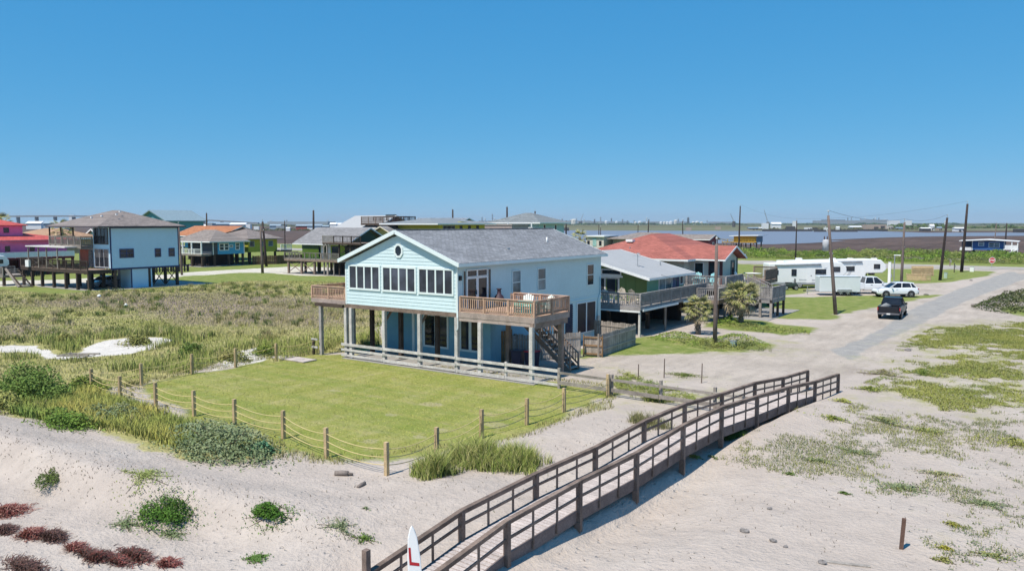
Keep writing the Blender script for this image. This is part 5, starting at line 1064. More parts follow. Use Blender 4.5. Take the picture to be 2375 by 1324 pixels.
# --- red roofed house
CRM = mat('cream_wall', (.62, .60, .54), .7, .06); SHADEG = mat('shade_green_gable', (.42, .50, .44), .7, .06); REDSH = shingles('red_shingles', (.36, .125, .10), 'x', .4, .16, .18); DKR = mat('dark_red_trim', (.10, .03, .035), .6)  # gable end: shade of the side wall painted in as duller green
h = house('cream house with a red shingle roof and a long grey deck with stairs')
body(h, -36, -24.4, 67.4, 71.6, 2.4, 4.8, CRM); body(h, -36, -27.2, 66.0, 79.0, 2.4, 4.8, CRM, name='main_wall')
MB().prism([(67.38, 2.42), (71.62, 2.42), (71.62, 4.78), (69.5, 5.6), (67.38, 4.78)], 'x', -24.4, -24.36).build('gable_wall', SHADEG, h)
hip_roof(h, -38.5, -26.4, 64.8, 80.2, 4.82, 6.95, 5.6, REDSH, WHITE, .14, 'y'); gable_roof(h, -33, -23.7, 66.6, 72.4, 4.82, 5.95, 'x', REDSH, WHITE, .13)
for a, y in ((-29.5, 66.0),): pass
window(h, '-y', -26.75, -26.0, 3.05, 4.4, 67.39, 1, 1, WHITE, GL, .07); window(h, '-y', -25.4, -24.8, 2.75, 4.5, 67.39, 1, 1, DKR, GL, .08, 'front_door')
bx('corner_post', h, DKR, (-24.45, 67.3, 2.4), (-24.2, 67.42, 4.75)); window(h, '+x', 70.1, 70.7, 3.1, 4.4, -24.35, 1, 1, mat('dark_green_shutter', (.04, .09, .09), .6), GL, .2); bx('corner_board', h, mat('dark_green_shutter', (.04, .09, .09)), (-24.36, 71.45, 2.4), (-24.3, 71.65, 4.8))
bx('skylight', h, WHITE, (-34.0, 68.0, 6.2), (-33.3, 68.6, 6.42)); MB().tube((-33, 66.9, 5.3), (-33, 66.9, 5.75), .06, .06, 8).build('vent_pipe', GALV, h)
deck(h, -28, -22.75, 64.3, 67.35, 2.55, WEA, WEA); deck(h, -24.3, -22.75, 67.37, 73.5, 2.55, WEA, WEA, 'y')
railing(h, (-28, 64.35), (-22.8, 64.35), 2.55, .95, WEA, .16, True); railing(h, (-22.8, 64.35), (-22.8, 68.5), 2.55, .95, WEA, .16, True); deck(h, -24.9, -22.3, 73.52, 77.5, 2.6, BROWNW, BROWNW); railing(h, (-24.6, 77.4), (-22.4, 77.4), 2.6, 1.15, BROWNW, .12, False); railing(h, (-22.35, 73.6), (-22.35, 77.4), 2.6, 1.0, BROWNW, .12, False)
stair(h, (-22.7, 68.6, 2.5), (-20.5, 68.6, 1.6), 1.15, (0, 1), WEA, 6, True, .95, gap=.15); deck(h, -20.5, -19.4, 66.0, 69.9, 1.6, WEA, WEA, 'y'); railing(h, (-19.45, 66.05), (-19.45, 69.85), 1.6, 1.02, WEA, .12, True, bw=.08); railing(h, (-20.45, 66.05), (-19.45, 66.05), 1.6, 1.02, WEA, .12, True, bw=.08)
stair(h, (-20.5, 66.1, 1.55), (-23.4, 66.1, 0), 1.1, (0, 1), WEA, 9, True, .9, gap=.2)
posts(h, [(-19.5, 66.1), (-20.4, 66.1)], 1.6, GREYW, .1); posts(h, [(-19.5, 69.7), (-20.4, 69.7), (-19.5, 68)], 1.6, DARKW, .09); posts(h, [(-22.9, 64.5), (-25.4, 64.5), (-27.8, 64.5)], 2.4, GREYW, .1); posts(h, [(x, y) for x in (-22.9, -25.5, -28.5, -32) for y in (67.8, 70.8, 73, 76.8)], 2.4, DARKW, .14)
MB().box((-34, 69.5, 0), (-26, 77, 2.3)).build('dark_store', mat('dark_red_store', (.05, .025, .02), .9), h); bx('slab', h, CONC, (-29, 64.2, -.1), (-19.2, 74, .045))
finish(h, (-26, 69, 0))
AQC = mat('aqua_plastic', (.30, .62, .66), .45, .06)
adirondack('garden_chair', 'white garden chair against the rail before the cream wall', (-25.6, 65.1, 2.55), R(180), WHC, 'garden chairs on the red roofed house deck'); adirondack('garden_chair', 'white garden chair by the head of the deck stairs', (-23.3, 69.6, 2.55), R(90), WHC, 'garden chairs on the red roofed house deck')
adirondack('garden_chair', 'aqua chair nearest the cream house door', (-26.0, 66.0, 2.55), R(10), AQC, 'garden chairs on the red roofed house deck'); adirondack('garden_chair', 'aqua chair beside the aqua table', (-24.6, 65.7, 2.55), R(-10), AQC, 'garden chairs on the red roofed house deck')
t = thing('deck_table', 'aqua slatted table behind the rail of the red roofed house deck', 'table', (-25.2, 64.9, 2.55)); bx('tabletop', t, AQC, (-.6, -.35, .68), (.6, .35, .72))
for x in (-.5, .5):
    for y in (-.28, .28): bx('leg', t, AQC, (x - .04, y - .04, 0), (x + .04, y + .04, .68))
for k in range(5): bx('slat', t, AQC, (-.5 + k * .22, -.3, .1), (-.38 + k * .22, -.28, .64))
t = tag(MB().lathe([(.02, 0), (.35, .05), (.42, .12), (.1, .16), (.02, .17)], n=14).build('kayak_lid', WHC, None, True), 'white upturned dinghy lying by the head of the deck stairs', 'dinghy'); t.name = 'dinghy'; t.location = (-22.9, 71.6, 3.3); t.scale = (2.2, .8, 1)
# --- lime house
LIME = mat('lime_green_paint', (.42, .57, .06), .65, .08); DKG = mat('dark_green_gable', (.035, .075, .05), .7)
h = house('lime green stilt house with a grey gable roof and a wrap-round deck')
body(h, -100.2, -89.0, 84.8, 92.0, 2.35, 4.75, LIME, 'x', 7.0); MB().prism([(84.78, 3.0), (92.02, 3.0), (92.02, 4.7), (88.4, 6.95), (84.78, 4.7)], 'x', -89.0, -88.96).build('gable_wall', DKG, h)
gable_roof(h, -100.6, -88.3, 83.2, 93.6, 4.74, 7.25, 'x', GREYSH, WHITE, .15)
bx('eave_shadow_band', h, mat('eave_shadow_green', (.05, .12, .05), .7), (-100.2, 84.75, 3.85), (-96.3, 84.79, 4.7))  # eave shadow painted on the front wall as a dark green strip
for x in (-95.7, -94.3): bx('door', h, WHITE, (x, 84.74, 2.4), (x + .8, 84.79, 4.45))
for a, b in ((-96.2, -95.9), (-94.7, -94.45), (-93.2, -91.6)): window(h, '-y', a, b, 2.6, 4.3, 84.79, 1, 1, DKG, GL, .06)
deck(h, -101.0, -88.5, 81.8, 84.7, 2.35, GREYW, BROWNW); railing(h, (-101, 81.85), (-92.5, 81.85), 2.35, 1.05, GREYW, .9, False, bw=.035, post=1.2); railing(h, (-101, 81.85), (-101, 84.6), 2.35, 1.05, GREYW, .5, False)
railing(h, (-92.4, 81.85), (-88.6, 81.85), 2.35, 1.05, GREYW, .16, False)
deck(h, -92.3, -84.0, 82.0, 86.5, 5.0, BROWNW, DARKW, fas=.2); railing(h, (-92.25, 82.05), (-89.8, 82.05), 5.0, 1.05, GREYW, .13, False); railing(h, (-89.8, 82.05), (-84.1, 82.05), 5.0, 1.05, DARKW, .3, False)
posts(h, [(-92.1, 82.15), (-91.4, 82.15)], 5.0, GREYW, .09, -.2); posts(h, [(-89.0, 82.4), (-86.6, 82.4), (-84.3, 82.4), (-84.3, 86.0)], 4.9, DARKW, .1, -.2); bar('brace', h, GREYW, (-92.1, 82.1, 4.3), (-91.2, 82.1, 4.95), .1, .1); xbrace(h, (-88.8, 82.6), (-86.2, 82.6), 3.4, 4.8, DARKW)
body(h, -89.5, -84.2, 84.0, 90, 2.2, 4.85, mat('very_dark_porch', (.03, .03, .034), .8), name='porch_room'); window(h, '-y', -88.9, -85, 2.7, 4.3, 83.98, 4, 1, DARKW, GL, .07, 'screen_window')
posts(h, [(x, y) for x in (-100.3, -97.2, -94.2) for y in (82.1, 85.5, 91)] + [(-100.3, 88.5)], 2.3, BROWNW, .15); posts(h, [(-91.2, 82.1), (-89.9, 82.1)], 2.3, GREYW, .09)
for a, b in ((-100.2, -97.3), (-97.0, -94.4)): xbrace(h, (a, 82.1), (b, 82.1), .3, 1.9, BROWNW)
bar('brace', h, BROWNW, (-101, 82.1, 2.2), (-100.2, 82.1, 1.5), .1, .1)
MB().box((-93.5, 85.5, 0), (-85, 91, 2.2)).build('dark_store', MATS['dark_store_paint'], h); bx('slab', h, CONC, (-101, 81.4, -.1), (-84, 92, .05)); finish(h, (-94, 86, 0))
# --- tall grey roofed house with a lookout deck on top
MAR = mat('maroon_wall', (.20, .04, .055), .7, .1); LGR = mat('pale_grey_metal_roof', (.40, .40, .40), .6, .08)
h = house('tall maroon house with pale grey roof and a railed lookout deck on top')
body(h, -109, -99.5, 101.5, 110, 2.4, 6.9, MAR, 'x', 8.9); gable_roof(h, -109.6, -98.9, 99.6, 111.8, 6.85, 9.35, 'x', LGR, WHITE, .15)
deck(h, -102.6, -92.3, 100.2, 103.4, 7.95, BROWNW, DARKW, fas=.3); railing(h, (-102.5, 100.25), (-97.2, 100.25), 7.95, 1.15, BROWNW, .13, False); railing(h, (-97.1, 100.25), (-92.4, 100.25), 7.95, 1.15, DARKW, .3, False, post=1.2); railing(h, (-92.35, 100.3), (-92.35, 103.3), 7.95, 1.15, DARKW, .25, False); railing(h, (-102.5, 103.3), (-92.4, 103.3), 7.95, 1.15, DARKW, .4, False)
body(h, -97.0, -92.4, 100.6, 103.3, 7.0, 7.6, DARKW, name='deck_box'); posts(h, [(-98.5, 100.5), (-97.3, 100.5), (-92.6, 100.5)], 7.7, BROWNW, .12); xbrace(h, (-99.6, 100.5), (-97.4, 100.5), 6.6, 7.6, DARKW); bx('dark_wedge', h, BLACKM, (-101.5, 105.4, 9.2), (-99.3, 106, 9.5)); posts(h, [(-108.5, 102), (-104, 102), (-100, 102), (-108.5, 109.5), (-100, 109.5)], 2.4, DARKW, .2)
deck(h, -101.5, -94, 97.0, 100.1, 5.0, GREYW, GREYW); railing(h, (-101.4, 97.05), (-94.1, 97.05), 5.0, 1.2, GREYW, .15, False); finish(h, (-103, 105, 0))
# --- small yellow gabled house tucked between
YEL = mat('yellow_paint', (.56, .46, .12), .65, .08)
h = house('small yellow gabled house peeping up behind the aqua house roof')
body(h, -96.2, -89.2, 95.6, 104, 2.3, 5.6, YEL, 'y', 7.3); gable_roof(h, -97.0, -88.4, 94.9, 104.5, 5.5, 7.45, 'y', GREYSH, mat('cream_fascia', (.72, .66, .5), .6), .15); posts(h, [(-96, 96), (-89.5, 96), (-96, 103.5), (-89.5, 103.5)], 2.3, DARKW, .15); finish(h, (-92.7, 99, 0))
# --- grey roofed and olive houses behind the ridge
SPK = shingles('speckled_blue_grey_shingles', (.22, .25, .29), 'x', .5, .3, .4)
h = house('grey shingled house with only its long roof showing above the aqua house'); body(h, -121, -107.6, 131, 143, 2.5, 6.6, PGREY); gable_roof(h, -121.5, -106.8, 129.2, 145, 6.5, 9.1, 'x', SPK, WHITE, .18); posts(h, [(-120, 132), (-108, 132), (-120, 142), (-108, 142)], 2.5, DARKW, .2); finish(h, (-114, 137, 0))
OLI = mat('olive_yellow_paint', (.50, .43, .06), .7, .08)
h = house('olive yellow house with a low blue grey roof behind the aqua house'); body(h, -92, -83, 98.5, 111, 2.6, 7.75, OLI, 'x', 8.2); hip_roof(h, -94.5, -81.6, 96.6, 112.5, 7.9, 8.75, 5, mat('blue_grey_roof', (.22, .24, .25), .7), WHITE, .16, 'y'); window(h, '+x', 99.6, 102.6, 7.0, 7.5, -83, 3, 1, PGREY, GL, .08)
for y in (104, 106.3, 108.6): window(h, '+x', y, y + .6, 6.8, 7.45, -83, 1, 1, DARKW, GL, .06)
posts(h, [(-91.5, 99), (-83.5, 99), (-91.5, 110.5), (-83.5, 110.5)], 2.6, DARKW, .2); finish(h, (-87.5, 105, 0))
h = house('pinkish grey flat block between the olive and the pale teal houses', 'building', 'flat_building'); body(h, -98, -84.8, 122, 127.5, 0, 7.55, mat('pink_grey_wall', (.36, .29, .28), .8)); bx('parapet', h, mat('pink_grey_parapet', (.40, .33, .31), .8), (-98.1, 121.9, 7.55), (-84.7, 127.6, 7.7)); finish(h, (-91, 125, 0))
PT = mat('pale_teal_paint', (.36, .54, .55), .65, .06); BGR = shingles('slate_grey_shingles', (.20, .22, .23), 'x', .5, .2, .2)
h = house('pale teal house with a slate hip roof and white balcony'); body(h, -95.8, -84.5, 131.2, 140.5, 2.6, 7.95, PT); hip_roof(h, -97.0, -83.6, 129.9, 141.8, 8.1, 10.05, 5.9, BGR, WHITE, .22, 'x')
window(h, '-y', -88.5, -87.1, 6.3, 7.7, 131.19, 1, 1, PT, GL, .08, 'door'); deck(h, -96.5, -85, 129.4, 131.1, 6.2, WHITE, WHITE); railing(h, (-96.4, 129.45), (-85.1, 129.45), 6.2, .95, WHITE, .11, False, bw=.1); posts(h, [(-96.2, 129.5), (-91, 129.5), (-85.3, 129.5)], 8.0, WHITE, .1, 2.5)
for y in (132.6, 136.8): window(h, '+x', y, y + .7, 6.6, 7.6, -84.5, 1, 1, WHITE, GL, .1)
posts(h, [(-95.5, 131.5), (-85, 131.5), (-95.5, 140), (-85, 140)], 2.6, DARKW, .2); finish(h, (-90, 136, 0))
# --- blue screened-porch house and the olive one behind it
BLU = mat('strong_blue_paint', (.07, .36, .62), .65, .08); SCR = mat('dark_screened_porch', (.05, .07, .09), .6, .1)
h = house('strong blue house with a white railed screened porch on dark piles'); body(h, -136.5, -127.3, 88.0, 93.75, 2.2, 4.5, BLU)
body(h, -130.3, -127.32, 86.7, 87.98, 2.2, 4.4, SCR, name='porch_wall'); hip_roof(h, -138.6, -126.5, 85.8, 94.5, 4.62, 6.7, 4.2, TAUPEX, WHITE, .15, 'x')
for a, b in ((88.45, 89.25), (89.5, 90.25)): window(h, '+x', a, b, 3.0, 4.1, -127.3, 1, 2, WHITE, GLB, .12)
window(h, '+x', 90.6, 91.15, 3.5, 3.8, -127.3, 1, 1, WHITE, GLB, .1); window(h, '+x', 91.9, 92.6, 3.05, 4.15, -127.3, 1, 2, WHITE, GLB, .12)
for y in (87.0, 93.68): bx('corner_board', h, WHITE, (-127.36, y - .07, 2.15), (-127.24, y + .1, 4.5))
bx('dark_panel', h, SCR, (-127.32, 86.72, 2.2), (-127.27, 87.9, 4.4))
deck(h, -137.5, -127.3, 84.6, 86.65, 2.3, GREYW, GREYW); railing(h, (-137.4, 84.65), (-129.6, 84.65), 2.3, .95, WHITE, .35, False, bw=.06); railing(h, (-129.5, 84.65), (-127.4, 84.65), 2.3, .95, WHITE, .3, False); posts(h, [(-137, 84.7), (-133.2, 84.7), (-130.4, 84.7), (-127.4, 84.7)], 4.6, WHITE, .1, 2.2); bx('porch_beam', h, WHITE, (-137.4, 84.55, 4.42), (-127.2, 84.62, 4.62)); body(h, -136.5, -130.4, 87.9, 87.99, 2.3, 4.4, SCR, name='porch_wall')
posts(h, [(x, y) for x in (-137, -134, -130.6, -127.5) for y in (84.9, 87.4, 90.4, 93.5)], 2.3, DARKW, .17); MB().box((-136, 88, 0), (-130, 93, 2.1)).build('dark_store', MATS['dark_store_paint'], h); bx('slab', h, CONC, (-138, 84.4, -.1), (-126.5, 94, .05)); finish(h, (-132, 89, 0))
OLG = mat('olive_green_paint', (.44, .44, .05), .7, .08)
h = house('olive green stilt house behind the strong blue one'); body(h, -139, -128, 95.2, 102.0, 2.35, 4.85, OLG); hip_roof(h, -140.5, -127.2, 94.6, 103.0, 4.95, 7.0, 4.6, TAUPE, None, .14, 'y')
for y in (95.6, 98.2, 100.0): window(h, '+x', y, y + .9, 3.5, 4.4, -128, 1, 1, PGREY, GLB, .1)
posts(h, [(x, y) for x in (-136.5, -132, -128.2) for y in (95.6, 98.5, 101.6)], 2.35, DARKW, .17); deck(h, -128, -126.6, 101.7, 104.5, 2.6, GREYW, DARKW); railing(h, (-126.65, 101.8), (-126.65, 104.4), 2.6, 1.1, WHITE, .2, False); finish(h, (-132, 98, 0))
ORG = shingles('orange_tan_shingles', (.40, .17, .085), 'x', .5, .2, .2)
h = house('blue house with an orange tan roof behind the strong blue one'); body(h, -158, -143.5, 101, 109, 2.6, 5.3, BLU); gable_roof(h, -160.5, -143, 99.4, 111, 5.25, 7.35, 'x', ORG, WHITE, .15); posts(h, [(x, 101.3) for x in (-157, -152, -148, -144)], 2.6, DARKW, .18); window(h, '-y', -156.5, -154.5, 3.6, 4.6, 100.99, 1, 1, WHITE, GL, .1); finish(h, (-150, 105, 0))
# --- pink house
PINK = mat('pink_paint', (.80, .20, .42), .65, .06); CRS = shingles('coral_red_shingles', (.50, .10, .09), 'y', .5, .2, .15); VDR = mat('dark_red_piles', (.12, .02, .025), .8)
h = house('bright pink house with coral red roofs and a white balcony rail'); body(h, -148, -131.2, 46, 63, 2.75, 5.35, PINK); hip_roof(h, -149, -130.4, 44.5, 64.5, 5.38, 6.75, 7.5, CRS, mat('pink_fascia', (.55, .16, .22), .6), .14, 'y')
body(h, -139, -134.4, 53.2, 57.9, 5.6, 7.65, PINK, name='tower_wall'); hip_roof(h, -139.6, -133.8, 52.6, 58.5, 7.65, 8.5, 2.5, CRS, None, .1, 'x', 'tower_roof'); window(h, '+x', 55.2, 55.9, 6.5, 7.2, -134.4, 1, 1, NAVYF, GL, .05)
for y in (53.9, 57.4): window(h, '+x', y, y + .75, 3.6, 4.5, -131.2, 1, 1, PINK, GL, .08)
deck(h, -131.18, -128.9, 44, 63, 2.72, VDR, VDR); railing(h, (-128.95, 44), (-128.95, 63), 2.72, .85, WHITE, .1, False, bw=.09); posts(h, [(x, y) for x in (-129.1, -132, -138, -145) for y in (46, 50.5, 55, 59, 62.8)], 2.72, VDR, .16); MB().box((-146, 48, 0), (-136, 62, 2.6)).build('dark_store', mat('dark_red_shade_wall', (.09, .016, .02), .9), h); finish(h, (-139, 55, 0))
picket_fence('picket_fence', 'dark pointed picket fence before the pink house', [(-126.6, 46), (-126.3, 51), (-125.9, 57)], 1.35, wood('charcoal_pickets', (.035, .035, .042)), .30, pw=.2)
picket_fence('picket_fence', 'dark picket fence seen through the piles of the pale blue house', [(-124, 62), (-118, 76)], 1.2, MATS['charcoal_pickets'], .42, pw=.26)
picket_fence('board_fence', 'brown board fence behind the piles of the strong blue house', [(-126.5, 95), (-124.5, 99), (-124.5, 108)], 1.7, wood('dark_brown_fence', (.12, .075, .05)), .3, pw=.28)
picket_fence('board_fence', 'light tan board fence across the marsh edge behind the lime house', [(-134, 110), (-134.5, 128)], 1.2, wood('tan_fence', (.32, .20, .11)), .42, pw=.40); 
# --- far roofs
h = house('teal gabled house far behind the hip roof of the pale blue house'); body(h, -246, -230, 141, 154, 3, 9.0, mat('teal_wall', (.06, .26, .32), .7), 'y', 12.0, None); gable_roof(h, -247, -229, 140, 155, 8.7, 12.1, 'y', mat('teal_grey_roof', (.22, .30, .34), .6), None, .3); posts(h, [(-245, 142), (-231, 142), (-245, 153), (-231, 153)], 3.0, DARKW, .3); finish(h, (-238, 147, 0))
h = house('small turquoise gabled house glimpsed through the balcony of the pale blue house'); body(h, -152, -146, 76.5, 83, 2.5, 5.2, mat('turquoise_wall', (.16, .50, .48), .7), 'y', 6.7); gable_roof(h, -152.8, -145.2, 76, 83.5, 5.1, 6.9, 'y', TAUPE, WHITE, .2); posts(h, [(-151.5, 77), (-146.5, 77)], 2.5, DARKW, .2); finish(h, (-149, 80, 0))
h = house('low tan roofed house beside the pink house tower'); body(h, -160, -146, 66, 76, 2.5, 5.2, mat('tan_wall', (.5, .36, .25), .7)); hip_roof(h, -161, -145, 65, 77, 5.3, 7.0, 5, shingles('pale_tan_shingles', (.40, .25, .16), 'y', .5, .2, .15), WHITE, .2, 'x'); posts(h, [(-159, 67), (-147, 67)], 2.5, DARKW, .2); finish(h, (-153, 71, 0))
h = house('white low building with a flat roof behind the small palm', 'building', 'flat_building'); body(h, -84.6, -80.2, 150, 156, 2.2, 5.0, mat('off_white_wall', (.60, .57, .52), .7)); bx('flat_roof', h, WHITE, (-84.9, 149.6, 5.0), (-79.9, 156.2, 5.25)); bx('door', h, mat('pale_teal_door', (.3, .5, .48), .6), (-82.9, 149.93, 3.0), (-82.0, 149.99, 4.7))
window(h, '-y', -84.2, -83.7, 3.2, 4.1, 149.99, 1, 1, DARKW, GL, .05); window(h, '-y', -81.3, -80.8, 3.2, 4.1, 149.99, 1, 1, DARKW, GL, .05); posts(h, [(-84.4, 150.3), (-80.4, 150.3), (-84.4, 155.7), (-80.4, 155.7)], 2.2, DARKW, .15); finish(h, (-82.4, 153, 0))
h = house('taupe roofed house with a green board wall behind the light grey roof'); body(h, -78.5, -66.2, 151, 160, 1.2, 4.5, mat('taupe_wall', (.33, .28, .26), .8)); bx('green_panel', h, mat('green_panel', (.05, .22, .13), .7), (-72.5, 150.93, 2.4), (-66.4, 150.99, 4.4)); bx('garage_door', h, mat('grey_pink_door', (.42, .36, .35), .7), (-77.5, 150.93, 2.2), (-75.4, 150.99, 4.2)); hip_roof(h, -79.5, -65.4, 150, 161.5, 4.65, 6.0, 5, TAUPEX, None, .15, 'x'); bx('carport_roof', h, mat('dark_carport', (.05, .045, .05), .8), (-79.9, 152, 4.9), (-76.5, 158, 5.05)); bx('slab', h, CONC, (-79, 150.5, -.1), (-66, 160.5, 1.2)); finish(h, (-72, 155, 0))
h = house('dark red gabled shed house beyond the red shingle roof', 'house', 'cottage'); body(h, -66.5, -60.1, 158.6, 164, 1.0, 4.6, mat('dark_red_wall', (.14, .025, .04), .7), 'x', 5.3); gable_roof(h, -69.5, -59.6, 158, 164.6, 4.55, 5.55, 'x', TAUPEX, WHITE, .15); window(h, '+x', 160.8, 161.6, 2.8, 3.8, -60.1, 1, 1, WHITE, GL, .1); posts(h, [(-66, 159), (-60.5, 159), (-60.5, 163.6), (-66, 163.6)], 1.0, DARKW, .15); finish(h, (-63, 161, 0))
YOC = mat('ochre_yellow_boards', (.52, .33, .04), .7, .1)
h = house('ochre yellow cabin on stilts at the edge of the water', 'cabin', 'stilt_cabin'); body(h, -82.5, -75.5, 239, 245, 2.1, 3.85, YOC); lap_siding(h, YOC, '-y', -82.5, -75.5, 2.1, 3.8, 239, .35, True, None, .04); MB().prism([(-83.6, 3.9), (-74.6, 4.1), (-74.6, 4.28), (-83.6, 4.08)], 'y', 238, 246.2).build('roof', WHITE, h); MB().box((-75.5, 239, 2.1), (-75.4, 245, 3.85)).build('end_wall', mat('blue_grey_boards', (.2, .27, .33), .7), h)
deck(h, -85.5, -75.3, 236.8, 238.9, 2.1, YOC, BROWNW); railing(h, (-85.4, 236.85), (-75.4, 236.85), 2.1, .9, YOC, .9, False, bw=.08); posts(h, [(x, y) for x in (-85.2, -82, -79, -75.7) for y in (237, 240, 244.6)], 2.1, BROWNW, .16, -.4); finish(h, (-79, 241, 0))
BC = mat('cobalt_blue_siding', (.035, .12, .32), .65, .08); h = house('cobalt blue cabin with a white roof edge beyond the roadside shrubs', 'cabin', 'stilt_cabin'); body(h, -19.2, -11.7, 247, 253, .7, 3.1, BC); lap_siding(h, BC, '-y', -19.2, -11.7, .75, 3.0, 247, .3, False, None, .02); MB().prism([(-22.2, 3.2), (-15.5, 3.62), (-8.4, 3.15), (-8.4, 3.0), (-15.5, 3.4), (-22.2, 3.02)], 'y', 245.8, 254).build('roof', WHITE, h)
window(h, '-y', -17.6, -16.5, 1.9, 2.7, 247, 1, 2, WHITE, GLB, .14); window(h, '-y', -15.2, -12.9, 1.55, 2.55, 247, 2, 2, WHITE, GLB, .14)
for x in (-19.2, -11.85): bx('corner_board', h, WHITE, (x, 246.93, .6), (x + .18, 247, 3.1))
deck(h, -22, -19.25, 246, 252, .9, WHITE, WHITE); railing(h, (-21.9, 246.1), (-19.3, 246.1), .9, .5, WHITE, .12, False, bw=.1); MB().box((-21.9, 250, .9), (-19.25, 250.1, 3.0)).build('porch_wall', mat('dark_blue_porch', (.03, .07, .14), .7), h); deck(h, -11.6, -8.6, 246, 251, 1.2, WHITE, WHITE); railing(h, (-11.5, 246.1), (-8.7, 246.1), 1.2, .9, WHITE, .12, False, bw=.11); posts(h, [(-8.7, 246.1), (-10, 246.1)], 3.05, WHITE, .12, 0); stair(h, (-8.7, 245.9, 1.1), (-11.3, 245.9, -.1), 1, (0, -1), WHITE, 6, False)
posts(h, [(x, y) for x in (-21.6, -19, -15.5, -12, -9) for y in (247.5, 252)], .9, DARKW, .16, -.4); finish(h, (-15.5, 250, 0))
# ------------------------------------------------------------------ vehicles (front towards +y)
TYRE = mat('tyre_rubber', (.018, .018, .018), .8, .1); RIMM = mat('alloy_rim', (.5, .5, .52), .3, .05, metal=.8); CARW = mat('white_car_paint', (.78, .80, .84), .25, .02, coat=.8); CARB = mat('black_car_paint', (.008, .009, .014), .35, .05, coat=.25, spec=.4)
CGL = glassmat('car_glass', (.012, .014, .02), .04); LREDM = mat('tail_light_red', (.40, .012, .012), .25, .05, coat=.5); HLM = mat('headlight_clear', (.6, .62, .64), .15, .05); BLKP = mat('black_plastic', (.022, .022, .024), .55, .1); PLATE = mat('number_plate_white', (.75, .75, .73), .5, .03)
def section_loft(secs):
    """secs: (y, [(x,z) right half from bottom to top]) closed by mirroring"""
    o = MB(); n = len(secs[0][1]) * 2
    for y, half in secs: o.v += [(x, y, z) for x, z in half] + [(-x, y, z) for x, z in reversed(half)]
    for k in range(len(secs) - 1):
        for j in range(n): o.f.append((k * n + j, k * n + (j + 1) % n, (k + 1) * n + (j + 1) % n, (k + 1) * n + j))
    o.f += [tuple(range(n)), tuple(range(len(secs) * n - 1, len(secs) * n - n - 1, -1))]; return o
def wheel(t, x, y, r, w=.22):
    s = 1 if x > 0 else -1; o = MB().lathe([(.05, -w / 2), (r * .8, -w / 2), (r, -w * .36), (r, w * .36), (r * .8, w / 2), (.05, w / 2)], (x, y, r), 18, 'x').build('wheel', TYRE, t, True)
    f = MB().lathe([(.02, 0), (r * .62, 0), (r * .66, .03), (r * .6, .035), (.02, .02)], (x + s * w * .47, y, r), 16, 'x')
    for k in range(5): a = k * 1.2566; f.bar((x + s * (w * .5 + .02), y, r), (x + s * (w * .5 + .02), y + math.cos(a) * r * .6, r + math.sin(a) * r * .6), .03, .06)
    f.build('rim', RIMM, o)
def archd(t, x, y, r, m): s = 1 if x > 0 else -1; MB().lathe([(.02, -.02), (r * 1.16, -.02), (r * 1.16, .012), (.02, .012)], (x + s * .075, y, r * 1.02), 18, 'x').build('wheel_arch', m, t)
def mirrors(t, x, y, z, m):
    for s in (-1, 1): MB().bar((s * x, y, z), (s * (x + .22), y - .03, z + .02), .12, .16).build('wing_mirror', m, t, bevel=.02)
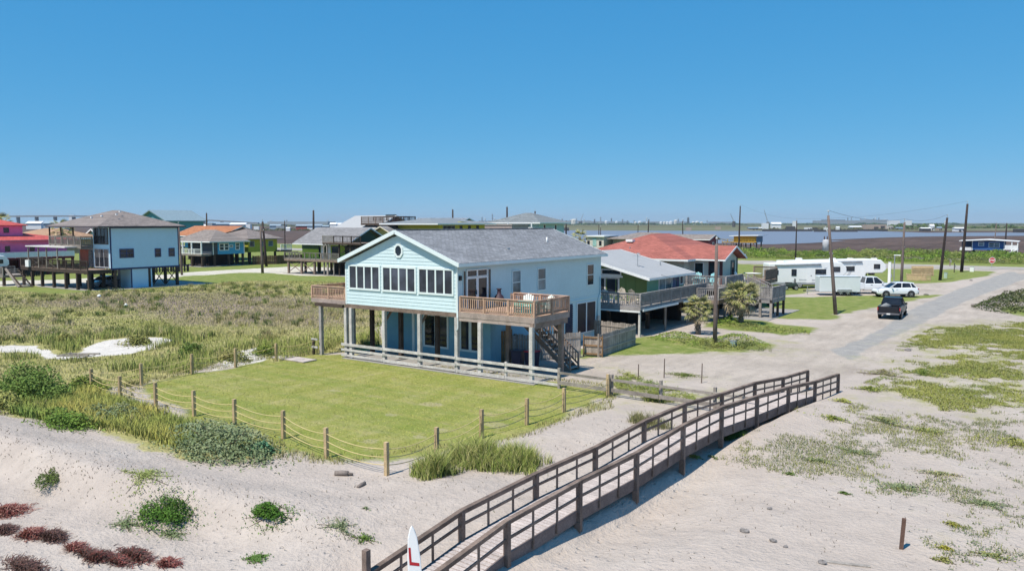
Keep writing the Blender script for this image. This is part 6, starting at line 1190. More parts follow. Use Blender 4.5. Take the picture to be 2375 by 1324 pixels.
def pickup(label, loc, rz, paint, cargo=None):
    t = thing('pickup_truck', label, 'pickup truck', loc, None, rz); S = lambda wb, zb, w, z1, wt, zt: [(wb, zb), (w, zb + .12), (w + .02, (zb + z1) / 2), (w, z1), (wt, zt)]
    section_loft([(2.95, S(.78, .5, .86, .92, .74, .98)), (2.8, S(.86, .42, .95, 1.02, .84, 1.12)), (1.3, S(.9, .4, 1.0, 1.12, .9, 1.22)), (1.0, S(.9, .4, 1.0, 1.14, .9, 1.2)), (-.95, S(.9, .4, 1.0, 1.14, .9, 1.2))]).build('body', paint, t, bevel=.02)
    bed = MB()
    for s in (-1, 1): bed.box((min(s * .86, s * 1.0), -2.9, .55), (max(s * .86, s * 1.0), -.96, 1.24))
    bed.box((-.86, -2.9, .55), (.86, -.96, .72)); bed.box((-.86, -1.04, .72), (.86, -.96, 1.24)); bed.build('bed', paint, t, bevel=.02)
    tg = MB().box((-.82, -2.97, .62), (.82, -2.905, 1.22)).build('tailgate', paint, t, bevel=.015); bx('handle', tg, BLKP, (-.12, -2.985, 1.08), (.12, -2.972, 1.14))
    MB().box((-.95, -3.1, .46), (.95, -2.92, .62)).build('rear_bumper', mat('dark_chrome', (.2, .2, .22), .3, .05, metal=.8), t, bevel=.02); bx('number_plate', t, PLATE, (-.16, -3.115, .47), (.16, -3.102, .6)); MB().box((-.95, 2.9, .42), (.95, 3.06, .66)).build('front_bumper', BLKP, t, bevel=.03)
    c = MB().add([(.92, -.92, 1.19), (-.92, -.92, 1.19), (-.92, 1.25, 1.2), (.92, 1.25, 1.2), (.76, -.72, 1.86), (-.76, -.72, 1.86), (-.76, .45, 1.88), (.76, .45, 1.88)], [(0, 1, 2, 3), (7, 6, 5, 4), (1, 0, 4, 5), (3, 2, 6, 7), (0, 3, 7, 4), (2, 1, 5, 6)]).build('windows', CGL, t)
    r = MB().box((-.77, -.75, 1.855), (.77, .48, 1.93)).build('cab_roof', paint, t, bevel=.03)
    pl = MB()
    for s in (-1, 1):
        for p, q in (((.92, 1.26, 1.2), (.765, .46, 1.87)), ((.925, .1, 1.2), (.77, .0, 1.87)), ((.925, -.9, 1.2), (.765, -.73, 1.87))): pl.bar((s * p[0], p[1], p[2]), (s * q[0], q[1], q[2]), .07, .07)
    pl.build('pillars', paint, t)
    for s in (-1, 1):
        bx('tail_light', t, LREDM, (min(s * .92, s * 1.01), -2.94, .86), (max(s * .92, s * 1.01), -2.88, 1.14)); bx('headlight', t, HLM, (min(s * .62, s * .92), 2.84, .8), (max(s * .62, s * .92), 2.97, .95))
        for y in (1.9, -1.85): archd(t, s * .93, y, .4, BLKP); wheel(t, s * .9, y, .40, .26)
        bx('door_handle', t, BLKP, (min(s * 1.0, s * 1.03), -.3, 1.02), (max(s * 1.0, s * 1.03), -.1, 1.06))
    bx('grille', t, BLKP, (-.55, 2.94, .7), (.55, 2.975, .95)); mirrors(t, .95, .95, 1.25, paint)
    return t
x, y, z = GP(2057, 741); pk = pickup('black pickup truck seen from behind parked on the asphalt road', (x, y + 2.7, z), R(2), CARB); pk.scale = (.87, .87, .87)
t = thing('cargo_bag', 'grey bundle of gear lying in the bed of the black pickup', 'bundle', (x - .3, y + 1.2, .72)); MB().path([(-.3, -.4, .2), (0, 0, .3), (.2, .5, .22)], [.16, .26, .18], 8).build('bag', mat('grey_canvas', (.22, .23, .24), .9), t, True)
pickup('white pickup truck behind the white cargo trailer facing the silver sport wagon', (-17.3, 96.4, 0), R(-62), CARW)
def suv(label, loc, rz, paint, L=4.45, W=.92, H=1.6):
    t = thing('compact_suv', label, 'car', loc, None, rz); S = lambda wb, zb, w, z1, wt, zt: [(wb, zb), (w, zb + .1), (w + .015, (zb + z1) / 2 + .05), (w - .02, z1), (wt, zt)]
    section_loft([(2.22, S(.6, .38, .68, .62, .58, .68)), (2.05, S(.74, .3, .84, .78, .7, .86)), (1.2, S(.82, .28, .91, .9, .78, 1.0)), (.7, S(.84, .28, .92, .94, .8, 1.04)), (-1.2, S(.84, .28, .92, 1.0, .8, 1.08)), (-2.0, S(.8, .32, .9, 1.0, .76, 1.08)), (-2.2, S(.7, .42, .82, .92, .7, 1.0))]).build('body', paint, t, bevel=.025)
    MB().add([(.83, -2.0, 1.04), (-.83, -2.0, 1.04), (-.83, .95, 1.0), (.83, .95, 1.0), (.66, -1.55, 1.5), (-.66, -1.55, 1.5), (-.66, .1, 1.53), (.66, .1, 1.53)], [(0, 1, 2, 3), (7, 6, 5, 4), (1, 0, 4, 5), (3, 2, 6, 7), (0, 3, 7, 4), (2, 1, 5, 6)]).build('windows', CGL, t)
    section_loft([(.2, [(.6, 1.5), (.67, 1.53), (.5, 1.585)]), (-.6, [(.6, 1.5), (.67, 1.55), (.5, 1.63)]), (-1.75, [(.58, 1.46), (.65, 1.5), (.5, 1.56)])]).build('roof_panel', paint, t)
    pl = MB()
    for s in (-1, 1):
        for p, q in (((.84, .98, 1.0), (.67, .12, 1.52)), ((.845, -.35, 1.03), (.675, -.42, 1.53)), ((.84, -1.45, 1.04), (.67, -1.3, 1.52)), ((.83, -2.0, 1.04), (.66, -1.6, 1.5))): pl.bar((s * p[0], p[1], p[2]), (s * q[0], q[1], q[2]), .06, .07)
    pl.build('pillars', paint, t)
    for s in (-1, 1):
        for yy in (1.33, -1.34): archd(t, s * .85, yy, .35, BLKP); wheel(t, s * .82, yy, .35, .22)
        bx('headlight', t, HLM, (min(s * .45, s * .8), 2.0, .66), (max(s * .45, s * .8), 2.14, .78)); bx('tail_light', t, LREDM, (min(s * .55, s * .87), -2.2, .84), (max(s * .55, s * .87), -2.06, .96)); bx('sill', t, BLKP, (min(s * .84, s * .93), -.95, .26), (max(s * .84, s * .93), .95, .4))
        bx('door_handle', t, paint, (min(s * .92, s * .95), .1, .88), (max(s * .92, s * .95), .3, .92))
    MB().box((-.62, 2.1, .34), (.62, 2.25, .56)).build('front_bumper', BLKP, t, bevel=.03); MB().box((-.75, -2.27, .36), (.75, -2.14, .6)).build('rear_bumper', BLKP, t, bevel=.03); bx('number_plate', t, PLATE, (-.2, -2.285, .62), (.2, -2.2, .72)); mirrors(t, .88, .72, 1.02, paint)
    return t
suv('pearl white compact suv parked side on at the edge of the grass', (-14.35, 93.6, 0), R(124), CARW)
SILV = mat('silver_car_paint', (.42, .44, .5), .25, .03, coat=.7)
s2 = suv('silver low car parked in the shade beneath the pale blue house', (-98.2, 51.5, .05), R(200), SILV); s2.scale = (1, 1, .82); s2.name = 'low_car'
NB = mat('near_black_bin', (.02, .02, .024), .6)
for k, (x, y, lab) in enumerate(((-95.9, 48.6, 'dark bin beside the silver car beneath the pale blue house'), (-94.6, 51.0, 'dark bin against the pale blue storage room'))):
    wheelie(lab, (x, y, .05), R(20 * k), NB, NB)
# enclosed cargo trailer, box front towards +y
TRW = mat('white_trailer_panel', (.66, .70, .72), .45, .04); t = thing('cargo_trailer', 'plain white enclosed cargo trailer with a side door and long drawbar', 'trailer', (-19.95, 92.15, 0), None, R(118))
MB().box((-1.0, -2.15, .42), (1.0, 2.15, 2.12)).build('box', TRW, t, bevel=.05); tr_ = MB()
for z in (.42, 2.08):
    for s in (-1, 1): tr_.box((s * 1.0 - .03, -2.17, z), (s * 1.0 + .03, 2.17, z + .06))
tr_.build('edge_trim', GALV, t); dr_ = MB().box((.998, -1.75, .52), (1.015, -.95, 2.0)).build('side_door', TRW, t); bx('handle', dr_, BLKP, (1.016, -1.05, 1.2), (1.03, -.99, 1.35)); MB().box((-1.015, -1.75, .52), (-.998, -.95, 2.0)).build('side_door', TRW, t)
for s in (-1, 1): wheel(t, s * .98, -.1, .34, .2); wheel(t, s * .98, -.85, .34, .2); MB().prism([(-1.3, .45), (-1.2, .72), (.25, .72), (.35, .45)], 'x', s * 1.0, s * 1.14).build('mudguard', GALV, t)
for s in (-1, 1): bar('drawbar', t, GALV, (s * .8, 2.1, .45), (0, 3.4, .45), .08, .12)
MB().tube((0, 3.2, .0), (0, 3.2, .95), .04, .04, 8).build('jack', GALV, t); bx('coupling', t, BLKP, (-.07, 3.35, .4), (.07, 3.65, .52))
# fifth-wheel caravans
RVW = mat('white_caravan_skin', (.80, .81, .81), .4, .04); RVG = mat('caravan_grey_band', (.35, .37, .4), .5)
def fifth_wheel(label, loc, rz, L, name='fifth_wheel_caravan', cat='caravan', awn=True):
    t = thing(name, label, cat, loc, 'white caravans on the grass', rz); h = L / 2
    MB().prism([(-h, .55), (h - 2.9, .55), (h - 2.6, 1.45), (h - .5, 1.5), (h, 1.9), (h - .05, 2.55), (h - .7, 3.2), (h - 2.0, 3.3), (-h + .1, 3.05)], 'x', -1.22, 1.22).build('body', RVW, t, bevel=.1)
    for s in (-1, 1):
        for a, b, z0, z1 in ((-h + .5, -h + 1.2, 1.75, 2.2), (-h + 2.9, -h + 3.4, 1.6, 2.3), (1.0, 2.2, 1.8, 2.3), (h - 1.6, h - .9, 2.1, 2.6)): window(t, '+x' if s > 0 else '-x', a, b, z0, z1, s * 1.222, 1, 1, BLKP, GL, .05)
        for k in (0, 1): wheel(t, s * 1.12, -.9 - k * .85, .36, .22)
        bx('skirt', t, RVG, (min(s * 1.1, s * 1.235), -h + .1, .5), (max(s * 1.1, s * 1.235), h - 3.0, .75)); MB().prism([(-1.0, 1.0), (1.5, .9), (2.4, 2.6), (2.1, 2.6), (1.2, 1.1), (-1.0, 1.15)], 'x', s * 1.221, s * 1.232).build('side_stripe', mat('pale_grey_stripe', (.55, .57, .6), .5), t)
        d = MB().box((min(s * 1.22, s * 1.24), -.1, .7), (max(s * 1.22, s * 1.24), .55, 2.5)).build('door', RVW, t); bx('handle', d, BLKP, (min(s * 1.24, s * 1.27), .4, 1.5), (max(s * 1.24, s * 1.27), .48, 1.62))
        if awn: MB().tube((s * 1.3, -h + .8, 2.85), (s * 1.3, h - 3.2, 2.95), .09, .09, 8).build('awning', RVG, t, True)
    for k, y in enumerate((-h + 1.5, -.5, 1.8, h - 1.5)): MB().box((-.45 + .1 * k, y, 3.05), (.25, y + .7, 3.38)).build('roof_unit', RVW, t, bevel=.05)
    for s in (-1, 1): bar('leg', t, BLKP, (s * .8, h - 2.4, 1.4), (s * .8, h - 2.4, .0), .09, .09)
    bx('hitch', t, BLKP, (-.3, h - 1.7, 1.15), (.3, h - 1.1, 1.5)); bx('underframe', t, BLKP, (-1.0, -h + .3, .38), (1.0, h - 3, .56)); return t
fifth_wheel('nearer white caravan with a grey awning roll beside the small trailer', (-25.7, 100.4, 0), R(-56), 9.6)
fifth_wheel('farther longer white caravan with its nose raised behind the nearer one', (-24.2, 109.2, 0), R(-56), 12.8)
fifth_wheel('white caravan parked under the pink house behind the picket fence', (-128.4, 49.2, 0), R(0), 7.2, awn=False)
# small quad bike by the caravans
x, y, z = GP(1832, 672); t = thing('quad_bike', 'small dark quad bike with a windscreen parked by the nearer caravan', 'quad bike', (x, y, z), None, R(-60))
section_loft([(-.7, [(.25, .35), (.3, .6), (.2, .7)]), (0, [(.3, .35), (.3, .75), (.2, .82)]), (.75, [(.25, .35), (.32, .65), (.2, .85)])]).build('body', mat('dark_green_plastic', (.03, .05, .04), .5), t, bevel=.02)
for s in (-1, 1):
    for yy in (.6, -.55): wheel(t, s * .42, yy, .27, .2)
bar('handlebar', t, BLKP, (-.38, .42, 1.02), (.38, .42, 1.02), .04, .04); MB().box((-.35, .55, .85), (.35, .58, 1.35)).build('windscreen', CGL, t); bx('seat', t, BLKP, (-.17, -.55, .78), (.17, .2, .9))
# ------------------------------------------------------------------ poles, wires, signs and yard things
POLEB = mat('dark_creosote_pole', (.045, .03, .027), .85, .3, 3); POLEG = mat('weathered_grey_pole', (.17, .13, .115), .9, .3, 3); INS = mat('pale_insulator', (.55, .56, .55), .3)
tops = {}
def pole(key, label, b, tp, r, m, d=None, arm=0.0, trans=False, group='utility poles'):
    if d is None: x, y = G(*b); d = -x * math.sin(YAW) + y * math.cos(YAW)
    else: x, y, _ = at_dist(b[0], b[1], d)
    X, Y, Z = at_dist(tp[0], tp[1], d); t = thing('utility_pole', label, 'utility pole', (x, y, 0), group); lx, ly = X - x, Y - y
    P_ = lambda f: (lx * f, ly * f, Z * f); MB().path([P_(-.03), P_(.35), P_(.7), P_(1)], [r * 1.15, r * 1.0, r * .85, r * .72], 8).build('shaft', m, t, True)
    MB().tube(P_(1), (lx, ly, Z + .42), .025, .02, 6).build('top_pin', GALV, t); MB().lathe([(.03, .3), (.07, .34), (.07, .42), (.03, .46)], (lx, ly, Z), 8).build('insulator', INS, t)
    if arm:
        q = P_(.9); bar('crossarm', t, m, (q[0] - arm, q[1], q[2]), (q[0] + arm, q[1], q[2]), .1, .12)
        for s in (-1, 1): MB().lathe([(.03, 0), (.06, .04), (.06, .12), (.03, .16)], (q[0] + s * arm * .9, q[1], q[2] + .06), 8).build('insulator', INS, t)
    if trans:
        q = P_(.70); MB().lathe([(.05, -.5), (.27, -.48), (.27, .42), (.2, .5), (.05, .52)], (q[0] - .38, q[1] - .1, q[2]), 14).build('transformer', mat('pale_grey_transformer', (.50, .50, .52), .5), t, True)
        bar('bracket', t, BLKP, (q[0] - .2, q[1], q[2]), q, .1, .3)
        for s in (-.12, .12): MB().lathe([(.05, .5), (.06, .6), (.03, .8)], (q[0] - .38 + s, q[1] - .1, q[2]), 8).build('bushing', mat('brown_bushing', (.1, .06, .05), .4), t)
        q2 = P_(.86); bar('cutout', t, INS, (q2[0] - .15, q2[1], q2[2] - .2), (q2[0] - .35, q2[1], q2[2] + .25), .06, .06)
    q = P_(.62); bx('cable_bracket', t, GALV, (q[0] - .16, q[1] - .05, q[2] - .06), (q[0] + .16, q[1] + .05, q[2] + .06)); tops[key] = [Vector((x, y, 0)) + Vector(P_(f)) + Vector((0, 0, .44 if f == 1 else 0)) for f in (1, .62)]
    return t
pole('A', 'weathered pole by the driveway verge in front of the green house', (1658, 800), (1662, 566), .14, POLEG)
pole('B', 'leaning grey pole with a pale transformer can beside the caravan lawn', (1938, 729), (1921, 500), .15, POLEG, trans=True)
pole('C', 'brown pole standing behind the white compact suv', (2090, 664), (2098, 516), .16, POLEG)
pole('D', 'dark leaning pole at the near edge of the corner grass', (2180, 650), (2197, 505), .19, POLEB)
pole('E', 'tallest dark pole near the tip of the corner grass', (2230, 631), (2244, 473), .22, POLEB)
pole('F', 'pole beyond the stop sign in front of the cobalt cabin', (2304, 596), (2311, 518), .15, POLEG, 215); pole('F2', 'dark pole at the porch end of the cobalt cabin', (2330, 590), (2335, 518), .2, POLEB, 220, trans=False)
pole('G', 'dark pole rising in front of the ochre cabin', (1713, 586), (1717, 478), .22, POLEB); pole('H', 'thin pole in the shrubs behind the caravans', (1845, 602), (1848, 512), .15, POLEB)
pole('I', 'pale pole at the shell drive before the strong blue house with hardware at its head', (609, 633), (604, 524), .2, POLEG, arm=.8); pole('J', 'darker pole just behind the pale one at the shell drive', (618, 618), (609, 514), .22, POLEB)
pole('K', 'pole against the corner of the pale blue house', (422, 638), (414, 522), .16, POLEG)
for key, lab, b, tp, d, r in (('L', 'dark pole standing over the marsh left of the lime house roof', (727, 575), (727, 488), 175, .26), ('M', 'pole behind the olive house roof', (1050, 560), (1050, 486), 190, .24), ('N', 'tall pole beside the pale teal hip roof', (1176, 560), (1176, 480), 185, .26), ('O', 'short looking pole just behind the peak of the pale teal roof', (1241, 560), (1241, 490), 215, .26),
                              ('P', 'pole by the water nearest the aqua house ridge end', (1313, 560), (1313, 512), 260, .28), ('Q', 'pole beyond the orange tan roof', (479, 560), (479, 494), 230, .26), ('S', 'leaning pole over the water behind the red roof peak', (1501, 556), (1505, 509), 240, .2), ('T', 'pole beyond the taupe roof at the water', (1479, 556), (1480, 522), 250, .15), ('U', 'thin pole right of the red roof peak with a white marker', (1585, 556), (1583, 513), 240, .18),
                              ('V', 'thin pole left of the taupe roofed house', (1389, 560), (1389, 520), 200, .12), ('W', 'thin pole paired with another left of the taupe roofed house', (1393, 560), (1393, 528), 202, .12), ('X', 'pole over the marsh between the strong blue and lime houses', (661, 572), (660, 512), 190, .13)):
    pole(key, lab, b, tp, r, POLEB, d)
def wire(label, p, q, sag, r=.010):
    p, q = Vector(p), Vector(q); pts = [(p + (q - p) * s - Vector((0, 0, sag * 4 * s * (1 - s)))) - p for s in [k / 14 for k in range(15)]]
    o = tag(MB().path(pts, r, 4).build('power_line', POLEB, None, True), label, 'power line', 'overhead wires'); o.location = p
wire('sagging cable from the driveway pole to the transformer pole', tops['A'][0], tops['B'][1], .6); wire('low cable from the transformer pole to the pole behind the white suv', tops['B'][1], tops['C'][1], .7); wire('low cable from the pole behind the suv to the dark leaning pole', tops['C'][1], tops['D'][1], .5); wire('low cable between the two dark corner poles', tops['D'][1], tops['E'][1], .5)
wire('top wire from the ochre cabin pole to the thin pole behind the caravans', tops['G'][0], tops['H'][0], .8); wire('top wire from the thin caravan pole to the tall corner pole', tops['H'][0], tops['E'][0], .9)
wire('top wire from the transformer pole to the pole behind the white suv', tops['B'][0], tops['C'][0], .5, .012); wire('top wire from the pole behind the suv to the dark leaning pole', tops['C'][0], tops['D'][0], .5, .012); wire('top wire from the pale shell drive pole to the darker one behind it', tops['I'][0], tops['J'][0], .3, .012); wire('wire from the pale shell drive pole to the corner of the pale blue house', tops['I'][1], tops['K'][1], .5, .012); wire('service wire from the driveway pole to the green house roof', tops['A'][1], (-24.6, 55.2, 4.1), .25, .012)
# stop sign at the junction
REDS = mat('stop_sign_red', (.52, .03, .03), .5, .05); x, y = G(2300, 621)
t = thing('stop_sign', 'red octagonal stop sign on a thin post at the road junction', 'road sign', (x, y, 0)); MB().tube((0, 0, -.2), (0, 0, 2.1), .04, .04, 8).build('post', GALV, t)
oc = lambda r: [(r * math.cos(R(22.5 + 45 * k)), 1.35 + r * math.sin(R(22.5 + 45 * k))) for k in range(8)]
pl_ = MB().prism(oc(.56), 'y', -.07, -.05).build('plate', REDS, t); rim_ = MB(); A, B = oc(.56), oc(.50)
rim_.add([(a, -.074, b) for a, b in A] + [(a, -.074, b) for a, b in B], [(k, (k + 1) % 8, 8 + (k + 1) % 8, 8 + k) for k in range(8)]); rim_.build('border', WHITE, pl_)
lt = MB(); B_ = lambda x0, z0, x1, z1: lt.box((x0, -.08, 1.35 + z0), (x1, -.071, 1.35 + z1))
for x0, segs in ((-.42, 'SEGS'), (-.2, 'T'), (.02, 'O'), (.24, 'P')):
    w2, h2, k = .18, .15, .05
    if segs != 'T':
        B_(x0, h2 - k, x0 + w2, h2)
        if segs != 'P': B_(x0, -h2, x0 + w2, -h2 + k)
        if segs == 'SEGS': B_(x0, -.025, x0 + w2, .025); B_(x0, .025, x0 + k, h2 - k); B_(x0 + w2 - k, -h2 + k, x0 + w2, -.025)
        if segs == 'O': B_(x0, -h2 + k, x0 + k, h2 - k); B_(x0 + w2 - k, -h2 + k, x0 + w2, h2 - k)
        if segs == 'P': B_(x0, -h2, x0 + k, h2 - k); B_(x0 + k, -.03, x0 + w2, .02); B_(x0 + w2 - k, .02, x0 + w2, h2 - k)
    else: B_(x0, h2 - k, x0 + w2, h2); B_(x0 + w2 / 2 - k / 2, -h2, x0 + w2 / 2 + k / 2, h2 - k)
lt.build('lettering', WHITE, pl_); t.rotation_euler = (0, 0, R(22))
# posts, boxes and stacked timber near the corner
def wpost(label, px, py, h, r, m, extra=None):
    x, y = G(px, py); t = thing('service_post', label, 'post', (x, y, 0), 'service posts by the caravans'); MB().box((-r, -r, -.1), (r, r, h)).build('post', m, t); bx('cap', t, GALV, (-r - .02, -r - .02, h), (r + .02, r + .02, h + .03))
    if extra: bx('meter', t, GALV, (r, -.12, extra - .2), (r + .14, .12, extra + .2))
    return t
wpost('white square post by the bonnet of the white suv', 2062, 661, 3.0, .16, WHC, 1.2); t = wpost('pale lamp post with a small head beyond the white suv', 2073, 653, 3.6, .06, GALV); bx('lamp_head', t, WHC, (-.1, -.1, 3.55), (.75, .12, 3.68))
wpost('pale green service box post at the foot of the dark leaning pole', 2193, 645, .8, .2, mat('pale_green_box', (.42, .52, .44), .5)); wpost('small white box at the foot of the tallest dark pole', 2254, 630, .8, .28, WHC); wpost('brown mailbox post beside the cross road', 2203, 617, 1.1, .09, BROWNW, .9); wpost('thin post with a bar by the corner grass', 2213, 632, 1.5, .06, DARKW, 1.0)
PALW = wood('new_pallet_wood', (.56, .41, .25), .2, .15)
def pallet(label, px, py, rz, lean, w=2.2, hgt=1.4, n=7, sheet_=False):
    x, y = G(px, py); t = thing('timber_panel', label, 'wood panel', (x, y, 0), 'timber panels leaning on the corner grass', rz)
    for k in range(n): z = .08 + k * (hgt - .1) / n; bar('slat', t, PALW, (-w / 2, lean * z - .03, z), (w / 2, lean * z - .03, z), .03, .11)
    for xx in (-w / 2 + .06, 0, w / 2 - .06): bar('post', t, PALW, (xx, 0.02, 0), (xx, lean * hgt + .02, hgt), .09, .06)
    if sheet_: MB().add([(-w / 2, .08, .1), (w / 2, .08, .1), (w / 2, lean * hgt + .08, hgt), (-w / 2, lean * hgt + .08, hgt)], [(0, 1, 2, 3)]).build('board', PALW, t)
    return t
pallet('slatted new timber panel lying lowest in front on the corner grass', 2125, 651, R(20), .5, 2.4, 1.0); pallet('upright slatted timber panel at the near end of the stack', 2148, 651, R(35), .12, 1.3, 1.1, 6); pallet('pale solid timber sheet standing at the back of the stack', 2140, 640, R(30), .1, 3.2, 1.5, 5, True)
for k, (lab, px, py, l) in enumerate((('pale fallen timber beam lying among the garden shrubs by the road', 2285, 712, 2.4), ('shorter grey timber lying in the garden shrubs by the road', 2310, 705, 1.6))):
    x, y = G(px, py); o = tag(MB().bar((-l / 2, 0, .12), (l / 2, .4, .5), .2, .16).build('timber_beam', GREYW), lab, 'beam', 'timbers in the garden shrubs'); o.location = (x, y, 0)
x, y, z = GP(1700, 800); wpost('pale blue plastic service box in the weeds beside the driveway pole', 1700, 803, .35, .18, mat('pale_blue_box', (.35, .5, .55), .5))
for lab, px, py in (('tyre half buried on the corner grass', 2252, 651), ('dark stump on the grass strip behind the black pickup', 2148, 684)): stone('stump', lab, px, py, .28, .5, 'dark lumps on the grass')
for lab, px, py, r in (('white bag caught in the brown meadow near the pale blue house', 230, 690, .22), ('pale scrap in the brown meadow', 292, 712, .2)):
    x, y, z = GP(px, py); o = tag(MB().lathe([(.02, 0), (r, .06), (r * .8, .2), (.05, .3)], n=8).build('litter_bag', WHC, None, True), lab, 'litter', 'litter in the meadow'); o.location = (x, y, z + .04)
x, y, z = GP(165, 838); t = thing('old_hurdle', 'grey wooden hurdle lying in the grass below the white sand strip', 'hurdle', (x, y, z + .25), None, R(10))
for k in range(2): bar('rail', t, GREYW, (-1.2, k * .7, .0), (1.4, k * .7 + .1, .18), .09, .09)
for k in range(5): bar('slat', t, GREYW, (-1.0 + k * .5, -.05, .05), (-1.0 + k * .5, .8, .08), .08, .03)
x, y = G(340, 671); o = tag(MB().box((-.6, -.25, 0), (.6, .25, .12)).build('stepping_block', CONC), 'low pale block at the slab edge of the pale blue house', 'block'); o.location = (-93.0, 56.5, .05)
# ------------------------------------------------------------------ the far shore, the bridge and the works on the skyline
FWH = mat('far_white_paint', (.72, .73, .74), .6, .05); FGR = mat('far_grey_steel', (.28, .31, .34), .7, .1); FTAN = mat('far_tan_wall', (.42, .33, .28), .8, .1); FDK = mat('far_dark_wall', (.07, .07, .075), .8, .1); FBL = mat('far_blue_grey_roof', (.25, .33, .40), .7, .1); FRD = mat('far_red_wall', (.30, .07, .05), .8)
def far_at(px, d): x, y, _ = at_dist(px, 517, d); return x, y
def SC(d): return d / 1825.8     # metres per photo pixel at view distance d
def ground_d(py): return CAMH * 1825.8 / (py - 517)
# bridge
t = thing('road_bridge', 'long grey highway bridge stepping down across the marsh skyline', 'bridge', (*far_at(300, 1500), 0)); ox, oy = t.location.x, t.location.y
pts = [at_dist(px, py, 1500) for px, py in ((-140, 503.2), (30, 502.6), (120, 502), (220, 502.6), (320, 504.5), (420, 508.5), (500, 512.5), (570, 516.8), (600, 518.5))]
dk = MB(); pr = MB()
for p, q in zip(pts, pts[1:]):
    a, b = Vector(p) - Vector((ox, oy, 0)), Vector(q) - Vector((ox, oy, 0)); dk.bar(a, b, 9, 2.0); pr.bar(a + Vector((0, 0, 1.5)), b + Vector((0, 0, 1.5)), 9.3, .9)
dk.build('bridge_deck', FGR, t); pr.build('parapet', FGR, t)
for k in range(17):
    f = -130 + k * 43; py = float(np.interp(f, [-140, 30, 120, 220, 320, 420, 500, 570], [503.2, 502.6, 502, 502.6, 504.5, 508.5, 512.5, 516.8])); x, y, z = at_dist(f, py, 1500)
    if z > 9.2: bx('pier', t, FGR, (x - ox - 1.4, y - oy - 3, -1), (x - ox + 1.4, y - oy + 3, z - 1))
# works on the skyline: tall columns, tanks and sheds, each its own thing
tone = ['pale', 'grey', 'slim grey', 'thick pale', 'dark grey', 'stepped grey']
def column(px, top, w, d, m, lab):
    x, y = far_at(px, d); s = SC(d); t = thing('refinery_tower', lab, 'tower', (x, y, 0), 'refinery towers on the skyline'); H_ = (517 - top) * s + 8; r = w * s / 2
    MB().lathe([(r * 1.25, -2), (r * 1.2, H_ * .3), (r, H_ * .32), (r * .95, H_ * .93), (r * .5, H_)], n=8).build('column', m, t); bx('platform', t, FGR, (-r * 1.7, -r * 1.7, H_ * .6), (r * 1.7, r * 1.7, H_ * .6 + .8)); bx('platform', t, FGR, (-r * 1.6, -r * 1.6, H_ * .86), (r * 1.6, r * 1.6, H_ * .86 + .8))
def tank(px, top, w, d, m, lab, cat='tank'):
    x, y = far_at(px, d); s = SC(d); t = thing('storage_tank', lab, cat, (x, y, 0), 'storage tanks on the skyline'); H_ = (517 - top) * s + 8; r = w * s / 2
    MB().lathe([(r, -2), (r, H_ * .86), (r * .6, H_ * .97), (.1, H_)], n=14).build('shell', m, t, False); bar('ladder', t, FGR, (0, -r * 1.03, 0), (r * .5, -r * .95, H_ * .85), .6, .6)
def shed(px0, px1, top, d, m, lab, roof=None, name='far_shed', base=0, dep=.6, win=False, cat='shed'):
    x0, y0 = far_at(px0, d); x1, y1 = far_at(px1, d); s = SC(d); H_ = (517 - top) * s + 8; L = math.hypot(x1 - x0, y1 - y0); t = thing(name, lab, cat, ((x0 + x1) / 2, (y0 + y1) / 2, 0), 'buildings across the water', YAW)
    hw = H_ * .72 if roof else H_; MB().box((-L / 2, 0, base - .5), (L / 2, L * dep, hw)).build('wall', m, t)
    if roof: MB().prism([(-.06 * L, hw), (L * dep / 2, H_), (L * dep + .06 * L, hw)], 'x', -L * .53, L * .53).build('roof', roof, t)
    if win: bx('door', t, FDK, (-L * .12, -.2, 0), (L * .1, .0, hw * .6)); bx('window', t, FDK, (L * .22, -.2, hw * .3), (L * .42, 0, hw * .75))
    return t
D4 = 3600
ORD = 'first second third fourth fifth sixth seventh eighth ninth tenth eleventh twelfth thirteenth fourteenth fifteenth sixteenth seventeenth eighteenth nineteenth twentieth'.split()
TPX = sorted([1118, 1125, 1142, 1147, 1379, 1393, 1304, 1324, 1348, 1355, 1418, 1444, 1455, 1500, 1573, 1584, 1596, 1471, 665, 628, 1640, 1937, 1966, 1974, 1996, 2006, 2026, 2030, 2038, 1930, 1985, 2052, 1337, 760, 1262])
def tlab(px, k):
    g = [q for q in TPX if (q < 1280) == (px < 1280) and (q > 1700) == (px > 1700)]; where = 'beyond the water' if 1280 <= px <= 1700 else 'behind the house roofs' if px < 1280 else 'on the far raised bank'
    return f'{tone[k % 6]} refinery tower {where}, {ORD[g.index(px)]} from the left there'
for k, (px, top, w) in enumerate(((1118, 503, 2.2), (1125, 506, 2.5), (1142, 496, 2.4), (1147, 506, 3), (1379, 508, 3), (1393, 503, 2.2), (1304, 507, 3), (1324, 509, 4), (1348, 511, 3), (1355, 508, 2.4), (1418, 506, 2.6), (1444, 508, 3), (1455, 511, 3), (1500, 504, 2.6), (1573, 507, 2.8), (1584, 508, 2.8), (1596, 504, 5), (1471, 511, 2.4), (665, 510, 3), (628, 511, 3), (1640, 511, 2), (1937, 508, 1.6), (1966, 505, 1.8), (1974, 504, 1.8), (1996, 506, 2), (2006, 505, 2), (2026, 506, 2), (2030, 504, 2), (2038, 505, 2), (1930, 511, 3), (1985, 510, 2), (2052, 508, 2), (1337, 506, 2), (760, 509, 2), (1262, 508, 2))):
    column(px, top, w, D4 + (k * 137) % 500, (FGR, FWH, FGR, FWH, FDK, FGR)[k % 6], tlab(px, k))
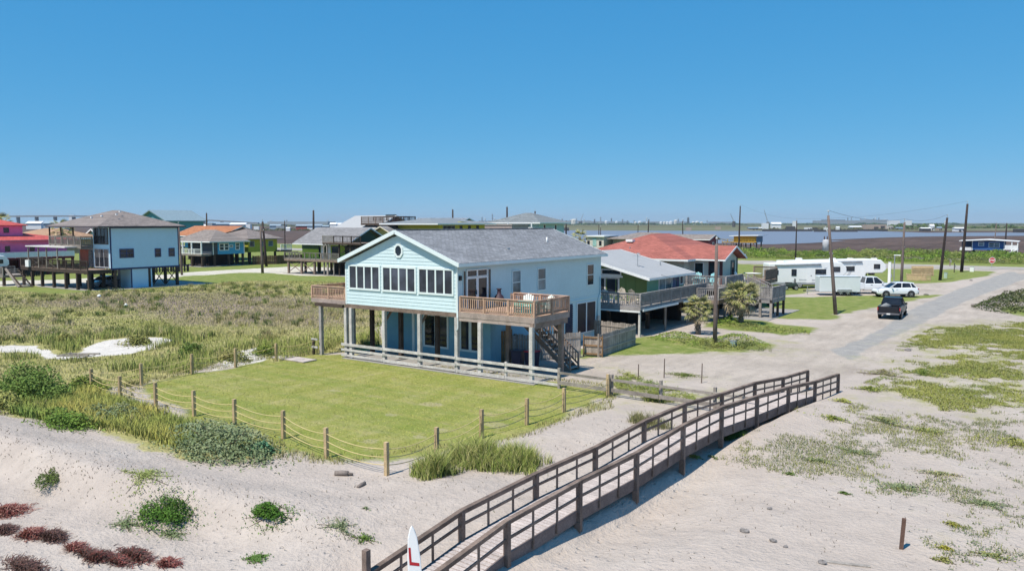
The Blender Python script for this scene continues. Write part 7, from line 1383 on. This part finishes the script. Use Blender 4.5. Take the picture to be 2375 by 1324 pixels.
for k, (px, top, w) in enumerate(sorted(((1331, 508, 13), (1406, 512, 7), (1430, 513, 6), (1484, 513, 9), (1474, 514, 6), (1533, 514, 6), (1541, 514, 6), (1548, 514, 7), (1567, 510, 8), (1556, 513, 9), (1617, 513, 9), (1627, 514, 7), (1608, 514, 6), (2105, 516, 4), (2055, 512, 6)))): tank(px, top, w, D4 - 300 + (k * 91) % 300, FWH if k % 3 else mat('far_cream_tank', (.66, .64, .58), .6), ['round cream tank', 'broad white tank', 'low white tank'][k % 3] + f' on the far skyline, {ORD[k]} of the row of tanks from the left')
for k, (a, b, top, m, d) in enumerate(((1300, 1372, 512, FGR, 3900), (1372, 1460, 513.5, FGR, 3900), (1500, 1600, 514, FGR, 4000), (1650, 1700, 514.5, FGR, 4000), (1920, 2075, 511.5, FGR, 3300), (1915, 1960, 510, FDK, 3350), (2010, 2060, 509.5, FGR, 3320), (1700, 1705, 513, FWH, 3200), (620, 760, 514, FGR, 3200), (1110, 1165, 512, FGR, 3900), (1240, 1262, 512.5, FGR, 3900))): shed(a, b, top, d, m, 'long low grey plant building ' + ['behind the refinery', 'beside the refinery tanks', 'under the skyline towers', 'at the end of the far works', 'on the far raised bank', 'dark at the end of the far bank', 'in the middle of the far bank', 'small and white on the skyline', 'beyond the marsh left of the lime house', 'behind the olive house', 'behind the pale teal roof'][k], cat='plant building')
# wharf, sheds and boats on the far side of the water
for a in ((1770, 1783, 517.5, 950, FWH, 'white cube shaped shed on the far wharf under a crane', None, .9), (1757, 1768, 527, 900, FWH, 'low white shed left of the cube shed', FWH, .8), (1790, 1812, 515.5, 1100, FWH, 'long thin white roof behind the cube shed', FWH, .4), (1840, 1848, 513, 1250, FWH, 'tall white box by the far pole', None, .8), (1868, 1884, 527.5, 820, FWH, 'small white boat house on the wharf', None, .5), (1826, 1845, 525, 850, FDK, 'dark stacked gear shed on the wharf', None, .5), (1886, 1897, 528, 830, FDK, 'dark low shed right of the boat house', None, .5),
          (1913, 1926, 528, 840, FWH, 'pale low shed beside the transformer pole', None, .5), (1940, 1948, 525.5, 860, FWH, 'white cabin cruiser on the hard', FWH, .5), (1972, 1999, 524, 900, FWH, 'white two storey building on the wharf', FWH, .4), (2010, 2056, 521, 880, FTAN, 'tan brick warehouse with dark doors', None, .5), (2056, 2072, 524, 890, mat('far_pale_wall', (.58, .53, .48), .8), 'pale annexe of the tan warehouse', None, .5), (2080, 2096, 527, 900, FBL, 'blue grey boat shelter on the far shore', FBL, .6),
          (2062, 2087, 511.5, 2600, FWH, 'white long storage hall on the far bank', None, .4), (2100, 2115, 511.5, 2600, FWH, 'shorter white storage hall on the far bank', None, .4), (2138, 2160, 527.5, 760, FDK, 'dark open shed with white roof on the far shore', FWH, .5), (2158, 2168, 520, 800, FWH, 'tall white house among trees on the far shore', FWH, .7), (2175, 2186, 526, 800, FTAN, 'tan house among trees on the far shore', FBL, .7), (2216, 2240, 527, 720, FWH, 'white house alone on the green far shore', FWH, .5), (2362, 2400, 531, 650, FDK, 'dark barge end at the edge of the far water', None, .5), (2192, 2196, 512, 2400, FWH, 'tiny white tank on the skyline by the dark corner pole', None, .8),
          (1890, 1990, 533, 700, FDK, 'long dark quay wall at the waterline', None, .05), (1770, 1885, 532, 740, FDK, 'long dark quay wall left of the transformer pole', None, .05), (1985, 2060, 532, 760, FDK, 'dark quay wall under the tan warehouse', None, .05), (1300, 1320, 528, 800, FDK, 'dark moored boats behind the aqua house roof', None, .4), (1660, 1672, 526, 900, FTAN, 'small tan shed on the green spit', None, .6), (1592, 1604, 528, 800, FTAN, 'pale sand coloured shed at the spit edge', None, .6), (1737, 1760, 527, 850, FTAN, 'tan low house right of the dark pole', FBL, .6)):
    shed(a[0], a[1], a[2], a[3], a[4], a[5], a[6], dep=a[7], win='warehouse' in a[5] or 'house' in a[5], cat='wharf' if 'quay' in a[5] else 'shed')
# town beyond the marsh on the bridge side
for a in ((533, 568, 516.5, 1000, FWH, 'broad white tented hall below the bridge end', FWH), (495, 532, 516, 1150, FBL, 'blue grey hall left of the tented hall', FBL), (455, 492, 518, 1000, FGR, 'grey low hall below the bridge', None), (420, 450, 517, 1100, FWH, 'white low roofs below the bridge', FWH), (470, 478, 521, 850, FWH, 'white arched shed below the bridge', FWH), (560, 580, 520, 1000, FWH, 'white end shed right of the tented hall', None), (588, 600, 525, 820, FWH, 'white vehicle shelter at the marsh edge', None), (625, 650, 520, 950, FBL, 'blue roofed house across the marsh', FBL), (663, 672, 527, 780, FWH, 'small white house across the marsh', FWH), (686, 712, 520.5, 900, FRD, 'red walled store across the marsh', FBL), (712, 745, 520, 900, FWH, 'long white walled store across the marsh', FBL),
          (765, 780, 516, 950, FWH, 'white house beside the tall maroon roof', FWH), (780, 792, 517, 1000, FWH, 'second white house beside the tall maroon roof', FWH), (100, 135, 512, 800, FBL, 'blue grey hall behind the pink house palms', FBL), (60, 95, 513, 1000, FWH, 'white roofs behind the pink house', FWH), (160, 172, 499, 1700, FWH, 'white dome topped water tower by the bridge', None), (120, 150, 515, 700, FBL, 'blue roof behind the pale blue house', FBL), (390, 415, 517, 900, FWH, 'white hall right of the teal gabled house', FWH), (640, 662, 523.5, 850, FGR, 'grey shed across the marsh', None), (745, 762, 522, 900, FGR, 'grey house at the end of the white store', FBL)):
    shed(*a[:7], win=False, name='far_building', cat='building')
# cranes
for px0, py0, px1, py1, d, lab in ((1702, 514, 1694, 495, 1500, 'distant crane boom left of the dark pole'), (1781, 516, 1772, 486, 1100, 'taller distant crane boom over the white cube shed'), (1346, 514, 1353, 496, 3200, 'far thin crane among the refinery towers')):
    x, y = far_at(px0, d); t = thing('crane', lab, 'crane', (x, y, 0), 'cranes on the skyline'); s = SC(d); q = at_dist(px1, py1, d); p0 = at_dist(px0, py0, d); a, b = Vector(p0) - Vector((x, y, 0)), Vector(q) - Vector((x, y, 0))
    o = MB(); n = 9
    for e in (-.6, .6): o.bar(a + Vector((e * s * 2, 0, 0)), b, .35 * s * 1.6, .35 * s * 1.6)
    for k in range(n): c0, c1 = a + (b - a) * (k / n), a + (b - a) * ((k + 1) / n); w0, w1 = 1.2 * s * (1 - k / n), 1.2 * s * (1 - (k + 1) / n); o.bar(c0 + Vector((w0, 0, 0)), c1 - Vector((w1, 0, 0)), .25 * s, .25 * s)
    o.build('boom', FGR, t); MB().box((-3 * s, -2 * s, 0), (3 * s, 2 * s, a.z + .5)).build('cab', FDK, t)
x, y = far_at(1584, 330); t = thing('marker_float', 'white triangular marker on the water behind the red roof', 'marker', (x + 1.2, y + .8, 0)); MB().lathe([(.6, 0), (.5, .8), (.08, 2.2)], n=8).build('cone', FWH, t); MB().lathe([(.7, -.2), (.75, .1), (.6, .15)], n=8).build('float', FGR, t)
# low green spit, far mud bar and tree line
def bank(name, pts, h, m, d_): 
    o = MB(); A = [G(a, b) for a, b in pts]; n = len(A); cx_, cy_ = sum(p[0] for p in A) / n, sum(p[1] for p in A) / n
    return structure(MB().add([(x, y, -.1) for x, y in A] + [(cx_ + (x - cx_) * .97, cy_ + (y - cy_) * .97, h) for x, y in A], [tuple(range(n, 2 * n))] + [(k, (k + 1) % n, n + (k + 1) % n, n + k) for k in range(n)]).build(name, m))
bankm, bn_, bb_ = newmat('salt_marsh'); bn1 = noise(bn_, posn(bn_, (.02, .008, 1)), 2, 5, .65); bn_.links.new(ramp(bn_, bn1, [(.3, (.10, .08, .055)), (.48, (.13, .14, .055)), (.6, (.17, .155, .10)), (.75, (.10, .12, .05))]), bb_.inputs['Base Color']); bb_.inputs['Roughness'].default_value = .95
bank('spit', [(1280, 530), (1290, 534.5), (1500, 535.2), (1640, 535.5), (1760, 535.8), (1880, 535), (2000, 535), (2100, 536), (2200, 535.5), (2600, 535), (2600, 528), (2100, 528), (1300, 528)], .4, bankm, 0)
bank('mud_bar', [(1180, 559), (1300, 561), (1290, 557), (1200, 554)], .1, bankm, 0)
def treeline(name, px0, px1, d, n, h, size, pal, depth=60):
    px = px0 + (px1 - px0) * rng.random(n); dd = d + depth * rng.random(n); cyw, syw = math.cos(YAW), math.sin(YAW); a = (px - 1187.5) / 1825.8 * dd; X, Y = a * cyw - dd * syw, a * syw + dd * cyw
    H = h * np.clip(vnoise(px, dd * 0, (px1 - px0) / 28) * .7 + vnoise(px + 7, dd * 0, (px1 - px0) / 90) * .6 - .2, .08, 1.1)
    leaves(name, np.stack([X, Y, H * rng.random(n) ** .7], 1), size, pal, None, 'stuff', .3)
treeline('far_woods', 2060, 2560, 1100, 9000, 7, 1.4, [(.05, .09, .03), (.07, .11, .04), (.10, .13, .05)]); treeline('far_woods', 1200, 2600, 2900, 9000, 9, 3.4, [(.05, .09, .04), (.07, .11, .05)]); treeline('far_woods', -200, 1000, 1900, 9000, 6, 2.4, [(.05, .08, .04), (.08, .1, .05), (.12, .12, .07)]); treeline('shore_bushes', 1740, 2130, 860, 7000, 3.0, .8, [(.07, .09, .04), (.10, .10, .06), (.14, .12, .08)], 40); treeline('marsh_edge_bushes', 560, 800, 800, 5000, 2.6, .8, [(.06, .08, .035), (.09, .10, .05), (.12, .10, .07)], 40)
# ------------------------------------------------------------------ sea air: far things fade to pale blue
hm, hn, hb = newmat('haze'); hn.nodes.remove(hb); pv = hn.nodes.new('ShaderNodeVolumePrincipled')
pv.inputs['Color'].default_value = (.82, .90, 1.0, 1); pv.inputs['Density'].default_value = .000085; pv.inputs['Anisotropy'].default_value = .2
hn.links.new(pv.outputs[0], hn.nodes['Material Output'].inputs['Volume'])
hz_o = MB().box((-7500, -400, -2.5), (4500, 7500, 75)).build('haze', hm, None, kind='stuff')
